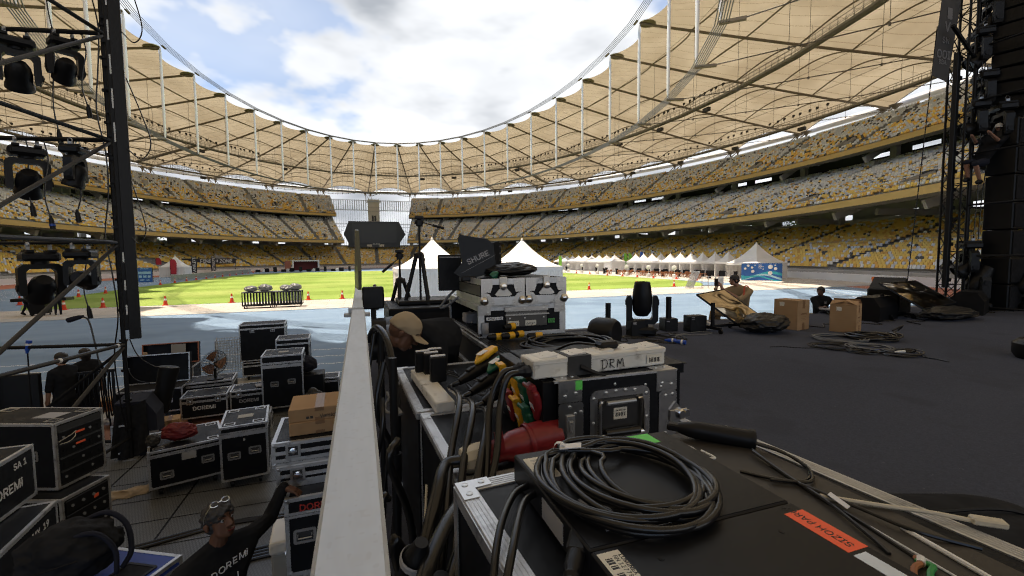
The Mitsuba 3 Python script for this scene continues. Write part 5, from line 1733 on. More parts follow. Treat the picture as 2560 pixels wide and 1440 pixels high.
for i in range(5):
    rg = np.random.default_rng(200 + i); x0 = 14.4 + .22 * i
    cable(f'black cable hanging loosely inside the right tower, {NTH[i]} from the left', [(x0 + .08 * rg.normal(), 6.8, z) for z in np.linspace(9.5, 2.2 + .6 * i, 8)], .012)
bn = Thing('sponsor_banner', 'dark grey hanging banner with faint pale emblems at the upper right', 'banner')
c4 = [V(13.36, 7.1, 9.9), V(14.10, 7.1, 9.9), V(13.64, 7.1, 7.47), V(13.06, 7.1, 7.56)]
k_ = np.eye(4); ux = (c4[1] - c4[0]); ux /= np.linalg.norm(ux); uz_ = V(.16, 0, 1.0); uz_ /= np.linalg.norm(uz_)
b = MB(); v = np.array([c4[3], c4[2], c4[1], c4[0]]); b.add(np.vstack([v, v + V(0, .012, 0)]), [[0, 1, 2, 3], [7, 6, 5, 4], [0, 4, 5, 1], [1, 5, 6, 2], [2, 6, 7, 3], [3, 7, 4, 0]]); bn.part('cloth', b, 'banner_grey')
mat('banner_grey', P((.055, .055, .058), .7)); mat('banner_print', P((.17, .17, .18), .7))
def bpt(z, s):
    f = (z - 7.5) / 2.4; l = c4[3] + (c4[0] - c4[3]) * f; r = c4[2] + (c4[1] - c4[2]) * f; return l + (r - l) * s - V(0, .006, 0)
for z, tx, h in ((7.84, '8BA', .11), (7.98, 'OOI', .19), (8.34, 'SN', .14), (8.62, 'V', .22)):
    b = MB(); tm = meshkit.text_mesh(tx, h, .003, True); q = bpt(z, .5); w = tm.bounds[1][0] / 2
    b.mesh(tm, tr(q[0] - w, q[1], q[2]) @ kx); bn.part('emblem', b, 'banner_print')
b = MB(); q = bpt(9.05, .5); b.box(q[0] - .09, q[0] + .09, q[1] - .004, q[1], q[2] - .13, q[2] + .13); bn.part('emblem', b, 'banner_print')
cable('thin rope hanging straight down left of the right batten', [(13.9, 7.5, 9), (13.6, 7.5, 6), (13.2, 7.5, 2.3)], .012, 'black_plastic', sm=3)
cl_ = dict(pelvis=(14.9, 6.15, 5.45), waist=(14.95, 6.08, 5.62), chest=(15.08, 6.02, 5.86), neck=(15.16, 6.0, 6.05), head=(15.2, 5.95, 6.22), shl=(15.0, 6.2, 5.98), shr=(15.2, 5.82, 5.98), ell=(14.75, 6.15, 5.88), elr=(14.9, 5.8, 5.85), wrl=(14.5, 6.1, 5.98), wrr=(14.55, 5.8, 6.0),
          hipl=(14.86, 6.24, 5.42), hipr=(14.9, 6.06, 5.42), knl=(14.5, 6.2, 5.42), knr=(14.48, 6.02, 5.35), anl=(14.6, 6.2, 5.02), anr=(14.66, 6.0, 4.94), tol=(14.48, 6.2, 4.97), tor=(14.54, 6.0, 4.90))
person('person in black with a white helmet climbing inside the right tower', {k: np.array(v) + V(-.45, .65, .1) for k, v in cl_.items()}, look=(-1, -.2, 0), skin='skin_mid', cap='white_plastic', short_leg=.5, trousers='navy_cloth')

# things along the front of the stage
def small_box(name, label, cat, x, y, w, d, h, rot, mt='black_plastic', extra=None):
    t = Thing(name, label, cat, tr(x, y, SZ) @ rotz(rot)); b = MB(); b.cbox(-w / 2, w / 2, -d / 2, d / 2, 0, h, .008); t.part('body', b, mt); return t


for i, (x, y, w, h, post) in enumerate(((4.30, 7.15, .22, .20, .36), (4.62, 6.75, .26, .28, 0), (5.52, 7.0, .26, .24, .40), (5.92, 6.75, .34, .30, 0))):
    t = small_box('power_unit', ['small black box with an upright stub left of the moving head', 'black ribbed box just left of the moving head', 'small black box with an upright stub right of the moving head', 'wider black box at the right of the pair'][i], 'equipment box', x, y, w, .24, h, -.15)
    b = MB()
    for z in np.arange(.05, h - .03, .05):
        b.box(-w / 2 + .02, w / 2 - .02, -.124, -.1195, z, z + .02)
    t.part('vents', b, 'black_metal')
    b = MB(); b.box(-w / 2 + .03, -w / 2 + .09, -.1235, -.1195, h - .06, h - .02); t.part('label', b, 'print_dim')
    if post:
        b = MB(); b.cyl((0, 0, h), (0, 0, h + post), .05, 12); t.part('stub', b, 'black_plastic', smooth=40)
t = Thing('round_speaker', 'big black rounded case lid lying on its side behind the socket strip', 'case', tr(3.55, 6.0, SZ))
b = MB(); b.lathe([(0, -.2), (.20, -.2), (.235, -.13), (.235, .13), (.20, .2), (0, .2)], 22, tr(0, 0, .235) @ rotz(.6) @ rotx(PI / 2)); t.part('shell', b, 'black_plastic', smooth=45)


def coil_pts(c, R, turns, jit, seed, squash=1.0, h=.012, n=26, rot=0.0):
    rg = np.random.default_rng(seed); out = []
    ph = rg.random() * 6
    for i in range(int(turns * n)):
        a = 2 * PI * i / n; k = i / n
        r = R * (1 + jit * math.sin(a * 1.0 + k * 2.3 + ph) * .6 + jit * .5 * math.sin(2 * a + k * 1.7))
        ox, oy = jit * R * .8 * math.sin(k * 2.1 + ph), jit * R * .8 * math.cos(k * 1.6 + ph)
        x, y = r * math.cos(a) + ox, r * math.sin(a) * squash + oy
        out.append((c[0] + x * math.cos(rot) - y * math.sin(rot), c[1] + x * math.sin(rot) + y * math.cos(rot), c[2] + h * (.5 + k % 3.0 * .8 + .5 * math.sin(a * 2 + k))))
    return np.array(out)


def coil(label, c, R, turns, r, mt, seed, jit=.10, squash=1.0, tail=None, rot=0.0, h=None, n=6):
    t = Thing('cable_coil', label, 'cable coil')
    p = coil_pts(c, R, turns, jit, seed, squash, h or r * 2, 26, rot)
    if tail is not None:
        p = np.vstack([p, np.array(tail)])
    b = MB(); b.tube(p, r, n, 1 if tail is None else 2); t.part('cable', b, mt, smooth=50); return t


coil('pale grey coil of cable on the stage floor, farthest of the heap by the boxes', (7.45, 5.15, SZ + .006), .34, 9, .008, 'grey_cable', 11)
coil('thick dark coil of cable with an upright loop by the boxes', (8.0, 5.0, SZ + .01), .30, 11, .013, 'rubber', 12, jit=.16, tail=[(8.3, 4.95, SZ + .05), (8.55, 4.95, SZ + .12), (8.5, 4.85, SZ + .22), (8.25, 4.85, SZ + .15)])
coil('thin black coil of cable at the left of the heap on the floor', (6.75, 4.72, SZ + .006), .26, 7, .006, 'rubber', 13, jit=.22, tail=[(6.3, 4.85, SZ + .01), (6.1, 5.05, SZ + .01), (5.9, 5.1, SZ + .01)])
coil('grey black coil of cable nearest the middle of the floor heap', (7.15, 4.50, SZ + .006), .24, 8, .007, 'grey_cable', 14, jit=.15)
coil('small black bundle of cable at the near side of the heap', (6.78, 4.35, SZ + .006), .16, 6, .006, 'rubber', 15, jit=.2)
t = coil('black cable loop with blue and white plugs ending in a straight tail', (7.15, 4.08, SZ + .006), .26, 4, .008, 'rubber', 16, jit=.12, squash=.8, tail=[(7.2, 3.85, SZ + .01), (7.2, 3.7, SZ + .01), (7.16, 3.55, SZ + .01)])
plug_on(t, (7.05, 4.3, SZ + .03), (-.6, .6, 0), .09, .022, 'plug_blue'); plug_on(t, (7.15, 4.12, SZ + .03), (.9, -.2, 0), .10, .02, 'white_plastic')
t = cable('thin black cables running over the floor to two blue plugs', [(5.3, 6.7, SZ + .02), (5.1, 6.4, SZ + .01), (4.75, 6.2, SZ + .01), (4.5, 6.3, SZ + .01), (4.6, 6.0, SZ + .01), (4.78, 5.85, SZ + .02)], .009)
plug_on(t, (4.78, 5.85, SZ + .04), (.5, -.8, 0), .14, .035, 'plug_blue', 'white_plastic'); plug_on(t, (4.72, 6.0, SZ + .04), (.6, -.7, 0), .13, .033, 'plug_blue', 'white_plastic')
cable('grey cable in loose loops around the right hand black boxes', [(5.2, 6.6, SZ + .01), (5.6, 6.35, SZ + .01), (6.0, 6.4, SZ + .01), (5.9, 6.6, SZ + .01), (5.4, 6.5, SZ + .012), (5.1, 6.3, SZ + .01)], .010, 'grey_cable')
for i in range(5):
    rg = np.random.default_rng(70 + i); p = np.c_[3.9 + 1.5 * np.linspace(0, 1, 7), 6.55 + .25 * rg.normal(size=7), np.full(7, SZ + .01)]
    cable(f'black cable in the tangle round the moving head, strand {["one", "two", "three", "four", "five"][i]} from the front', p[:, :], .007)

mat('cable_white', P((.55, .55, .55), .5))
mb_ = [(V(5.85, 6.62, 2.60), V(6.60, 6.75, 2.66), V(7.33, 6.45, 2.08), V(6.62, 6.35, 2.0), 'left'), (V(10.42, 6.4, 2.69), V(12.2, 6.75, 2.69), V(13.07, 6.4, 2.17), V(11.16, 6.0, 2.16), 'right')]
for q in mb_:
    t = Thing('mirror_board', f'wavy bronze mirror board tilted on a low trolley, {q[4]} one of two', 'mirror board', group=None)
    b = MB(); nu = 24
    n_ = np.cross(q[1] - q[0], q[3] - q[0]); n_ /= np.linalg.norm(n_)
    def fn(u, v, q=q, n_=n_):
        p = q[0] * ((1 - u) * (1 - v))[..., None] + q[1] * (u * (1 - v))[..., None] + q[2] * (u * v)[..., None] + q[3] * ((1 - u) * v)[..., None]
        w = meshkit.fbm(np.stack([u * 2.2 + v * 1.3, v * 2.2, u * 0 + 1], -1), 2, 8) - .5
        return p + n_ * (w * .16 * np.sin(PI * u) * np.sin(PI * v))[..., None]
    b.grid(fn, nu, nu); t.part('mirror', b, 'mirror_foil', smooth=True)
    b = MB(); off = n_ * (.025 if n_[2] < 0 else -.025)
    for a_, c_ in ((0, 1), (1, 2), (2, 3), (3, 0)):
        b.bar(q[a_] + off * .5, q[c_] + off * .5, .03)
    b.add(np.array([q[0] + off, q[1] + off, q[2] + off, q[3] + off]), [[0, 1, 2, 3]]); t.part('backing', b, 'black_plastic')
    c = (q[0] + q[1] + q[2] + q[3]) / 4
    b = MB(); x0 = q[0][0] + .25
    b.bar((x0, 6.5, SZ + .08), (x0, 6.5, 2.45), .05); b.bar((x0, 6.3, SZ + .09), (x0, 6.8, SZ + .09), .05); b.bar((x0, 6.5, SZ + .12), (x0 + .75, 6.5, SZ + .12), .05); b.bar((x0 + .7, 6.3, SZ + .09), (x0 + .7, 6.8, SZ + .09), .05)
    t.part('trolley_frame', b, 'black_metal')
    for x in (x0, x0 + .7):
        for y in (6.3, 6.8):
            b = MB(); b.cyl((x - .015, y, SZ + .045), (x + .015, y, SZ + .045), .045, 10); t.part('castor', b, 'black_plastic')
sack(6.95, 6.15, SZ, .46, .34, .20, 5, 'crumpled black plastic bag heaped under the left mirror board', 'bag_black', 'plastic bag', 'black_bag')
sack(11.9, 5.95, SZ, .75, .34, .15, 6, 'low heap of black sheeting under the right mirror board', 'bag_black', 'sheeting', 'black_sheeting')
mat('bag_black', P((.008, .008, .009), .42, spec=.4))
t = Thing('white_strip', 'crumpled white tape roll on the floor right of the black boxes', 'tape roll'); b = MB(); b.lathe([(.08, 0), (.14, 0), (.14, .1), (.08, .1), (.08, 0)], 16, tr(6.3, 6.9, SZ) @ rotx(.5)); t.part('roll', b, 'white_plastic')
# wedges
def wedge(label, x, y, rot, s=1.0):
    t = Thing('wedge_monitor', label, 'stage monitor', tr(x, y, SZ) @ rotz(rot) @ sc(s))
    b = MB(); b.prism([(-.42, 0), (.42, 0), (.36, .10), (-.02, .50), (-.30, .50), (-.42, .30)], -.52, .52, rotz(PI / 2) @ kx); t.part('cabinet', b, 'black_plastic')
    return t


wedge('black wedge monitor behind the open cardboard box', 10.55, 6.75, .25, 1.0)
wedge('black wedge monitor at the foot of the right tower', 13.6, 6.6, .35, 1.05)
t = Thing('stage_speaker', 'dark speaker cabinet lying behind the right mirror board', 'speaker', tr(11.9, 7.1, SZ) @ rotz(.3)); b = MB(); b.cbox(-.5, .5, -.3, .3, 0, .62, .03); b.prism([(-.36, .62), (.36, .62), (0, .86)], -.3, .3, kx); t.part('cabinet', b, 'black_plastic')


def carton(label, x, y, w, d, h, rot, open_=False, seed=0, z=SZ, marks=True, name='cardboard_box'):
    t = Thing(name, label, 'cardboard box', tr(x, y, z) @ rotz(rot))
    b = MB(); b.cbox(-w / 2, w / 2, -d / 2, d / 2, 0, h, .004); t.part('body', b, 'cardboard')
    b = MB(); b.box(-.035, .035, -d / 2 - .0015, -d / 2 + .001, 0, h * .25); b.box(-.035, .035, -d / 2 - .0015, -d / 2 + .001, h * .72, h); b.box(-.035, .035, -d / 2, d / 2, h - .001, h + .0015); t.part('tape', b, 'tape_brown')
    if marks:
        b = MB(); b.box(-w * .25, w * .25, -d / 2 - .0022, -d / 2, h * .52, h * .57)
        for k in range(3):
            b.box(-w * .22, w * .2, -d / 2 - .002, -d / 2, h * (.33 + .05 * k), h * (.34 + .05 * k))
        t.part('print', b, 'tape_brown')
        b = MB(); b.box(-w / 2 - .002, -w / 2, d * .05, d * .25, h * .78, h * .92); t.part('label', b, 'paper_label')
    if open_:
        for s, a in ((-1, .45), (1, .30)):
            b = MB(); b.box(-w / 2, w / 2, 0, d / 2 * .98, -.003, .003, tr(0, s * d / 2, h) @ rotz(0 if s < 0 else PI) @ rotx(a)); t.part('flap', b, 'cardboard')
        for s, a in ((-1, -.35), (1, .5)):
            b = MB(); b.box(0, w / 2 * .98, -d / 2, d / 2, -.003, .003, tr(s * w / 2, 0, h + .004) @ rotz(0 if s < 0 else PI) @ roty(-abs(a))); t.part('flap', b, 'cardboard')
    return t


carton('closed brown cardboard box on the stage, left of the two', 7.83, 6.33, .36, .46, .56, .12)
carton('brown cardboard box on the stage with its flaps open, right of the two', 8.42, 5.72, .40, .40, .50, .40, True)
t = Thing('white_bottle', 'white bottle tops and papers on the floor behind the open box', 'litter'); b = MB(); b.lathe([(0, 0), (.05, 0), (.05, .16), (.02, .2), (0, .2)], 10, tr(8.5, 6.6, SZ)); t.part('bottle', b, 'white_plastic', smooth=40)
for i in range(6):
    rg = np.random.default_rng(90 + i); x0 = 8.2 + i * 1.15; p = np.c_[x0 + 1.3 * np.linspace(0, 1, 7), 6.3 + .25 * rg.normal(size=7), np.full(7, SZ + .011)]
    cable(f'black cable snaking along the front of the stage behind the boxes, {nth[i]} from the left', p, .009)
ph = dict(pelvis=(8.05, 7.75, 2.0), waist=(8.02, 7.72, 2.2), chest=(7.95, 7.66, 2.45), neck=(7.88, 7.66, 2.62), head=(7.80, 7.70, 2.76), shl=(7.80, 7.84, 2.55), shr=(8.02, 7.48, 2.53), ell=(7.52, 7.95, 2.43), elr=(7.62, 7.35, 2.38), wrl=(7.36, 7.75, 2.62), wrr=(7.38, 7.62, 2.60),
          hipl=(8.0, 7.86, 1.99), hipr=(8.1, 7.64, 1.99), knl=(7.75, 8.25, 2.0), knr=(7.85, 8.2, 1.98), anl=(7.75, 8.35, 1.6), anr=(7.9, 8.3, 1.6), tol=(7.6, 8.45, 1.56), tor=(7.8, 8.42, 1.56))
th, g_, q_, R_ = person('person in a tan shirt with a red strap sitting on the stage edge photographing', ph, look=(-1, .35, -.05), skin='skin_mid', shirt='shirt_tan', trousers='shirt_tan', res=.018, hands={'l': ((-.1, -.25, 1.0), (.4, .9, .1)), 'r': ((-.1, .25, 1.0), (.4, -.9, .1))}, curl=.6)
b = MB(); b.tube([(7.72, 7.36, 2.46), (7.90, 7.50, 2.645), (8.06, 7.55, 2.60), (8.13, 7.62, 2.42), (8.15, 7.72, 2.2)], .014, 5); th.part('red_strap', b, 'strap_red')
b = MB(); b.box(8.085, 8.10, 7.62, 7.72, 2.44, 2.54); th.part('shirt_print', b, 'print_black')
t = Thing('phone', 'dark phone with a handle held up by the person in the tan shirt', 'phone', tr(7.30, 7.70, 2.66) @ rotz(.35)); b = MB(); b.cbox(-.006, .006, -.04, .04, 0, .16, .004); t.part('body', b, 'black_gloss'); b = MB(); b.cyl((-.02, -.02, -.02), (-.16, -.05, -.06), .022, 10); t.part('grip', b, 'cap_tan')
sm_ = dict(pelvis=(9.45, 8.0, 1.75), waist=(9.45, 7.98, 1.95), chest=(9.43, 7.95, 2.12), neck=(9.42, 7.95, 2.26), head=(9.38, 7.93, 2.40), shl=(9.25, 8.02, 2.2), shr=(9.62, 7.9, 2.2), ell=(9.18, 7.8, 2.0), elr=(9.66, 7.7, 1.98), wrl=(9.05, 7.6, 2.05), wrr=(9.4, 7.55, 1.98),
          hipl=(9.35, 7.95, 1.72), hipr=(9.55, 7.9, 1.72), knl=(9.15, 7.6, 2.0), knr=(9.5, 7.55, 1.98), anl=(9.1, 7.5, 1.95), anr=(9.5, 7.45, 1.93), tol=(9.0, 7.4, 1.93), tor=(9.45, 7.35, 1.93))
th, g_, q_, R_ = person('person in a black printed shirt sitting low behind the two cardboard boxes', {k: np.array(v) + V(1.45, .05, 0) for k, v in sm_.items()}, look=(-1, -.35, 0), skin='skin_dark', res=.03)
b = MB(); b.mesh(meshkit.text_mesh('CREW', .05, .004, True), tr(10.78, 7.85, 2.10) @ rotz(.2) @ kx); th.part('shirt_print', b, 'print_dim')
t = Thing('laptop_case', 'flat dark case lying across the lap of the seated person', 'case', tr(10.7, 7.5, 2.0) @ rotz(-.1)); b = MB(); b.cbox(-.32, .32, -.16, .16, 0, .04, .006); t.part('body', b, 'print_dim')
# ------------------------------------------------------------------ flight cases
def cage(w, d, h, e, grow=.003):
    """the twelve edge extrusions of a box as one frame"""
    def bx(a, b, c):
        return m3.Manifold.cube([a, b, c], True)
    g = 2 * grow
    out = bx(w + g, d + g, h + g)
    return (out - bx(w + 1, d - 2 * e, h - 2 * e) - bx(w - 2 * e, d + 1, h - 2 * e) - bx(w - 2 * e, d - 2 * e, h + 1)).translate([0, 0, h / 2])


def belt(w, d, z0, z1, grow=.005):
    o = m3.Manifold.cube([w + 2 * grow, d + 2 * grow, z1 - z0], True) - m3.Manifold.cube([w - .01, d - .01, 1], True)
    return o.translate([0, 0, (z0 + z1) / 2])


def ring_plate(w, h, t, e, r=.02):
    cs = m3.CrossSection.square([w - 2 * r, h - 2 * r], True).offset(r, m3.JoinType.Round, 2, 16) - m3.CrossSection.square([w - 2 * e, h - 2 * e], True)
    return m3.Manifold.extrude(cs, t)


def handle_on(t, k, w=.16, h=.115, mt='plate'):
    """recessed spring handle, k: its plane, z outwards"""
    b = MB(); b.mesh(ring_plate(w, h, .004, .022), k); hd = t.part('handle', b, mt)
    b = MB(); b.box(-w / 2 + .02, w / 2 - .02, -h / 2 + .02, h / 2 - .02, .0005, .0015, k); t.part('recess', b, 'dark_recess', under=hd)
    b = MB(); b.tube([xf(k, V(-w * .3, h * .16, .004)), xf(k, V(-w * .3, -h * .12, .010)), xf(k, V(w * .3, -h * .12, .010)), xf(k, V(w * .3, h * .16, .004))], .007, 6, 1); t.part('grip', b, 'steel_grey', under=hd)


def latch_on(t, k, s=1.0):
    k = k @ sc(s)
    b = MB(); b.mesh(m3.Manifold.extrude(m3.CrossSection.square([.088, .092], True).offset(.010, m3.JoinType.Round, 2, 12), .004), k); lt_ = t.part('latch', b, 'plate')
    b = MB(); b.box(-.034, .034, -.036, .036, .0042, .0052, k); t.part('recess', b, 'dark_recess', under=lt_)
    b = MB(); b.lathe([(0, .004), (.026, .004), (.026, .010), (.016, .013), (0, .013)], 12, k); b.box(-.030, .030, -.006, .006, .013, .018, k); t.part('wing', b, 'chrome', under=lt_)


def face(w, d, h, side, u, v, off=.0035):
    """plane on a side of the case; u, v in metres from its centre line and floor, z outwards"""
    k = np.eye(4)
    if side == 'front':
        k[:3, 0], k[:3, 1], k[:3, 2], k[:3, 3] = V(1, 0, 0), V(0, 0, 1), V(0, -1, 0), V(u, -d / 2 - off, v)
    elif side == 'right':
        k[:3, 0], k[:3, 1], k[:3, 2], k[:3, 3] = V(0, 1, 0), V(0, 0, 1), V(1, 0, 0), V(w / 2 + off, u, v)
    elif side == 'left':
        k[:3, 0], k[:3, 1], k[:3, 2], k[:3, 3] = V(0, -1, 0), V(0, 0, 1), V(-1, 0, 0), V(-w / 2 - off, u, v)
    else:
        k[:3, 0], k[:3, 1], k[:3, 2], k[:3, 3] = V(1, 0, 0), V(0, 1, 0), V(0, 0, 1), V(u, v, h + off)
    return k


def flight_case(label, x, y, w, d, h, rot=0.0, z=.02, castors=True, lid=None, handles=(), latches=(), dishes=False, text=(), papers=(), edge=.026, corners=True, mt='case_panel', stripes=(), group=None, m=None, body=True):
    t = Thing('flight_case', label, 'flight case', tr(x, y, z) @ rotz(rot) if m is None else m, group)
    z0 = .13 if castors else 0.0
    h_ = h - z0; K = tr(0, 0, z0)
    M0 = t.m; t.m = M0 @ K
    if body:
        b = MB(); b.box(-w / 2, w / 2, -d / 2, d / 2, 0, h_); t.part('body', b, mt)
    b = MB(); b.mesh(cage(w, d, h_, edge)); t.part('edging', b, 'alu')
    if corners:
        for sx in (-1, 1):
            for sy in (-1, 1):
                for zz in (0, h_):
                    b = MB(); c = .05
                    b.mesh(hull((V(sx * (w / 2 - .012), sy * (d / 2 - .012), zz + (.014 if zz == 0 else -.014)), .019), (V(sx * (w / 2 - .03), sy * (d / 2 - .006), zz + (.03 if zz == 0 else -.03)), .010), (V(sx * (w / 2 - .006), sy * (d / 2 - .03), zz + (.03 if zz == 0 else -.03)), .010)))
                    t.part('corner', b, 'plate', smooth=40)
    if lid:
        b = MB(); b.mesh(belt(w, d, h_ - lid - .022, h_ - lid + .022)); t.part('closure', b, 'alu')
        b = MB(); b.mesh(belt(w, d, h_ - lid - .0015, h_ - lid + .0015, .0056)); t.part('closure_gap', b, 'dark_recess')
    for side, z_, hh in stripes:
        b = MB(); k = face(w, d, h_, side, 0, z_); W_ = w if side == 'front' else d; b.box(-W_ / 2 + edge, W_ / 2 - edge, -hh / 2, hh / 2, -.001, .0012, k); t.part('strip', b, 'alu')
    for side, u, v in handles:
        handle_on(t, face(w, d, h_, side, u, v))
    for side, u, v in latches:
        latch_on(t, face(w, d, h_, side, u, v, .006))
    if dishes:
        for sx in (-1, 1):
            for sy in (-1, 1):
                k = face(w, d, h_, 'top', sx * (w / 2 - .12), sy * (d / 2 - .11))
                b = MB(); b.mesh(ring_plate(.14, .11, .003, .016, .012), k); c_ = t.part('castor_dish', b, 'plate')
                b = MB(); b.box(-.055, .055, -.04, .04, -.002, .0008, k); t.part('recess', b, 'dark_recess', under=c_)
    for side, u, v, s, hh, mt_ in text:
        k = face(w, d, h_, side, u, v, .0042); b = MB(); tm = meshkit.text_mesh(s, hh, .001, True); b.mesh(tm, k @ tr(-(tm.bounds[0][0] + tm.bounds[1][0]) / 2, -hh / 2, 0)); t.part('lettering', b, mt_)
    for side, u, v, pw, ph, mt_ in papers:
        k = face(w, d, h_, side, u, v); b = MB(); b.box(-pw / 2, pw / 2, -ph / 2, ph / 2, -.001, .001, k); t.part('paper', b, mt_)
    t.m = M0
    if castors:
        for sx in (-1, 1):
            for sy in (-1, 1):
                b = MB(); cx_, cy_ = sx * (w / 2 - .12), sy * (d / 2 - .11)
                b.cyl((cx_ - .02, cy_, .05), (cx_ + .02, cy_, .05), .05, 12); b.box(cx_ - .045, cx_ + .045, cy_ - .04, cy_ + .04, .115, .13)
                b.box(cx_ - .03, cx_ - .024, cy_ - .02, cy_ + .02, .05, .12); b.box(cx_ + .024, cx_ + .03, cy_ - .02, cy_ + .02, .05, .12)
                t.part('castor', b, 'black_plastic', smooth=40)
    return t


PD = 'print_dim'
mat('paper_grey', P((.30, .30, .29), .8))
# the group in the middle of the floor below the rail
flight_case('black flight case with a red waist bag on its lid', -2.56, 7.80, .88, .88, .66, .32, lid=.07, handles=(('front', -.24, .17), ('front', .24, .27)), dishes=True, papers=(('front', .02, .40, .17, .14, 'paper_grey'),))
flight_case('tall black flight case standing right of the case with the red bag', -1.72, 7.62, .60, .84, .92, .14, lid=.10, handles=(('front', -.13, .36), ('front', .13, .40)), dishes=True, papers=(('top', 0, .0, .2, .16, 'paper_grey'),), text=(('front', .0, .58, '8', .035, 'print_white'),), stripes=(('front', .66, .06),))
flight_case('upright black flight case with two handles in the middle of the floor', -1.66, 10.9, .80, .80, 1.26, .05, lid=.16, handles=(('front', -.16, .52), ('front', .17, .55)), dishes=True, papers=(('top', 0, 0, .2, .16, 'paper_grey'),), latches=(('right', .0, .9),), stripes=(('front', .90, .07),))
flight_case('black flight case behind the upright one, showing only its top', -1.62, 12.2, .74, .72, 1.38, .05, lid=.12, dishes=True)
flight_case('tall black flight case with two big latches far behind on the blue track', -2.62, 14.1, 1.12, .70, 1.0, .06, z=.56, castors=False, lid=.12, latches=(('front', -.25, .83), ('front', .25, .83)))
flight_case('low flight case under the tall one on the blue track', -2.60, 14.1, 1.08, .72, .50, .06, lid=.10, z=.02)
flight_case('flight case lettered DOREMi with a pale lid, left of its twin', -3.10, 10.7, .80, .62, .56, .10, z=.02, lid=.10, dishes=True, latches=(('front', -.24, .34), ('front', .24, .34)), text=(('front', .0, .20, 'DOREMi', .075, 'print_white'),))
flight_case('flight case lettered DOREMi partly hidden behind the upright case', -2.30, 10.95, .80, .62, .54, .10, z=.02, lid=.10, dishes=True, latches=(('front', -.24, .32), ('front', .24, .32)), text=(('front', -.05, .19, 'DOREMi', .07, PD),))
flight_case('pale lidded case under the black fan at the back', -3.30, 11.7, .95, .70, .62, .10, lid=.08, dishes=True)
flight_case('flat thin black case lying in front of the twin cases', -2.02, 9.7, .55, .38, .12, .12, castors=False, corners=True, z=.25)
flight_case('low black case carrying the flat thin case', -2.02, 9.75, .56, .42, .23, .12, castors=False)
t = Thing('laptop', 'closed dark laptop lying on the twin flight case', 'laptop', tr(-2.05, 10.9, .575) @ rotz(.3)); b = MB(); b.cbox(-.19, .19, -.13, .13, 0, .025, .005); t.part('body', b, 'print_dim')
flight_case('small black case half hidden behind the guard rail', -.80, 11.4, .5, .5, .52, .0, lid=.08)
sack(-1.22, 11.05, .75, .22, .20, .20, 44, 'dark backpack slumped beside the upright flight case', 'navy_cloth', 'backpack', 'backpack')
t = Thing('stool_stack', 'small low stack under the dark backpack', 'crate', tr(-1.12, 11.0, .02)); b = MB(); b.cbox(-.26, .26, -.25, .25, 0, .72, .01); t.part('body', b, 'case_panel')
sack(-2.58, 7.62, .685, .23, .10, .15, 45, 'dark red waist bag on the flight case lid', 'bag_red', 'bag', 'waist_bag')
sack(-2.86, 7.50, .685, .085, .08, .10, 47, 'small dark pouch beside the red waist bag', 'print_black', 'pouch', 'pouch')
# open cases at the left
def open_case(label, x, y, w, d, h, lidh, rot, tex=None, tilt=-.12, red=False):
    t = flight_case(label, x, y, w, d, h, rot, lid=None, handles=(('front', w * .28, (h - .13) * .5), ('front', -w * .28, (h - .13) * .5)), latches=(('front', -w * .25, h - .18), ('front', w * .25, h - .18)), text=((('front', 0, (h - .13) * .55, 'DOREMi', .075, PD),) if tex else ()))
    k = t.m; t.m = k @ tr(0, d / 2, h) @ rotx(tilt)
    b = MB(); b.box(-w / 2, w / 2, 0, .012, 0, lidh); b.box(-w / 2, w / 2, -.14, 0, lidh - .012, lidh); b.box(-w / 2, -w / 2 + .012, -.14, 0, 0, lidh); b.box(w / 2 - .012, w / 2, -.14, 0, 0, lidh); l_ = t.part('lid', b, 'case_panel')
    b = MB(); fr = m3.Manifold.cube([w + .006, .02, lidh + .006], True) - m3.Manifold.cube([w - .04, 1, lidh - .04], True); b.mesh(fr, tr(0, -.14, lidh / 2)); t.part('edging', b, 'alu' if not red else 'track_red', under=l_)
    t.m = k
    b = MB(); b.box(-w / 2 + .03, w / 2 - .03, -d / 2 + .03, d / 2 - .03, h - .02, h + .004); t.part('foam', b, 'black_cloth')
    return t


open_case('open black flight case lettered DOREMi with its lid raised, nearer of two', -4.25, 11.4, 1.16, .70, .62, .62, .05, True)
open_case('farther open flight case with a red edged raised lid', -4.65, 13.3, 1.2, .70, .66, .52, .05, None, red=True)
for i, (dx, hh, a) in enumerate(((-.45, .42, .1), (-.36, .30, -.15), (-.27, .34, .2))):
    t = Thing('timber_offcut', f'pale timber offcut sticking out of the farther open case, {nth[i]} from the left', 'timber', tr(-4.65 + dx, 13.15, .66) @ roty(a)); b = MB(); b.box(-.04, .04, -.02, .02, 0, hh); t.part('board', b, 'plywood')
t = Thing('paper_sheet', 'pale sheet fixed inside the farther raised lid', 'paper', tr(-4.5, 13.52, .72) @ rotx(-.12)); b = MB(); b.box(-.16, .16, -.012, -.008, .1, .46); t.part('sheet', b, 'paper_grey')
t = Thing('black_tube', 'long black cardboard tube leaning in front of the open cases', 'tube', tr(-3.62, 9.85, .50)); b = MB(); b.lathe([(0, 0), (.125, 0), (.13, .02), (.165, .82), (.155, .85), (.0, .84)], 22, rotx(-.08) @ roty(.20)); t.part('tube', b, 'black_metal', smooth=40)
t = Thing('mesh_cart', 'tall grey wire mesh cart behind the black fan', 'cart', tr(-3.55, 14.6, .02) @ rotz(.2))
b = MB()
for x in np.linspace(-.38, .38, 13):
    for y in (-.3, .3):
        b.cyl((x, y, .15), (x, y, 1.05), .006, 4)
for z in np.linspace(.15, 1.05, 13):
    for y in (-.3, .3):
        b.cyl((-.38, y, z), (.38, y, z), .006, 4)
    for x in (-.38, .38):
        b.cyl((x, -.3, z), (x, .3, z), .006, 4)
t.part('mesh', b, 'barrier_grey', kind='stuff')
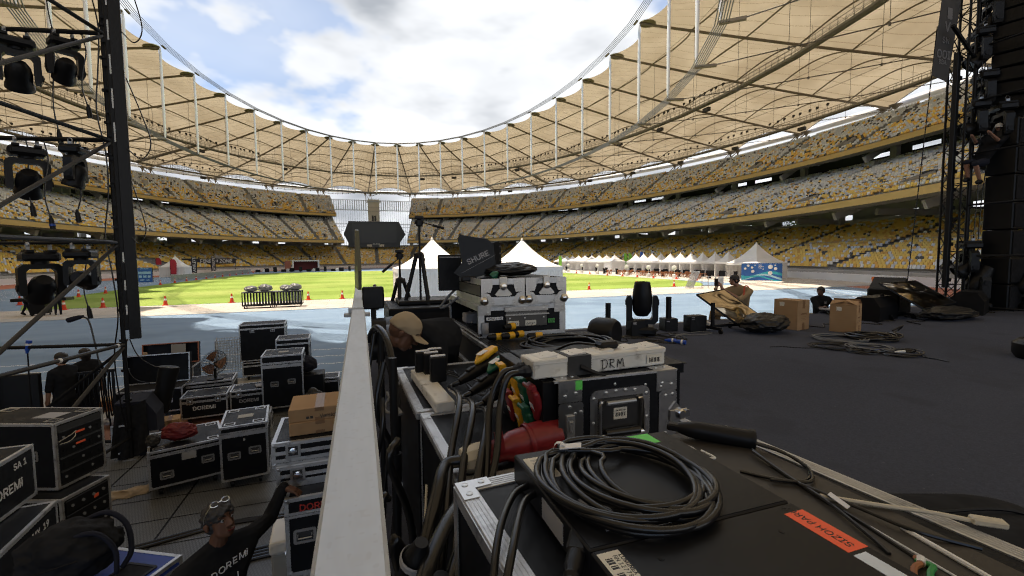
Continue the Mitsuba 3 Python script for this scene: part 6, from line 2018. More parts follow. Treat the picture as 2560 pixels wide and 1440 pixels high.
b = MB()
for x in (-.38, .38):
    for y in (-.3, .3):
        b.cyl((x, y, .05), (x, y, 1.08), .016, 6)
t.part('frame', b, 'barrier_grey')
# fan
t = Thing('fan', 'black floor fan in a wire guard standing on the pale case', 'fan', tr(-3.18, 11.6, .64) @ rotz(-.35))
b = MB(); b.lathe([(.17, 0), (.17, .02), (.03, .04), (.022, .24), (0, .24)], 16); t.part('foot', b, 'black_plastic', smooth=40)
hk = tr(0, 0, .36) @ rotx(-.45)
b = MB(); b.lathe([(0, .06), (.07, .07), (.08, .16), (.05, .22), (0, .22)], 14, hk @ rotx(-PI / 2)); t.part('motor', b, 'black_plastic', smooth=40)
b = MB()
for r, y in ((.285, 0), (.285, -.05), (.24, -.085), (.18, -.10), (.12, -.105), (.06, -.105), (.24, .05), (.16, .065)):
    a = np.linspace(0, 2 * PI, 26); b.tube([xf(hk, V(r * math.cos(q), y, r * math.sin(q))) for q in a], .004, 4, 1)
for q in np.linspace(0, 2 * PI, 29)[:-1]:
    b.tube([xf(hk, V(math.cos(q) * r, y, math.sin(q) * r)) for r, y in ((.04, -.105), (.2, -.098), (.285, -.03), (.285, 0), (.2, .06), (.06, .07))], .003, 3, 1)
t.part('guard', b, 'black_metal', kind='stuff')
for q in range(3):
    b = MB(); a0 = q * 2 * PI / 3
    def fn(u, v):
        a = a0 + (u - .5) * 1.25; r = .05 + .21 * v
        return xf(hk, np.stack([r * np.cos(a), -.02 + .06 * (u - .5) + 0 * v, r * np.sin(a)], -1).reshape(-1, 3)).reshape(u.shape + (3,))
    b.grid(fn, 7, 6); t.part('blade', b, 'blade_brown', smooth=True)
mat('blade_brown', P((.16, .075, .04), .4))
carton('small cardboard box on the floor between the black box and the cases', -3.50, 9.95, .30, .34, .32, .25, z=.02, marks=False)
# the box and drape at the foot of the scaffold post
t = Thing('draped_box', 'black box with a chamfered top and a cloth drape at the scaffold post', 'box', tr(-3.70, 9.30, .02) @ rotz(.18) @ sc(.80, .9, .92))
b = MB(); b.prism([(-.34, 0), (.34, 0), (.34, .74), (.16, 1.02), (-.34, 1.02)], -.34, .34, kx); t.part('body', b, 'navy_cloth')
b = MB(); u_ = np.linspace(0, 1, 26)
def fn(u, v):
    x = -.32 + .50 * u - .05 * v; z = 1.0 - .92 * v - .06 * np.sin(u * 4); y = -.36 - .05 * np.sin(u * 16 + v * 2) * v - .07 * v
    return np.stack([x + .10 * v * (u - .5), y, z], -1)
b.grid(fn, 26, 16); t.part('drape', b, 'black_cloth', smooth=True)
b = MB()
for z in (.12, .62):
    b.bar((-.40, -.36, z), (-.18, -.38, z), .03)
b.bar((-.40, -.36, .02), (-.40, -.36, .64), .03); t.part('frame', b, 'alu')
b = MB(); b.box(.20, .36, -.36, -.34, .36, .44); t.part('clip', b, 'plate')
# left foreground cases seen from above
def by_corner(cx, cy, w, d, rot):
    """centre of a case whose front right corner stands at (cx, cy)"""
    c, s_ = math.cos(rot), math.sin(rot)
    return cx + c * (-w / 2) - s_ * (d / 2), cy + s_ * (-w / 2) + c * (d / 2)


x_, y_ = by_corner(-3.22, 6.12, 1.15, .56, -.36)
t = flight_case('long black rack case with an open right end full of equipment, at the left edge', x_, y_, 1.15, .56, .74, -.36, z=.80, castors=False, lid=None, dishes=True, papers=(('top', .25, .0, .26, .2, 'print_dim'),), handles=(('front', .30, .38),))
k = t.m
b = MB(); b.box(.573, .577, -.25, .25, .04, .70); t.part('open_end', b, 'dark_recess')
for i, z in enumerate((.05, .20, .35, .50)):
    b = MB(); b.cbox(.53, .587, -.245, .245, z, z + .13, .004); u_ = t.part('rack_unit', b, 'black_plastic')
    for j in range(5):
        b = MB(); b.cyl((.587, -.2 + .1 * j, z + .065), (.595, -.2 + .1 * j, z + .065), .014, 10); t.part('socket', b, 'steel_grey' if (i + j) % 3 == 0 else 'black_metal', under=u_)
for y, z in ((-.02, .57), (-.02, .44)):
    b = MB(); b.cbox(.589, .597, y - .055, y + .055, z - .012, z + .012, .003, m=tr(0, 0, 0)); t.part('orange_tag', b, 'tape_orange')
for pp in ([(.585, -.24, .50), (.63, -.18, .51), (.64, -.12, .55), (.60, -.08, .57)], [(.585, -.25, .53), (.64, -.17, .58), (.63, -.10, .60), (.59, -.06, .58)]):
    b = MB(); b.tube(pp, .004, 5); t.part('wire', b, 'plug_ivory')
x_, y_ = by_corner(-3.08, 5.88, 1.0, .56, -.34)
t = flight_case('black rack case with an open right side standing under the long rack', x_, y_, 1.0, .56, .76, -.34, lid=None, castors=False)
for i, z in enumerate((.08, .25, .42, .58)):
    b = MB(); b.cbox(.46, .512, -.245, .245, z, z + .14, .004); u_ = t.part('rack_unit', b, 'black_plastic')
    for j in range(4):
        b = MB(); b.cyl((.512, -.18 + .12 * j, z + .07), (.522, -.18 + .12 * j, z + .07), .016, 10); t.part('socket', b, 'steel_grey', under=u_)
b = MB(); b.cbox(.513, .519, .06, .12, .60, .64, .002); t.part('orange_tag', b, 'tape_orange')
flight_case('black case marked 1-2 below the leaning lid', -3.02, 4.42, .92, .90, .90, .10, z=.30, castors=False, lid=None, text=(('right', .10, .79, '02-MX  19', .055, 'print_white'), ('right', .0, .67, '1-2', .055, 'print_white')), handles=(('right', .28, .55), ('right', -.25, .50)))
flight_case('black flight case under the case marked 1-2', -3.02, 4.42, .90, .88, .28, .10, castors=False)
flight_case('black case lid lettered DOREMi and SA 1 leaning at the left edge', -2.99, 4.60, .34, .98, .46, .03, z=1.215, castors=False, lid=None, text=(('right', .12, .20, 'DOREMi', .075, 'print_white'), ('right', .30, .36, 'SA 1', .055, 'print_white')))
flight_case('flat case with a blue lid and aluminium edges in the bottom left corner', -2.05, 3.82, 1.02, .92, 1.0, -.50, lid=.08, mt='bag_blue', corners=True)
t = Thing('lid_tray', 'black tray let into the blue case lid', 'tray', tr(-1.66, 3.86, 1.024) @ rotz(-.5)); b = MB(); b.mesh(ring_plate(.26, .20, .006, .02)); t.part('rim', b, 'black_plastic'); b = MB(); b.box(-.11, .11, -.08, .08, .0, .002); t.part('floor', b, 'black_cloth')
t = Thing('backpack', 'big black backpack with looped straps lying on the blue case', 'backpack', tr(-2.02, 3.92, 1.022) @ rotz(.2) @ sc(.82))
s = trimesh.creation.icosphere(4); v = s.vertices * V(.34, .24, .26); n_ = meshkit.fbm(s.vertices * 2.5 + 4, 3, 4) - .5; v = v * (1 + .5 * n_[:, None]); v[:, 2] -= v[:, 2].min(); t.part('bag', (v, s.faces), 'black_cloth', smooth=True)
for pp, r in (([(.05, .1, .46), (.22, .12, .49), (.36, .08, .36), (.40, .0, .14), (.34, -.05, .02)], .022), ([(.02, -.12, .44), (.2, -.15, .44), (.32, -.16, .27), (.33, -.18, .05)], .02)):
    b = MB(); b.tube(pp, r, 6); t.part('strap', b, 'navy_cloth', smooth=True)
b = MB(); b.tube([(-.28, -.16, .20), (-.1, -.24, .26), (.12, -.24, .28), (.28, -.14, .22)], .006, 5); t.part('zip', b, 'black_metal')
# litter on the floor
sack(-4.6, 10.9, .02, .36, .24, .17, 51, 'crumpled clear plastic bag on the floor behind the post', 'bag_clear', 'plastic bag', 'plastic_bag')
mat('bag_clear', P((.52, .54, .57), .25))
t = Thing('cloth_rag', 'crumpled pale beige cloth lying on the steel floor', 'rag', tr(-3.22, 7.55, .022) @ rotz(.5))
b = MB()
def fn(u, v):
    x, y = (u - .5) * .74, (v - .5) * .26
    q = np.stack([x * 9, y * 9, x * 0 + 2], -1)
    z = .075 * meshkit.fbm(q, 4, 31) * np.sin(PI * u) ** .5 * np.sin(PI * v) ** .5 + .002
    return np.stack([x + .03 * np.sin(v * 9), y + .05 * np.sin(u * 7) + .02 * np.sin(u * 23), z * 1.4], -1)
b.grid(fn, 44, 22); t.part('cloth', b, 'rag_beige', smooth=True)
mat('rag_beige', P((.42, .33, .23), .9))
t = Thing('timber_stack', 'low stack of brown boards on the floor behind the scaffold', 'timber', tr(-5.25, 12.2, .02) @ rotz(.15))
for i in range(5):
    b = MB(); b.box(-1.0 + .05 * i, 1.0 - .03 * i, -.2 + .02 * i, .2, .05 * i, .05 * i + .042); t.part('board', b, 'brown_wood' if i < 4 else 'plywood')
cables_floor = [[(-3.2, 5.9, .035), (-2.4, 6.1, .035), (-1.6, 6.25, .035), (-.8, 6.2, .035), (-.2, 6.3, .035)], [(-3.2, 5.85, .035), (-2.4, 6.03, .035), (-1.6, 6.20, .035), (-.8, 6.13, .035), (-.2, 6.22, .035)],
                [(-2.6, 5.0, .035), (-1.9, 5.3, .04), (-1.2, 5.55, .035), (-.5, 5.5, .035)], [(-2.6, 4.95, .035), (-1.9, 5.24, .04), (-1.2, 5.48, .035), (-.5, 5.44, .035)], [(-2.6, 4.9, .035), (-1.9, 5.17, .06), (-1.2, 5.42, .035), (-.5, 5.38, .035)], [(-2.6, 4.85, .035), (-1.9, 5.10, .04), (-1.2, 5.36, .035), (-.5, 5.32, .035)]]
for i, p in enumerate(cables_floor):
    cable(f'thick black cable running across the steel floor, {nth[5 - i] if i > 1 else ["sixth", "fifth"][i]} from the bottom of the view', p, .017)
# right of the group, under the rail: silver banded cases, cooler, boxes
flight_case('silver banded flight case under the cardboard boxes beside the rail', -.40, 4.10, .60, .62, .185, .03, z=1.695, castors=False, lid=None, latches=(('front', -.15, .115),), stripes=(('front', .045, .03), ('front', .105, .03)), edge=.026)
flight_case('lower silver banded flight case of the stack beside the rail', -.37, 4.08, .60, .60, .165, .02, z=1.525, castors=False, lid=None, latches=(('front', -.15, .095),), stripes=(('front', .04, .03), ('front', .09, .03)), edge=.026)
flight_case('upright black flight case with red lettering under the banded cases', -.30, 3.76, .58, .34, .60, .02, z=.92, castors=False, lid=.13, handles=(('front', -.16, .30),), latches=(('left', -.05, .47), ('left', -.05, .12)), text=(('front', -.06, .52, 'DOREMi', .05, 'print_red'), ('front', -.06, .48, 'Event Technology', .014, 'print_white')))
flight_case('bottom black flight case of the stack beside the rail', -.28, 3.80, .40, .42, .90, .02, z=.018, lid=.12)
carton('upper brown cardboard box on the banded cases beside the rail', -.36, 4.12, .46, .42, .105, .04, z=1.99, marks=False)
carton('lower brown cardboard box on the banded cases beside the rail', -.36, 4.12, .46, .44, .105, .05, z=1.884, marks=False)
t = Thing('box_print', 'black printed words on the upper cardboard box', 'printing', tr(-.36, 4.12, 1.99) @ rotz(.04)); b = MB(); b.mesh(meshkit.text_mesh('Versicht', .028, .001, True), tr(-.0, -.2115, .02) @ kx); b.box(-.10, -.08, -.2122, -.2105, .02, .04); b.box(-.07, -.05, -.2122, -.2105, .02, .04); t.part('ink', b, 'print_black')
t = Thing('cool_box', 'pale cool box with a rounded lid beside the upright case', 'cool box', tr(-.60, 4.0, .62) @ rotz(.06))
b = MB(); b.mesh(hull(*[(V(sx * .12, sy * .15, zz), .03) for sx in (-1, 1) for sy in (-1, 1) for zz in (.03, .33)])); t.part('body', b, 'cool_grey', smooth=40)
b = MB(); b.mesh(hull(*[(V(sx * .135, sy * .165, zz), .026) for sx in (-1, 1) for sy in (-1, 1) for zz in (.37, .43)])); t.part('lid', b, 'white_plastic', smooth=40)
b = MB(); b.lathe([(.03, .452), (.045, .456), (.05, .462), (.055, .456)], 16, tr(.06, -.05, .0)); t.part('cup_ring', b, 'cool_grey', smooth=40)
flight_case('low black flight case carrying the pale cool box', -.60, 4.0, .36, .42, .60, .04, z=.018, castors=True)
mat('cool_grey', P((.33, .34, .32), .5))
sack(-1.02, 10.0, .02, .30, .24, .34, 77, 'dark cluttered bag on the floor behind the banded cases', 'bag_black', 'bag', 'floor_bag')

# men on the left floor
person('man in black with a cap and white sleeve standing behind the scaffold, left of two', standing(1.70, .05, ((.02, .05, .0, .10), (.02, .05, .0, .12))), tr(-5.02, 9.9, .02) @ rotz(1.25), look=(0, 1, .15), skin='skin_mid', trousers='shirt_black', short_leg=.5, res=.024)
person('person in black with long dark hair facing left behind the scaffold', standing(1.64, .03), tr(-5.02, 10.6, .02) @ rotz(1.0), look=(0, 1, .05), skin='skin_mid', res=.024, hairlen=.07)
t = Thing('cable_rack', 'black wheeled rack hung with many black cables behind the scaffold', 'cable rack', tr(-4.75, 10.05, .02) @ rotz(.2))
b = MB()
for x in (-.35, .35):
    b.bar((x, 0, .08), (x, 0, 1.28), .04); b.bar((x, -.25, .08), (x, .25, .08), .04)
b.bar((-.38, 0, 1.28), (.38, 0, 1.28), .05); t.part('frame', b, 'black_metal')
for i in range(10):
    b = MB(); x = -.30 + .066 * i; b.tube([(x, -.03, 1.28), (x - .01, -.06, .9), (x + .01, -.05, .45 + .03 * (i % 4)), (x + .02, .03, .46 + .03 * (i % 4)), (x, .05, .9), (x, .02, 1.28)], .013, 5); t.part('hank', b, 'rubber', smooth=True)
flight_case('black flight case lettered DOREMi behind the scaffold at the left edge', -5.6, 8.75, 1.0, .6, .80, .15, lid=.12, text=(('front', .1, .35, 'DOREMi', .085, PD),))
t = Thing('screen_board', 'flat black panel standing behind the man at the left edge', 'panel', tr(-5.7, 9.6, .02) @ rotz(.1)); b = MB(); b.cbox(-.5, .5, -.05, .05, 0, 1.42, .01); t.part('panel', b, 'black_plastic')

# the man reaching up to the banded case
m_ = dict(pelvis=(-.95, 3.22, .92), waist=(-.95, 3.22, 1.08), chest=(-.94, 3.22, 1.28), neck=(-.93, 3.23, 1.46), head=(-.905, 3.225, 1.63), shl=(-.78, 3.38, 1.41), shr=(-1.08, 3.09, 1.39), ell=(-.70, 3.62, 1.38), elr=(-1.12, 2.98, 1.13), wrl=(-.60, 3.66, 1.585), wrr=(-.92, 2.92, 1.02),
          hipl=(-.88, 3.28, .88), hipr=(-1.02, 3.16, .88), knl=(-.86, 3.25, .50), knr=(-1.0, 3.12, .50), anl=(-.88, 3.30, .10), anr=(-1.02, 3.18, .10), tol=(-.80, 3.18, .06), tor=(-.94, 3.06, .06))
th, g_, q_, R_ = person('man in a black printed shirt reaching up to the stacked cases and looking right', m_, look=(.74, -.62, .30), skin='skin_dark', hair='hair_grey', res=.013, sleeves=(1.0, .5), hands={'l': ((.9, -.15, -.35), (.2, .1, 1.0))}, curl=.35)
# glasses pushed up into the hair
b = MB()
for e in (-1, 1):
    b.tube([q_(e * .036 + .026 * math.cos(a), (.052 - .010 * math.sin(a)), .122 + .014 * math.sin(a)) for a in np.linspace(0, 2 * PI, 15)], .0035, 5, 1)
b.tube([q_(-.012, .055, .124), q_(.012, .055, .124)], .003, 5, 1)
for e in (-1, 1):
    b.tube([q_(e * .060, .048, .12), q_(e * .088, .01, .07), q_(e * .088, -.01, .03)], .003, 5, 3)
th.part('glasses', b, 'chrome')
fwd = V(.61, -.79, 0); rt_ = V(-.79, -.61, 0)
kq = np.eye(4); kq[:3, 0], kq[:3, 1], kq[:3, 2], kq[:3, 3] = -rt_, V(0, 0, 1), fwd, g_['chest'] + fwd * .128 + V(.02, .01, .075)
for i_, (ch, z, x) in enumerate((('D', .0, -.105), ('O', .012, -.062), ('R', .022, -.02), ('E', .032, .02), ('M', .040, .058), ('i', .046, .105))):
    b = MB(); b.mesh(meshkit.text_mesh(ch, .042, .004), kq @ tr(x, z - .01, 0)); th.part('shirt_letter', b, 'print_white')
for x in (-.06, -.01, .05):
    b = MB(); b.box(x - .002, x + .002, -.12, -.04, 0, .006, kq); b.prism([(x - .010, -.12), (x + .010, -.12), (x, -.15)], .0, .006, kq); th.part('shirt_print', b, 'print_white')
# ------------------------------------------------------------------ foreground cases on the stage, right of the rail
def top_rails(t, m, w, d, h, e=.030, plates=True, z=.0):
    """a case body with broad ribbed aluminium rails along its upper edges, local frame: x 0..w, y 0..-d, top at z = 0"""
    M0 = t.m; t.m = m
    b = MB(); b.box(.004, w - .004, -d + .004, -.004, -h, -.002); t.part('body', b, 'case_panel')
    for nm, (x0, x1, y0, y1) in {'left': (0, e, -d, 0), 'right': (w - e, w, -d, 0), 'back': (e, w - e, -e, 0), 'front': (e, w - e, -d, -d + e)}.items():
        b = MB(); b.cbox(x0, x1, y0, y1, -.020, .0025, .0012)
        ln = (x1 - x0) > (y1 - y0)
        for k in range(4):
            f = .18 + .2 * k
            if ln:
                b.box(x0, x1, y0 + (y1 - y0) * f - .0012, y0 + (y1 - y0) * f + .0012, .0022, .0036)
            else:
                b.box(x0 + (x1 - x0) * f - .0012, x0 + (x1 - x0) * f + .0012, y0, y1, .0022, .0036)
        t.part('rail', b, 'alu')
    for x0, x1, y0, y1 in ((-.003, .0, -d, 0), (w, w + .003, -d, 0)):
        b = MB(); b.box(x0, x1, y0, y1, -.028, -.002); b.box(x0, x1, y0, y1, -h, -h + .03); b.box(x0, x1, -.026, y1, -h + .03, -.028); t.part('side_edging', b, 'alu')
    b = MB(); b.box(0, w, -d - .003, -d, -.028, -.002); b.box(0, w, -d - .003, -d, -h, -h + .03); t.part('front_edging', b, 'alu')
    if plates:
        for x0, sx in ((0, 1), (w, -1)):
            for y0, sy in ((0, -1), (-d, 1)):
                b = MB(); P_ = [(0, 0), (.075, 0), (.075, .034), (.036, .036), (.034, .075), (0, .075)]
                P_ = [(x0 + sx * x, y0 + sy * y) for x, y in P_]
                if sx * sy < 0:
                    P_ = P_[::-1]
                P_ = P_[::-1] if m3.CrossSection([np.array(P_)], m3.FillRule.Positive).area() <= 0 else P_
                b.prism(P_, .0037, .0052); c_ = t.part('corner_plate', b, 'plate')
                for x, y in ((.018, .018), (.056, .017), (.017, .056)):
                    b = MB(); b.lathe([(.0075, .005), (.0072, .0066), (.0035, .0078), (0, .0074)], 10, tr(x0 + sx * x, y0 + sy * y, 0)); t.part('rivet', b, 'rivet', smooth=40, under=c_)
    t.m = M0


NZ = 2.80
A_ = V(.183, .945, NZ); NR = math.radians(4.2)
nc = Thing('rack_case', 'nearest black flight case with broad ribbed silver rails carrying the dark units', 'flight case')
NM = tr(*A_) @ rotz(NR)
top_rails(nc, NM, .82, .92, .55, .040)
for v in (-.15, -.55):
    latch_on(Thing('x', '', None) if False else nc, NM @ tr(-.004, v, -.20) @ np.array([[0, 0, -1, 0], [-1, 0, 0, 0], [0, 1, 0, 0], [0, 0, 0, 1.0]]))
UT = 2.862
# two flat black rack units side by side on the case
for i, (y0, y1, lab) in enumerate(((.5685, .915, 'flat black rack unit under the big coil of cable'), (.08, .566, 'flat black rack unit nearest the camera with an orange tape'))):
    t = Thing('rack_unit', lab, 'rack unit')
    b = MB(); b.cbox(.312, .712, y0, y1, NZ + .004, UT, .0025); t.part('body', b, 'amp_lid')
    b = MB(); b.box(.316, .708, y0 + .004, y1 - .004, UT, UT + .0012); t.part('lid', b, 'amp_lid')
    for x, y in ((.40, y1 - .05), (.62, y1 - .06), (.44, y0 + .16), (.60, y0 + .28)):
        b = MB(); b.lathe([(.0048, UT + .0012), (.0046, UT + .0022), (.002, UT + .0018), (0, UT + .0016)], 10, tr(x, y, 0)); t.part('screw', b, 'black_metal', smooth=40)
    if i == 0:
        b = MB(); b.box(.322, .372, .79, .885, UT + .0012, UT + .0018); t.part('sticker', b, 'paper_label')
        b = MB()
        for k in range(16):
            if k % 5 != 3:
                b.box(.334, .354, .80 + k * .0048, .80 + k * .0048 + (.0032 if k % 3 else .0018), UT + .0018, UT + .0021)
        t.part('barcode', b, 'print_dim')
        b = MB(); b.box(.3105, .3125, .66, .75, UT - .05, UT - .012); t.part('side_sticker', b, 'print_dim')
        b = MB(); b.prism([(.30, .0), (.30, .001), (.30, 0)], 0, .001) if False else b.box(.55, .66, .86, .912, UT + .0012, UT + .0018); t.part('green_tape', b, 'tape_green')
        b = MB(); b.box(.36, .40, .60, .70, UT + .0012, UT + .0017); b.box(.42, .52, .585, .625, UT + .0012, UT + .0017); t.part('worn_sticker', b, 'print_dim')
    else:
        kq = tr(.688, .54, UT + .0013) @ rotz(-PI / 2)
        b = MB(); b.box(.0, .105, -.022, .020, 0, .0006, kq); t.part('orange_tape', b, 'tape_orange')
        b = MB(); b.mesh(meshkit.text_mesh('SIZOH PARLY', .0125, .0004), kq @ tr(.098, .004, .0007) @ rotz(PI)); t.part('handwriting', b, 'print_black')
        b = MB(); b.box(.112, .46, -.022, .004, 0, .0006, kq); t.part('white_tape', b, 'tape_white')
        b = MB(); b.mesh(meshkit.text_mesh('truck', .015, .0004, True), kq @ tr(.235, -.002, .0007) @ rotz(PI)); b.box(.262, .267, -.018, 0, .0006, .001, kq); t.part('blue_writing', b, 'print_blue')
        b = MB(); b.box(.316, .352, .42, .555, UT + .0012, UT + .0018); t.part('sticker', b, 'paper_label')
        b = MB()
        for k in range(22):
            if k % 6 != 4:
                b.box(.322, .333, .43 + k * .0052, .43 + k * .0052 + (.0036 if k % 3 else .0018), UT + .0018, UT + .0022)
        t.part('barcode', b, 'print_black')
        b = MB(); b.mesh(meshkit.text_mesh('LUMINEX 10i', .007, .0004, True), tr(.346, .545, UT + .0018) @ rotz(-PI / 2)); b.mesh(meshkit.text_mesh('RN 12779 (3)', .007, .0004), tr(.3365, .545, UT + .0018) @ rotz(-PI / 2)); t.part('lettering', b, 'print_black')
# the dark board beside the units, with the loose wires
t = Thing('dark_board', 'brownish black board beside the rack units under the loose wires', 'board'); b = MB(); b.box(.716, .945, .06, .99, NZ + .003, NZ + .012); t.part('board', b, 'board_brown')
mat('board_brown', P((.030, .026, .022), .5))
for i in range(9):
    pass
def wire(label, pts, r, mt, **k):
    return cable(label, pts, r, mt, 'wire', None, 7, 6, 'wire')


bz = NZ + .014
# the big coil on the first unit
cz = UT + .012
def loops(c, rx, ry, n, seed, r):
    rg = np.random.default_rng(seed); pts = []
    kx_ = (-.040, .022, -.012, .030, -.026, .012, -.050, .020, -.004, .034)
    for i in range(n):
        k_ = kx_[i % 10]; ox, oy = -k_ * .9 + rg.normal() * .006, -abs(k_) * .55 + rg.normal() * .010; sx, sy = 1 + k_ * 4.5, 1 + k_ * 3.6 + rg.normal() * .05
        z = cz + r * .40 * (i // 2) + .002
        for a in np.linspace(0, 2 * PI, 22)[:-1]:
            pts.append((c[0] + ox + rx * sx * math.cos(a + 2.2), c[1] + oy + ry * sy * math.sin(a + 2.2), z + .005 * math.sin(2 * a + i * 1.3)))
    return pts


t = Thing('power_cable_coil', 'big loose coil of thick glossy black cable lying on the rack unit', 'cable coil')
tail = [(.40, .79, cz + .03), (.335, .72, cz + .01), (.30, .62, cz + .004), (.31, .56, cz)]
b = MB(); b.tube(loops((.482, .735), .125, .150, 10, 4, .0060), .0060, 10, 2)
t.part('cable', b, 'rubber', smooth=60)
b = MB(); b.tube([(.315, .60, NZ + .045), (.285, .565, NZ + .040), (.265, .53, NZ + .034), (.245, .49, NZ + .026), (.225, .44, NZ + .018), (.195, .40, NZ + .012), (.165, .38, NZ - .03), (.145, .37, NZ - .4)], .0085, 10); t.part('cord', b, 'rubber', smooth=60)
kq = tr(.292, .578, NZ + .042) @ rotz(.95) @ roty(-.12)
b = MB(); b.cbox(.012, .07, -.016, .016, -.011, .013, .005, m=kq); b.lathe([(.0085, -.055), (.0105, -.05), (.0095, -.046), (.0115, -.04), (.010, -.035), (.013, -.028), (.0115, -.022), (.0145, -.012), (.0145, .014)], 14, kq @ roty(PI / 2)); t.part('connector', b, 'black_plastic', smooth=35)
kq = tr(.405, .845, cz + .022) @ rotz(-.5)
b = MB(); b.box(-.012, .034, -.012, .012, -.001, .0012, kq @ roty(-.15)); b.lathe([(.013, -.006), (.013, .006)], 12, kq @ tr(-.012, 0, -.004) @ rotx(PI / 2)); t.part('tie', b, 'print_white')
# two black cables falling over the left corner of the case
for i, (dx, dz) in enumerate(((0, 0), (.035, .012))):
    cable(['black cable running over the corner plate and down, left of two', 'black cable running over the corner plate and down, right of two'][i], [(.315, .83 - dx, NZ + .035), (.27, .80 - dx * 1.6, NZ + .035 + dz), (.21, .70 - dx * 2, NZ + .03 + dz), (.168, .60 - dx, NZ - .02), (.15, .55, NZ - .16), (.15, .53, NZ - .45)], .0068, n=9)
# white / clear wires, black power brick, joints
t = Thing('power_brick', 'long black cylinder power joint lying at the head of the board', 'power joint')
kq = tr(.845, .935, NZ + .036) @ rotz(-.78 + .08) @ roty(.05)
b = MB(); b.lathe([(.010, -.06), (.014, -.055), (.020, -.03), (.023, -.01), (.024, .115), (.026, .118), (.026, .128), (.018, .130), (0, .13)], 18, kq @ roty(PI / 2)); t.part('shell', b, 'black_plastic', smooth=40)
b = MB(); b.cbox(-.085, -.045, -.013, .013, -.009, .010, .004, m=kq); t.part('end', b, 'black_plastic')
for i, p in enumerate(([(.93, .84, NZ + .03), (.99 - .02, .80, bz + .004), (.955, .72, bz), (.90, .68, bz), (.84, .70, bz + .003), (.80, .76, bz)], [(.925, .835, NZ + .03), (.96, .78, bz + .008), (.945, .71, bz + .006), (.89, .665, bz + .006), (.82, .70, bz + .006)], [(.90, .82, bz + .01), (.88, .72, bz), (.86, .62, bz), (.85, .54, bz), (.83, .44, bz)], [(.89, .81, bz + .012), (.87, .70, bz + .006), (.85, .60, bz + .006), (.815, .50, bz + .004), (.80, .46, bz)], [(.86, .66, bz + .008), (.88, .56, bz + .008), (.90, .48, NZ + .02), (.96, .42, NZ + .012)])):
    wire(f'thin black wire on the dark board, {nth[i]} from the power joint', p, .0036, 'rubber')
wire('blue tipped grey wire along the edge of the first unit', [(.735, .93, bz), (.735, .84, bz + .002), (.75, .76, bz), (.76, .70, bz)], .004, 'grey_cable')
wire('red wire end beside the unit', [(.73, .95, bz + .006), (.735, .91, bz + .008), (.745, .88, bz + .006)], .0036, 'plug_red')
wire('blue wire end beside the unit', [(.728, .945, bz), (.732, .905, bz + .004), (.742, .87, bz + .004)], .0036, 'plug_blue')
wire('white wire looping beside the first unit', [(.73, 1.0, bz + .004), (.75, .95, bz + .008), (.775, .89, bz + .006), (.77, .84, bz + .004), (.785, .82, bz + .008), (.78, .86, bz + .01)], .0028, 'white_plastic')
wire('brown wire end on the board near the orange tape', [(.83, .44, bz), (.815, .425, bz + .004), (.790, .42, bz + .006), (.765, .405, bz)], .0045, 'brown_wood')
wire('green wire end on the board near the orange tape', [(.82, .435, bz), (.825, .415, bz + .004), (.80, .405, bz + .006), (.775, .39, bz)], .0045, 'tape_green_dark')
mat('tape_green_dark', P((.02, .22, .05), .4))
wire('white wire nut on the brown wire', [(.815, .425, bz + .004), (.828, .432, bz + .005)], .006, 'white_plastic')
wire('clear tube with a white clip end lying on the board', [(.90, .50, bz), (.885, .42, bz + .002), (.875, .36, bz + .002), (.865, .315, bz + .002)], .0042, 'white_plastic')
t = Thing('clip_connector', 'white plastic clip at the end of the clear tube on the board', 'connector'); b = MB(); b.cbox(-.010, .010, -.045, .0, -.006, .008, .003, m=tr(.865, .318, bz + .006) @ rotz(-.12)); b.cyl((.8655, .27, bz + .006), (.8652, .258, bz + .006), .004, 8); t.part('body', b, 'white_plastic')
wire('ivory capped wire lying over the right hand rail', [(.86, .62, bz + .004), (.93, .56, NZ + .018), (1.0, .51, NZ + .016), (1.05, .47, NZ + .012)], .0042, 'plug_ivory')
t = Thing('clip_connector', 'white plastic clip sticking out past the right hand rail', 'connector'); b = MB(); b.cbox(-.010, .010, -.05, .0, -.006, .007, .003, m=tr(1.045, .475, NZ + .014) @ rotz(.85)); t.part('body', b, 'plug_ivory')
wire('clear cable tie strip on the board', [(.85, .52, bz), (.842, .45, bz), (.83, .36, bz), (.80, .30, bz)], .0022, 'cable_white')
wire('blue network cable at the bottom right of the board', [(.765, .33, bz), (.78, .30, bz), (.82, .26, bz), (.86, .20, bz), (.90, .12, bz)], .0052, 'plug_blue')
t = Thing('cable_tag', 'small white tag clipped round the black wires', 'tag'); b = MB(); b.box(-.008, .008, -.018, .018, 0, .0012, tr(.862, .585, bz + .012) @ rotz(.3) @ rotx(.4)); t.part('tag', b, 'print_white')
wire('brown earth and blue wires bundled along the unit edge', [(.725, .90, bz), (.73, .80, bz), (.735, .72, bz), (.74, .66, bz), (.75, .60, bz)], .005, 'rubber')

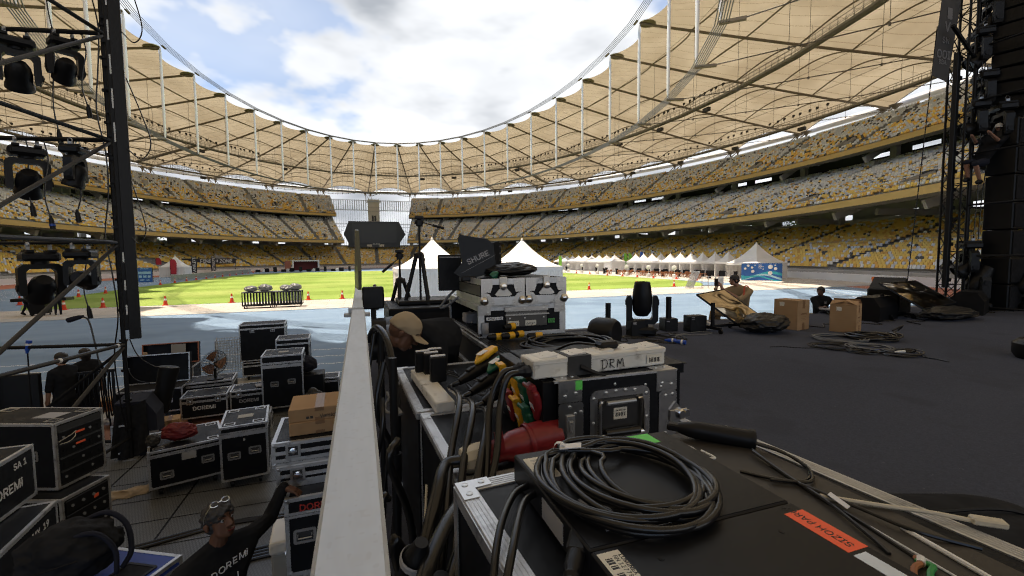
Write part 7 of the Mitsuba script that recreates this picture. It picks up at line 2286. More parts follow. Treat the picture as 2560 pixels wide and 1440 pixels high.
# the soft black bag on the floor right of the near case
t = Thing('soft_bag', 'long soft black bag with two mesh vents lying on the floor beside the near case', 'bag', tr(2.55, 1.30, SZ) @ rotz(-.35))
b = MB()
def fn(u, v):
    x = (u - .5) * 1.5; y = (v - .5) * .72
    h = .16 * (1 - (2 * np.abs(u - .5)) ** 5) * (1 - (2 * np.abs(v - .5)) ** 4) + .02 * (meshkit.fbm(np.stack([u * 6, v * 5, u * 0], -1), 3, 3) - .5)
    return np.stack([x, y, np.maximum(h, .0)], -1)
b.grid(fn, 40, 26); t.part('body', b, 'black_cloth', smooth=True)
b = MB(); b.tube([(-.72, .02, .03), (-.4, -.02, .165), (0, .0, .168), (.4, .02, .165), (.72, .0, .03)], .008, 5); t.part('piping', b, 'black_metal')
for x, y in ((-.52, .17), (-.42, -.02)):
    b = MB(); b.box(x - .09, x + .09, y - .05, y + .05, .165, .17); v_ = t.part('vent', b, 'print_black')
    b = MB()
    for i in range(9):
        b.box(x - .085 + .02 * i, x - .08 + .02 * i, y - .045, y + .045, .170, .172)
    for i in range(5):
        b.box(x - .085, x + .085, y - .042 + .02 * i, y - .038 + .02 * i, .170, .172)
    t.part('mesh', b, 'print_dim', under=v_, kind='stuff')
t = Thing('black_case_edge', 'dark rounded case just entering the view at the right edge', 'case', tr(8.50, 3.22, SZ)); b = MB(); b.lathe([(0, 0), (.26, 0), (.30, .06), (.30, .2), (.24, .26), (0, .27)], 20); t.part('shell', b, 'black_plastic', smooth=40)

# ------------------------------------------------------------------ middle cases, power box, plugs
MZ = 2.60
for i, (x, y, w, d, r) in enumerate(((.238, 2.0, 1.05, .68, 2.6), (.200, 2.92, .62, .90, 1.6))):
    t = Thing('rail_case', ['black topped case with silver rails under the power box', 'black topped case with silver rails beyond it, carrying adapters'][i], 'flight case')
    top_rails(t, tr(x, y, MZ) @ rotz(math.radians(r)), w, d, .70, .038)
PB0, PB1, PBY, PBT = .592, 1.132, 1.385, 2.872
pb = Thing('power_box', 'worn black power box with a sprung handle and coloured sockets on its left side', 'power box')
b = MB(); b.cbox(PB0 + .055, PB1, PBY, 1.95, MZ + .004, PBT, .003); pb.part('body', b, 'case_panel')
b = MB(); b.cbox(PB0, PB0 + .053, PBY + .03, 1.93, MZ + .01, PBT - .006, .002); pb.part('socket_panel', b, 'black_plastic')
b = MB(); b.box(PB0 + .03, PB1 + .001, PBY - .003, PBY + .012, PBT - .0015, PBT + .0015); b.box(PB0 + .03, PB1 + .001, PBY - .0028, PBY - .0005, PBT - .006, PBT); pb.part('worn_edge', b, 'alu')
FK = np.eye(4); FK[:3, 0], FK[:3, 1], FK[:3, 2], FK[:3, 3] = V(1, 0, 0), V(0, 0, 1), V(0, -1, 0), V(0, PBY - .0005, 0)
def rivets(t, pts, k, under, r=.0075):
    for x, y in pts:
        b = MB(); b.lathe([(r, .0), (r * .95, .0022), (r * .55, .0032), (0, .0028)], 10, k @ tr(x, y, .003)); t.part('rivet', b, 'rivet', smooth=40, under=under)


for x0, sx in ((PB0 + .045, 1), (PB1, -1)):
    b = MB(); xs = sorted((x0, x0 + sx * .092)); b.cbox(xs[0], xs[1], PBT - .078, PBT + .002, 0, .003, .001, m=FK); b.cbox(xs[0], xs[1], PBY - .003, PBY + .062, PBT + .0005, PBT + .003, .001)
    cp = pb.part('corner_plate', b, 'plate'); rivets(pb, [(x0 + sx * .025, PBT - .055), (x0 + sx * .066, PBT - .048)], FK, cp); rivets(pb, [(x0 + sx * .03, .0), (x0 + sx * .07, .0)], tr(0, PBY + .035, PBT), cp)
    b = MB()
    if sx > 0:
        b.mesh(m3.Manifold.extrude(m3.CrossSection.square([.072, .150], True).offset(.012, m3.JoinType.Round, 2, 12), .003), FK @ tr(x0 + .048, MZ + .105, 0)); lp = pb.part('latch_plate', b, 'plate')
        b = MB(); b.cbox(x0 + .028, x0 + .060, MZ + .05, MZ + .15, .0032, .012, .002, m=FK); b.cbox(x0 + .036, x0 + .052, MZ + .09, MZ + .13, .012, .018, .002, m=FK); pb.part('latch_body', b, 'steel_grey', under=lp)
        rivets(pb, [(x0 + .042, MZ + .177), (x0 + .086, MZ + .155), (x0 + .086, MZ + .05)], FK, lp)
    else:
        b.mesh(m3.Manifold.extrude(m3.CrossSection.square([.052, .150], True).offset(.014, m3.JoinType.Round, 2, 12), .003), FK @ tr(x0 - .040, MZ + .105, 0)); lp = pb.part('latch_plate', b, 'plate')
        b = MB(); b.cbox(x0 - .036, x0 + .046, MZ + .082, MZ + .118, .004, .010, .002, m=FK); b.prism([(x0 - .035, MZ + .08), (x0 - .01, MZ + .05), (x0 + .02, MZ + .08), (x0 + .02, MZ + .12), (x0 - .01, MZ + .15), (x0 - .035, MZ + .12)], .0034, .008, FK); pb.part('butterfly', b, 'plate', under=lp)
        b = MB(); b.lathe([(.020, .010), (.020, .020), (.015, .024), (0, .024)], 14, FK @ tr(x0 + .012, MZ + .10, 0)); b.box(x0 + .010, x0 + .052, MZ + .088, MZ + .112, .012, .015, FK); pb.part('turn_key', b, 'chrome', under=lp)
        rivets(pb, [(x0 - .05, MZ + .175), (x0 - .02, MZ + .178), (x0 - .05, MZ + .03)], FK, lp)
hx, hz = .885, 2.725
b = MB(); b.mesh(ring_plate(.25, .20, .003, .030, .03), FK @ tr(hx, hz - .0, 0)); hp = pb.part('handle_plate', b, 'plate')
b = MB(); b.box(hx - .098, hx + .098, hz - .072, hz + .072, -.003, .0006, FK); pb.part('handle_recess', b, 'dark_steel', under=hp)
mat('dark_steel', P((.14, .14, .14), .25, .9))
b = MB(); b.tube([xf(FK, V(*p)) for p in ((hx - .075, hz + .055, .006), (hx - .088, hz + .05, .012), (hx - .09, hz - .055, .016), (hx - .078, hz - .064, .016), (hx + .078, hz - .064, .016), (hx + .09, hz - .055, .016), (hx + .088, hz + .05, .012), (hx + .075, hz + .055, .006))], .006, 8, 3); pb.part('bail', b, 'chrome', smooth=40, under=hp)
b = MB(); b.cyl(xf(FK, V(hx - .07, hz - .058, .016)), xf(FK, V(hx + .07, hz - .058, .016)), .015, 12); pb.part('grip', b, 'rubber', smooth=40, under=hp)
b = MB(); b.cyl(xf(FK, V(hx - .06, hz + .05, .008)), xf(FK, V(hx + .06, hz + .05, .008)), .008, 10); pb.part('spring', b, 'steel_grey', under=hp)
rivets(pb, [(hx - .11, hz + .07), (hx - .06, hz + .087), (hx - .02, hz + .09), (hx + .02, hz + .09), (hx + .06, hz + .087), (hx + .11, hz + .07), (hx + .112, hz - .02), (hx - .112, hz - .02), (hx - .112, hz - .08)], FK, hp)
b = MB(); b.box(hx - .028, hx + .028, hz - .015, hz + .028, .001, .0016, FK); st_ = pb.part('sticker', b, 'paper_label')
b = MB()
for k in range(14):
    if k % 4 != 3:
        b.box(hx - .020 + k * .0029, hx - .0182 + k * .0029 + (.0006 if k % 3 else 0), hz - .004, hz + .010, .0016, .002, FK)
b.mesh(meshkit.text_mesh('RN 6852 (B)', .005, .0004, True), FK @ tr(hx - .020, hz + .015, .0016)); pb.part('barcode', b, 'print_black', under=st_)
rivets(pb, [(.86, PBT - .03), (.99, PBT - .045), (1.06, PBT - .06), (.70, PBT - .12)], FK, None, .006)
b = MB(); b.box(PB0 + .11, PB0 + .137, PBT - .036, PBT - .002, .003, .0034, FK); pb.part('green_tape', b, 'tape_green')
# coloured socket covers on the left side
LK = np.eye(4); LK[:3, 0], LK[:3, 1], LK[:3, 2], LK[:3, 3] = V(0, -1, 0), V(0, 0, 1), V(-1, 0, 0), V(PB0, 0, 0)
def socket(y, z, mt, k=LK, s=1.0):
    kk = k @ tr(-y, z, 0) @ rotx(.35) @ sc(s * 1.2)
    b = MB(); b.mesh(hull((V(0, -.055, .022), .012), (V(-.018, -.02, .012), .014), (V(.018, -.02, .012), .014), (V(-.022, .02, .01), .012), (V(.022, .02, .01), .012)), kk); p_ = pb.part('socket_cover', b, mt, smooth=35)
    b = MB(); b.cbox(-.024, .024, .018, .05, .0, .020, .004, m=kk); b.cyl(xf(kk, V(-.026, .048, .02)), xf(kk, V(.026, .048, .02)), .008, 8); pb.part('hinge', b, mt, smooth=35, under=p_)
    b = MB(); b.box(-.013, .013, -.040, -.005, .027, .0285, kk); pb.part('sticker', b, 'print_white', under=p_)


for (y, z, c) in ((1.46, 2.80, 'red'), (1.56, 2.80, 'green'), (1.66, 2.80, 'yellow'), (1.52, 2.705, 'green'), (1.62, 2.705, 'yellow'), (1.72, 2.705, 'red'), (1.80, 2.80, 'yellow')):
    socket(y, z, 'plug_' + c)
# three sockets on an upper cable tail, with covers up
for i, (x, y, z, c) in enumerate(((.62, 2.22, 2.80, 'yellow'), (.64, 2.06, 2.79, 'green'), (.66, 1.92, 2.785, 'red'))):
    kk = tr(x, y, z) @ rotz(.55) @ roty(-.25)
    t = Thing('round_socket', f'{c} lidded round socket on the black plug bank behind the power box', 'socket', kk)
    b = MB(); b.mesh(hull((V(-.09, 0, -.005), .012), (V(-.04, -.022, .01), .016), (V(-.04, .022, .01), .016), (V(.015, -.022, .014), .013), (V(.015, .022, .014), .013))); t.part('cover', b, 'plug_' + c, smooth=35)
    b = MB(); b.cbox(.010, .060, -.024, .024, -.004, .026, .005); t.part('hinge', b, 'plug_' + c)
    b = MB(); b.box(-.07, -.01, -.016, .016, .0275, .0292, tr(0, 0, 0)); t.part('sticker', b, 'print_white')
    b = MB(); b.lathe([(.030, -.10), (.034, -.06), (.038, 0), (.038, .06), (0, .06)], 16, tr(.0, 0, -.045) @ roty(PI / 2)); t.part('body', b, 'black_plastic', smooth=40)
    b = MB(); b.lathe([(.016, -.23), (.020, -.21), (.028, -.15), (.031, -.10), (.031, -.09)], 14, tr(.0, 0, -.045) @ roty(PI / 2)); t.part('plug', b, 'black_plastic', smooth=40)
    b = MB(); b.cbox(-.165, -.115, -.014, .014, -.03, -.010, .004); t.part('plug_clip', b, 'black_metal')
    p0 = xf(kk, V(-.23, 0, -.045)); dx = xf(kk, V(-1, 0, 0)) - xf(kk, V(0, 0, 0))
    cable(f'thick black cable dropping from the {c} socket to the floor by the rail', [p0, p0 + dx * .06, (.36 + .03 * i, 1.72 - .10 * i, 2.74), (.27 + .02 * i, 1.45 - .10 * i, 2.64), (.20 + .01 * i, 1.20 - .08 * i, 2.52 - .04 * i), (.13, 1.05 - .05 * i, 2.2), (.10, 1.0, 1.95)], .0125, n=10)
# big red plug
t = Thing('red_power_plug', 'big red five pin plug with an ivory collar pushed into the power box', 'plug')
kk = tr(PB0 + .02, 1.425, 2.665) @ rotz(.05) @ roty(-PI / 2 - .10)
b = MB(); b.lathe([(.060, -.04), (.062, .0), (.062, .07), (.055, .085), (.056, .10), (.052, .14), (.040, .165), (.037, .235), (0, .235)], 24, kk); t.part('body', b, 'plug_red', smooth=35)
b = MB(); b.lathe([(.0635, .066), (.066, .07), (.066, .08), (.0635, .084)], 24, kk); t.part('ring', b, 'plug_red', smooth=35)
b = MB(); b.prism([(.0, -.02), (.062, -.01), (.058, .012), (0, .02)], -.012, .012, kk @ tr(.02, -.035, .19)); t.part('lug', b, 'plug_red')
b = MB(); b.lathe([(.036, .225), (.044, .23), (.046, .25), (.046, .295), (.040, .315), (.030, .318), (0, .318)], 10, kk); t.part('collar', b, 'plug_ivory', smooth=20)
b = MB(); b.tube([xf(kk, V(0, 0, .31)), xf(kk, V(0, 0, .37)), (.20, 1.30, 2.60), (.12, 1.12, 2.45), (.06, 1.0, 2.0)], .020, 12); t.part('cable', b, 'rubber', smooth=60)
# the white socket strip on top
ss = Thing('socket_strip', 'long grubby white socket strip marked DRM lying on the power box', 'socket strip', tr(.842, 1.49, PBT + .004) @ rotz(math.radians(3.0)))
b = MB(); b.cbox(-.285, .285, -.055, .055, 0, .066, .005); ss.part('body', b, 'old_white_plastic')
b = MB(); b.cbox(-.288, .288, -.058, .058, .048, .0685, .004); ss.part('lid', b, 'old_white_plastic')
for i, x in enumerate((-.22, -.10, .02, .13, .23)):
    b = MB(); b.prism([(-.035, 0), (.035, 0), (.035, .009), (-.03, .003)], -.04, .04, tr(x, 0, .0685) @ kx); s_ = ss.part('switch', b, 'old_white_plastic')
    b = MB()
    for e in (-1, 1):
        b.box(x - .012 + .002, x - .008, e * .013 - .003, e * .013 + .003, .0695, .0745)
    ss.part('slots', b, 'print_black', under=s_)
b = MB(); b.box(-.152, -.055, -.0592, .0592, -.001, .0705); ss.part('black_tape', b, 'print_black')
b = MB(); b.tube([(-.10, -.06, .03), (-.06, -.085, .012), (-.02, -.10, .0)], [.010, .007, .004], 6); ss.part('tape_tail', b, 'black_plastic')
b = MB(); Z_ = -.0596
def stroke(pts):
    b.tube([(x, Z_ + .0002, z) for x, z in pts], .0016, 5, 5)
stroke([(-.008, .012), (-.006, .030), (-.007, .044)]); stroke([(-.014, .043), (.006, .045), (.014, .032), (.008, .016), (-.010, .011)])
stroke([(.026, .012), (.027, .044)]); stroke([(.020, .044), (.040, .044), (.042, .034), (.026, .029), (.046, .011)])
stroke([(.058, .011), (.062, .042), (.070, .024), (.080, .044), (.088, .012)])
ss.part('handwriting', b, 'print_black')
b = MB(); b.box(.195, .265, -.0598, -.0585, .010, .046); s_ = ss.part('sticker', b, 'paper_label')
b = MB()
for k in range(20):
    if k % 5 != 3:
        b.box(.203 + k * .0027, .2045 + k * .0027 + (.0006 if k % 3 else 0), -.0603, -.0598, .016, .034)
ss.part('barcode', b, 'print_black', under=s_)
for y in (-.028, .022):
    b = MB(); b.lathe([(.017, 0), (.022, .002), (.022, .022), (.016, .03), (.013, .045), (0, .045)], 8, tr(-.287, y, .026) @ roty(-PI / 2)); ss.part('gland', b, 'black_plastic', smooth=20)
b = MB(); b.cbox(-.02, .065, -.03, .03, .070, .098, .010, m=tr(.04, .02, 0)); ss.part('plug_top', b, 'black_plastic', smooth=30)
for i, y in enumerate((-.028, .022)):
    p0 = xf(ss.m, V(-.33, y, .026))
    cable(f'thick black cable curving down from the {["front", "rear"][i]} gland of the white strip', [p0, p0 + V(-.05, -.02, -.01), (.43 - .02 * i, 1.40 + .05 * i, 2.80), (.385 - .02 * i, 1.30 + .03 * i, 2.68), (.31, 1.20, 2.58), (.22, 1.10, 2.45), (.14, 1.02, 2.2), (.10, .98, 1.95)], .0115, n=10)
b = MB(); t = cable('thin black lead from the plug on the strip to the coil behind', [xf(ss.m, V(.02, .03, .085)), (.80, 1.62, 2.95), (.74, 1.8, 2.86), (.80, 2.1, 2.80), (1.0, 2.35, 2.76)], .0055, n=8)
# adapters on their own white strip
t = Thing('socket_strip', 'worn white socket strip on the far rail case holding four black adapters', 'socket strip', tr(.325, 2.33, MZ + .006) @ rotz(PI / 2 + .06))
b = MB(); b.cbox(-.36, .30, -.045, .045, 0, .05, .005); t.part('body', b, 'old_white_plastic')
for i, (x, y, h) in enumerate(((.325, 2.56, .12), (.365, 2.50, .12), (.40, 2.60, .12), (.375, 2.33, .135))):
    t = Thing('adapter', f'black adapter with a pale top in the white strip, {nth[i]} from the left', 'adapter', tr(x, y, MZ + .052) @ rotz(.1))
    b = MB(); b.cbox(-.042, .042, -.022, .022, 0, h, .006); t.part('body', b, 'black_plastic'); b = MB(); b.cbox(-.040, .040, -.010, .010, h - .002, h + .008, .003); t.part('top', b, 'print_white')
for i in range(4):
    rg = np.random.default_rng(120 + i)
    cable(f'thin black adapter lead in the tangle before the adapters, {nth[i]} one', [(.40 + .03 * i, 2.5, MZ + .06), (.50, 2.35 + .05 * i, MZ + .05), (.46 + rg.random() * .1, 2.18, MZ + .03), (.56 + rg.random() * .1, 2.12, MZ + .02), (.62, 2.28 + .05 * i, MZ + .02), (.52, 2.4, MZ + .05)], .0035)
# ------------------------------------------------------------------ rear rack, coil, radio boxes
RT, RB = 2.955, 2.712
rk_ = Thing('open_rack', 'open fronted silver edged rack case with a hinged handle at its right', 'rack case')
x0, x1, y0, y1 = .815, 1.52, 3.17, 4.28
b = MB(); b.box(x0, x1, y0, y1, RT - .012, RT); b.box(x0, x1, y0, y1, RB, RB + .012); b.box(x1 - .012, x1, y0, y1, RB + .012, RT - .012); b.box(x0, x1 - .012, y1 - .012, y1, RB + .012, RT - .012); b.box(x0 + .012, x1 - .012, y0, y0 + .012, RB + .012, RT - .012); rk_.part('shell', b, 'case_panel')
for (z0, z1) in ((RT - .045, RT + .002), (RB - .001, RB + .03)):
    b = MB(); b.cbox(x0 - .003, x0 + .030, y0 - .003, y1, z0, z1 if z0 > 2.85 else RB + .012, .001); b.cbox(x0 + .030, x1, y0 - .004, y0 + .02, z0, z1, .001); rk_.part('edging', b, 'alu')
b = MB(); b.cbox(x0 - .003, x0 + .045, y0 - .004, y0 + .012, RB + .03, RT - .045, .001); rk_.part('edging', b, 'alu'); b = MB(); b.cbox(x1 - .05, x1 + .002, y0 - .004, y0 + .012, RB + .03, RT - .045, .001); rk_.part('edging', b, 'alu')
b = MB(); b.cbox(x0 - .003, x0 + .012, y1 - .03, y1, RB + .012, RT - .045, .001); rk_.part('edging', b, 'alu')
RK = np.eye(4); RK[:3, 0], RK[:3, 1], RK[:3, 2], RK[:3, 3] = V(1, 0, 0), V(0, 0, 1), V(0, -1, 0), V(0, y0 - .004, 0)
for xx in (x0 + .045, x1 - .052):
    b = MB(); b.cbox(xx - .045, xx + .05, RT - .075, RT - .002, 0, .003, .001, m=RK); c_ = rk_.part('corner_plate', b, 'plate'); rivets(rk_, [(xx - .022, RT - .055), (xx + .026, RT - .055), (xx - .022, RT - .022), (xx + .026, RT - .022)], RK, c_)
b = MB(); b.cbox(x0 + .21, x1 - .16, RB + .07, RT - .030, .001, .006, .001, m=RK); hp = rk_.part('handle_plate', b, 'dark_steel')
b = MB(); b.cbox(x0 + .20, x1 - .15, RT - .055, RT - .020, .006, .012, .001, m=RK); b.cbox(x0 + .20, x1 - .15, RT - .085, RT - .075, .006, .03, .001, m=RK); rk_.part('hinge', b, 'plate', under=hp); rivets(rk_, [(x0 + .24, RT - .038), (x0 + .36, RT - .038), (x1 - .19, RT - .038), (x0 + .24, RT - .108), (x0 + .36, RT - .108), (x1 - .19, RT - .108)], tr(0, -.009, 0) @ RK, hp)
for xx in (x0 + .27, x0 + .41):
    b = MB(); b.box(xx - .045, xx + .045, RB + .075, RB + .115, .006, .0068, RK); s_ = rk_.part('sticker', b, 'paper_label')
    b = MB()
    for k in range(12):
        if k % 4 != 2:
            b.box(xx - .035 + k * .0058, xx - .032 + k * .0058, RB + .08, RB + .098, .0068, .0072, RK)
    rk_.part('barcode', b, 'print_black', under=s_)
b = MB(); b.box(x0 + .06, x0 + .19, RB + .128, RB + .152, .001, .0018, RK); rk_.part('white_label', b, 'print_white'); b = MB(); b.mesh(meshkit.text_mesh('R/01/L1-05', .014, .0006, True), RK @ tr(x0 + .07, RB + .133, .0018)); rk_.part('lettering', b, 'print_black')
b = MB(); b.box(x1 - .15, x1 - .09, RB + .085, RB + .12, .001, .0016, RK @ tr(0, 0, 0)); rk_.part('green_tape', b, 'tape_green_dull'); b = MB(); b.mesh(meshkit.text_mesh('17/9', .016, .0006, True), RK @ tr(x1 - .142, RB + .093, .0018)); rk_.part('handwriting', b, 'print_black')
mat('tape_green_dull', P((.05, .26, .05), .5))
b = MB(); b.cbox(x0 + .02, x0 + .075, RB + .025, RB + .115, .002, .012, .003, m=RK); rk_.part('latch', b, 'plate')
b = MB(); b.tube([(x0 + .05, 3.6, RB + .06), (x0 + .2, 3.7, RB + .03), (x0 + .25, 3.9, RB + .05), (x0 + .15, 4.1, RB + .09)], .008, 6); b.cbox(x0 + .06, x0 + .2, 3.85, 4.0, RB + .013, RB + .1, .01); rk_.part('contents', b, 'print_dim')
# the case under it, with a flat black lid running forward under the coil
lr = Thing('low_rack', 'black topped low case under the coil of yellow ended cable', 'flight case')
b = MB(); b.box(.815, 1.70, 2.02, 3.16, RB - .06, RB - .004); b.box(.84, 1.70, 2.05, 4.3, 1.9, RB - .062); lr.part('body', b, 'case_panel')
b = MB(); b.box(.80, 1.70, 2.0, 3.16, RB - .004, RB); lr.part('lid', b, 'case_panel')
for i in range(5):
    b = MB(); xx = .802 + .022 * i; b.box(xx, xx + .008, 2.0, 3.16, RB, RB + .004); lr.part('rail_rib', b, 'black_metal')
b = MB(); b.cbox(.778, .80, 2.0, 4.3, RB - .03, RB + .001, .002); lr.part('edging', b, 'alu')
b = MB(); b.cbox(.778, .83, 2.0, 4.3, RB - .25, RB - .225, .002); lr.part('edging', b, 'alu')
b = MB(); b.box(.80, .838, 2.05, 4.28, RB - .50, RB - .06); lr.part('open_side', b, 'dark_recess')
t = Thing('cable_coil', 'coil of thick black cable with yellow ends lying before the rack', 'cable coil')
b = MB(); b.tube(coil_pts((1.28, 2.62, RB + .004), .27, 8, .13, 61, .95, .014, 26, .3), .0095, 8, 1); t.part('cable', b, 'rubber', smooth=60)
for i, (x, y, z, a) in enumerate(((.90, 3.02, .03, .1), (.99, 3.00, .035, .25), (1.07, 3.03, .035, .2), (1.16, 2.90, .04, -.3), (1.02, 3.06, .09, .5))):
    kk = tr(x, y, RB + z) @ rotz(a) @ roty(PI / 2)
    b = MB(); b.lathe([(.012, -.06), (.020, -.05), (.022, -.01), (.024, .0)], 14, kk); t.part('plug', b, 'black_plastic', smooth=40)
    b = MB(); b.lathe([(.024, 0), (.026, .004), (.026, .045), (.020, .05), (0, .05)], 14, kk); t.part('yellow_end', b, 'plug_yellow', smooth=40)
# twin silver boxes with ball corners
for i, xx in enumerate((.82, 1.175)):
    t = Thing('accessory_case', ['slim silver edged case with chrome ball corners on the rack, left one', 'slim silver edged case with chrome ball corners on the rack, right one'][i], 'flight case', tr(xx, 3.10 + .03 * i, RT + .003))
    w, d, h = .335, .86, .195
    b = MB(); b.box(.003, w - .003, .003, d, .003, h - .003); t.part('body', b, 'case_panel')
    for z0, z1 in ((0, .062), (h - .045, h)):
        b = MB(); b.cbox(-.001, .010, 0, d, z0, z1, .001); b.cbox(w - .010, w + .001, 0, d, z0, z1, .001); t.part('edging', b, 'alu')
        b = MB(); b.cbox(.010, w - .010, -.001, .012, z0, z1, .001); t.part('edging', b, 'alu')
    if i == 0:
        b = MB(); b.box(-.0015, .002, .02, d, .070, h - .05); t.part('side_panel', b, 'panel_olive')
    kf = np.eye(4); kf[:3, 0], kf[:3, 1], kf[:3, 2], kf[:3, 3] = V(1, 0, 0), V(0, 0, 1), V(0, -1, 0), V(0, -.001, 0)
    for e, cx_ in ((1, 0), (-1, w)):
        P_ = [(cx_, 0), (cx_ + e * .10, 0), (cx_ + e * .10, .03), (cx_ + e * .06, .085), (cx_, .10)]
        P_ = P_ if e > 0 else P_[::-1]
        b = MB(); b.prism(P_, .0, .003, kf); cp = t.part('corner_plate', b, 'plate'); rivets(t, [(cx_ + e * .05, .075), (cx_ + e * .085, .018)], kf, cp, .0065)
        b = MB(); b.sphere((cx_ + e * .022, -.004, .035), .033, 14); t.part('ball_corner', b, 'chrome', smooth=True)
        P_ = [(cx_, h), (cx_, h - .10), (cx_ + e * .07, h - .10), (cx_ + e * .085, h - .06), (cx_ + e * .085, h)]
        P_ = P_[::-1] if e < 0 else P_
        b = MB(); b.prism(P_, .0, .003, kf); cp = t.part('corner_plate', b, 'plate'); rivets(t, [(cx_ + e * .025, h - .03), (cx_ + e * .025, h - .075), (cx_ + e * .062, h - .03), (cx_ + e * .062, h - .075)], kf, cp, .0065)
    b = MB(); b.prism([(w / 2 - .065, h - .115), (w / 2 - .05, h - .128), (w / 2 + .05, h - .128), (w / 2 + .065, h - .115), (w / 2 + .03, h - .075), (w / 2 - .03, h - .075)], .003, .009, kf); b.cbox(w / 2 - .028, w / 2 + .028, h - .08, h + .012, .003, .012, .003, m=kf); lt_ = t.part('latch', b, 'white_plastic' if i == 0 else 'plate')
    b = MB(); b.lathe([(.027, .009), (.027, .018), (.02, .026), (0, .027)], 16, kf @ tr(w / 2, h - .058, 0)); t.part('latch_knob', b, 'chrome', smooth=40, under=lt_)
mat('panel_olive', P((.075, .078, .065), .5))
# black tablets / paddle aerials on the boxes
pa = Thing('paddle_aerial', 'flat black paddle aerial lettered SHURE standing on the left silver case', 'aerial', tr(.735, 3.46, RT + .175) @ rotz(-.10) @ rotx(-.10))
b = MB(); b.prism([(-.04, .06), (.0, .10), (.03, .14), (-.0, .335), (.02, .36), (.24, .325), (.285, .29), (.30, .13), (.22, .04), (.12, .02), (.02, .02)], -.012, .012, kx); pa.part('paddle', b, 'black_plastic')
b = MB(); b.mesh(meshkit.text_mesh('SHURE', .042, .002, True), tr(.075, -.0125, .12) @ kx @ rotz(.42)); pa.part('lettering', b, 'print_dim')
b = MB(); b.bar((.02, -.0128, .055), (.30, -.0128, .20), .004, .002); pa.part('line', b, 'print_dim')
b = MB(); b.cbox(.02, .14, -.03, .03, -.01, .03, .008); pa.part('mount', b, 'black_plastic')
pa = Thing('paddle_aerial', 'second black paddle aerial seen edge on behind the lettered one', 'aerial', tr(1.02, 3.66, RT + .17) @ rotz(.45))
b = MB(); b.prism([(0, .02), (.13, .02), (.15, .10), (.14, .30), (.12, .32), (.02, .31), (0, .10)], -.03, .03, kx); pa.part('paddle', b, 'black_plastic')
for z in (.16, .22, .28):
    b = MB(); b.cyl((.13, -.031, z), (.13, -.028, z), .006, 8); pa.part('stud', b, 'print_dim')
t = Thing('square_board', 'black square panel behind the left side of the lettered aerial', 'panel', tr(.74, 3.85, RT + .12)); b = MB(); b.cbox(-.10, .10, -.02, .02, -.05, .26, .006); t.part('panel', b, 'black_plastic'); b = MB(); b.box(-.09, .09, -.021, -.019, .235, .245); t.part('edge', b, 'print_dim')
sack(1.16, 3.45, RT + .20, .22, .15, .06, 63, 'flat shiny black pouch on the right silver case', 'bag_black', 'pouch', 'pouch')
t = Thing('green_plug', 'small dark green plug on the left silver case', 'plug', tr(.93, 3.20, RT + .205)); b = MB(); b.lathe([(0, 0), (.028, .0), (.03, .03), (.012, .06), (0, .065)], 12, roty(.9)); t.part('cap', b, 'plug_green', smooth=40)
b = MB(); t = cable('white grey antenna lead curving in loops beside the tripods', [(.93, 3.95, RT + .38), (.80, 3.92, RT + .36), (.70, 3.9, RT + .26), (.76, 3.9, RT + .14), (.86, 3.9, RT + .05), (.74, 3.88, RT - .05), (.66, 3.9, RT - .08), (.78, 3.9, RT + .06), (.95, 3.92, RT + .16)], .011, 'grey_cable', n=9)
cable('black lead curving up behind the tripods to the aerial', [(.80, 4.0, RT + .36), (.74, 4.02, RT + .30), (.80, 4.0, RT + .12), (.92, 3.98, RT + .0)], .010, n=8)
# speaker cabinet with the tripods behind
t = Thing('subwoofer', 'big plain black speaker cabinet behind the open rack', 'speaker', tr(.285, 5.05, SZ)); b = MB(); b.cbox(0, .95, 0, 1.1, 0, .855, .012); t.part('cabinet', b, 'case_panel'); b = MB(); b.box(.05, .9, -.006, -.001, .05, .80); t.part('grille', b, 'black_cloth')
t = Thing('flat_lid', 'flat black stepped lid lying on the speaker cabinet', 'lid', tr(.42, 5.35, SZ + .858)); b = MB(); b.cbox(0, .70, 0, .6, 0, .05, .012); t.part('lid', b, 'black_plastic')


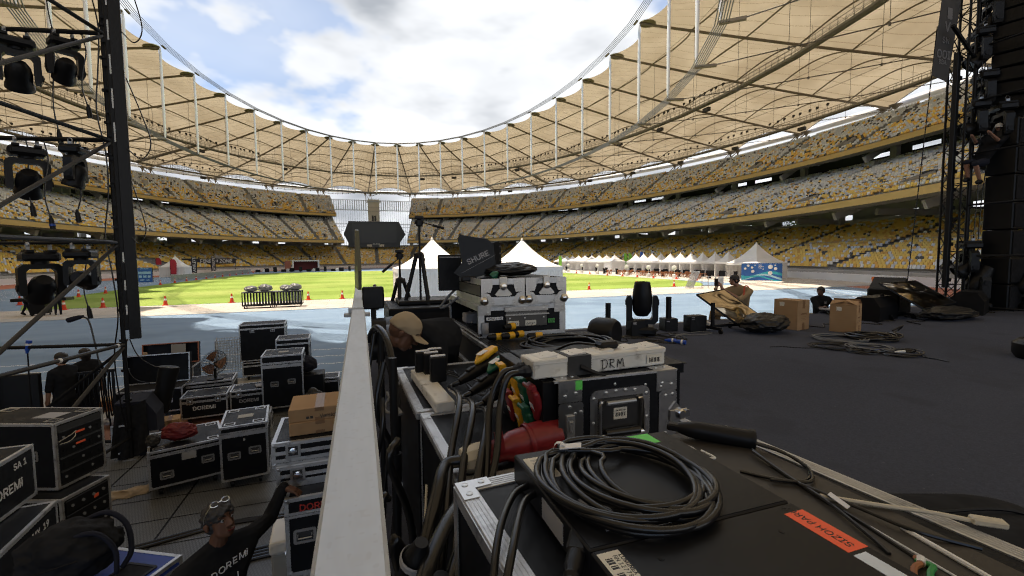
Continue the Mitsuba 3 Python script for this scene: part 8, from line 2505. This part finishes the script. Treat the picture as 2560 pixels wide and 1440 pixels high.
def tripod(label, x, y, top, spread, yaw, head_yaw, handle):
    t = Thing('tripod', label, 'tripod', tr(x, y, SZ) @ rotz(yaw)); h = top - SZ - .16
    sh_ = h * .80
    for i in range(3):
        a = i * 2 * PI / 3; d = V(math.cos(a), math.sin(a), 0)
        b = MB(); p0 = V(0, 0, sh_) + d * .045; p1 = d * spread + V(0, 0, .02); mid = p0 + (p1 - p0) * .42; mid2 = p0 + (p1 - p0) * .72
        b.cyl(p0, mid, .024, 10); b.cyl(mid, mid2, .019, 10); b.cyl(mid2, p1, .014, 10); b.cyl(mid - (p1 - p0) * .02, mid + (p1 - p0) * .02, .030, 10); b.cyl(mid2 - (p1 - p0) * .02, mid2 + (p1 - p0) * .02, .024, 10); b.sphere(p1, .016, 6); b.cbox(-.02, .02, -.02, .02, -.03, .035, .006, m=tr(*p0)); t.part('leg', b, 'black_plastic', smooth=40)
        b = MB(); b.cyl(V(0, 0, sh_ * .55), p0 + (p1 - p0) * .45, .006, 6); t.part('strut', b, 'black_metal')
    b = MB(); b.cyl((0, 0, sh_ * .50), (0, 0, h), .013, 12); b.lathe([(.05, sh_ - .03), (.055, sh_), (.035, sh_ + .04), (.02, sh_ + .05)], 14); t.part('column', b, 'black_plastic', smooth=40)
    hk = tr(0, 0, h) @ rotz(head_yaw - yaw)
    b = MB(); b.cbox(-.035, .035, -.03, .03, 0, .085, .010, m=hk); b.cbox(-.052, .052, -.036, .036, .085, .125, .008, m=hk); b.cyl(xf(hk, V(-.05, 0, .05)), xf(hk, V(.05, 0, .05)), .022, 12); t.part('head', b, 'black_plastic')
    b = MB(); q0, q1 = xf(hk, V(.03, -.01, .05)), xf(hk, V(*handle)); b.cyl(q0, q1, .007, 8); b.cyl(q0 + (q1 - q0) * .5, q1, .015, 10, .017); t.part('pan_handle', b, 'black_plastic', smooth=40)
    b = MB(); b.tube([V(.05, 0, sh_ - .02), V(.09, -.01, sh_ - .03), V(.09, -.01, sh_ - .07)], .005, 6); t.part('crank', b, 'black_metal')
    return t


tripod('shorter black camera tripod with its pan handle pointing left', .49, 5.95, 3.46, .42, .3, .0, (-.22, -.02, -.16))
tripod('taller black camera tripod with its pan handle pointing right', .70, 5.55, 3.86, .40, .9, .0, (.30, -.02, -.02))
# padded drum stools beside the rail end
for i, (x, y, z, r) in enumerate(((.30, 4.6, 2.60, .17), (.24, 3.95, 2.62, .15))):
    t = Thing('drum_stool', ['farther round padded black seat left of the speaker cabinet', 'nearer round padded black seat above the cap wearing man'][i], 'seat', tr(x, y, z))
    b = MB(); b.lathe([(0, -.10), (r * .8, -.10), (r, -.06), (r * 1.02, .0), (r * .9, .05), (r * .5, .075), (0, .08)], 22, rotx(.5)); t.part('cushion', b, 'seat_vinyl', smooth=40)
    b = MB(); b.cyl((0, 0, -.08), (0, 0, SZ - z), .022, 8); t.part('post', b, 'black_metal')
mat('seat_vinyl', P((.028, .028, .030), .35))
# the man with the cap bending over between the rail and the cases
cm_ = dict(pelvis=(.62, 3.55, 2.40), waist=(.60, 3.40, 2.58), chest=(.56, 3.15, 2.72), neck=(.37, 2.95, 2.84), head=(.245, 2.86, 2.84), shl=(.60, 3.30, 2.80), shr=(.48, 2.94, 2.72), ell=(.55, 3.15, 2.50), elr=(.45, 2.80, 2.48), wrl=(.45, 3.0, 2.35), wrr=(.38, 2.86, 2.28),
           hipl=(.62, 3.62, 2.36), hipr=(.56, 3.45, 2.34), knl=(.55, 3.55, 2.05), knr=(.42, 3.40, 2.05), anl=(.62, 3.75, 2.0), anr=(.5, 3.7, 2.0), tol=(.55, 3.62, 1.96), tor=(.42, 3.6, 1.96))
person('man in a tan and black cap bending down between the rail and the cases', cm_, look=(.80, -.10, -.50), skin='skin_dark', res=.013, cap='cap_tan', hair=None, sleeve=.7)
# cables and posts crowded between the rail and the cases
gz = [(-.01, 2.45, 2.95), (.06, 2.3, 2.93), (.12, 2.1, 2.78), (.13, 1.95, 2.5), (.12, 1.9, 1.95)]
cable('thick black cable arching over beside the rail near the joint', [(.03, 2.75, 2.82), (.08, 2.6, 2.92), (.13, 2.35, 2.85), (.15, 2.2, 2.55), (.13, 2.1, 1.95)], .018, n=10)
for i, (x, y) in enumerate(((.06, 2.5), (.09, 2.15), (.07, 1.85), (.11, 1.6), (.06, 1.35), (.10, 1.15))):
    rg = np.random.default_rng(140 + i)
    cable(f'black cable hanging down inside the rail, {nth[i]} from the far end', [(x, y, 2.9 - .08 * i), (x + .03 * rg.normal(), y - .05, 2.6), (x + .03 * rg.normal(), y + .03, 2.3), (x + .02, y, 1.93)], .010 + .004 * (i % 2), n=8)
for i, (x, y) in enumerate(((.10, 2.7), (.12, 1.95))):
    t = Thing('stand_post', f'black upright stand post inside the rail, {["farther", "nearer"][i]} one', 'post'); b = MB(); b.cyl((x, y, SZ), (x, y, 2.88), .018, 10); b.cyl((x, y, 2.4), (x, y, 2.46), .028, 10); t.part('post', b, 'black_metal', smooth=40)
cable('pale grey thin cable looping low between the rail and the near case', [(.20, 1.55, 2.50), (.16, 1.35, 2.40), (.10, 1.10, 2.36), (.055, .90, 2.42), (.06, .80, 2.50), (.10, .75, 2.46)], .0045, 'plug_ivory', n=7)
cable('two grey loops of cable at the left end of the adapter strip', [(.20, 2.62, MZ - .01), (.12, 2.45, MZ - .06), (.10, 2.25, MZ - .05), (.16, 2.10, MZ - .02), (.14, 2.3, MZ - .03), (.12, 2.5, MZ - .03)], .008, 'grey_cable', n=7)
for i, (x, y, z, a) in enumerate(((.105, 1.02, 2.60, .3), (.125, .86, 2.62, .2))):
    t = Thing('cable_gland', f'black plastic coupler with a ribbed ring beside the near case, {["farther", "nearer"][i]} one', 'coupler', tr(x, y, z) @ rotx(a) @ roty(.2))
    b = MB(); b.lathe([(.0, -.16), (.030, -.16), (.034, -.05), (.036, 0), (.026, .02), (.016, .05), (0, .05)], 16); t.part('body', b, 'black_plastic', smooth=40)
    b = MB(); b.lathe([(.037, -.012), (.040, -.008), (.040, .004), (.037, .008)], 16); t.part('ring', b, 'print_dim')
t = Thing('hanging_lamp', 'black lamp with a white rating label hanging beside the near case', 'lamp', tr(.085, .735, 2.50) @ rotz(-.1) @ roty(-.05))
b = MB(); b.mesh(hull((V(0, 0, .0), .045), (V(0, .0, -.16), .050), (V(-.01, .03, -.34), .040))); t.part('body', b, 'black_plastic', smooth=40)
b = MB(); kq = tr(.0, -.051, -.09) @ kx; b.box(-.030, .030, -.030, .030, -.001, .002, kq); l_ = t.part('label', b, 'print_white')
b = MB(); b.mesh(meshkit.text_mesh('GUEEP', .011, .0006, True), kq @ tr(.024, .022, .002) @ rotz(PI)); t.part('lettering', b, 'print_blue', under=l_)
b = MB(); 
for k in range(4):
    b.box(-.024, .022 - .006 * (k % 2), -.002 - .007 * k, .0 - .007 * k, .002, .0024, kq)
t.part('small_print', b, 'print_dim', under=l_)
cable('thick black cable sweeping down left to the hanging lamp', [(.27, 1.22, 2.62), (.18, 1.08, 2.62), (.10, .93, 2.58), (.055, .80, 2.45), (.05, .72, 2.25), (.06, .70, 1.95)], .020, n=10)
cable('second thick black cable sweeping down beside the first', [(.30, 1.18, 2.60), (.20, 1.02, 2.58), (.13, .88, 2.5), (.10, .76, 2.3), (.10, .72, 1.95)], .016, n=10)
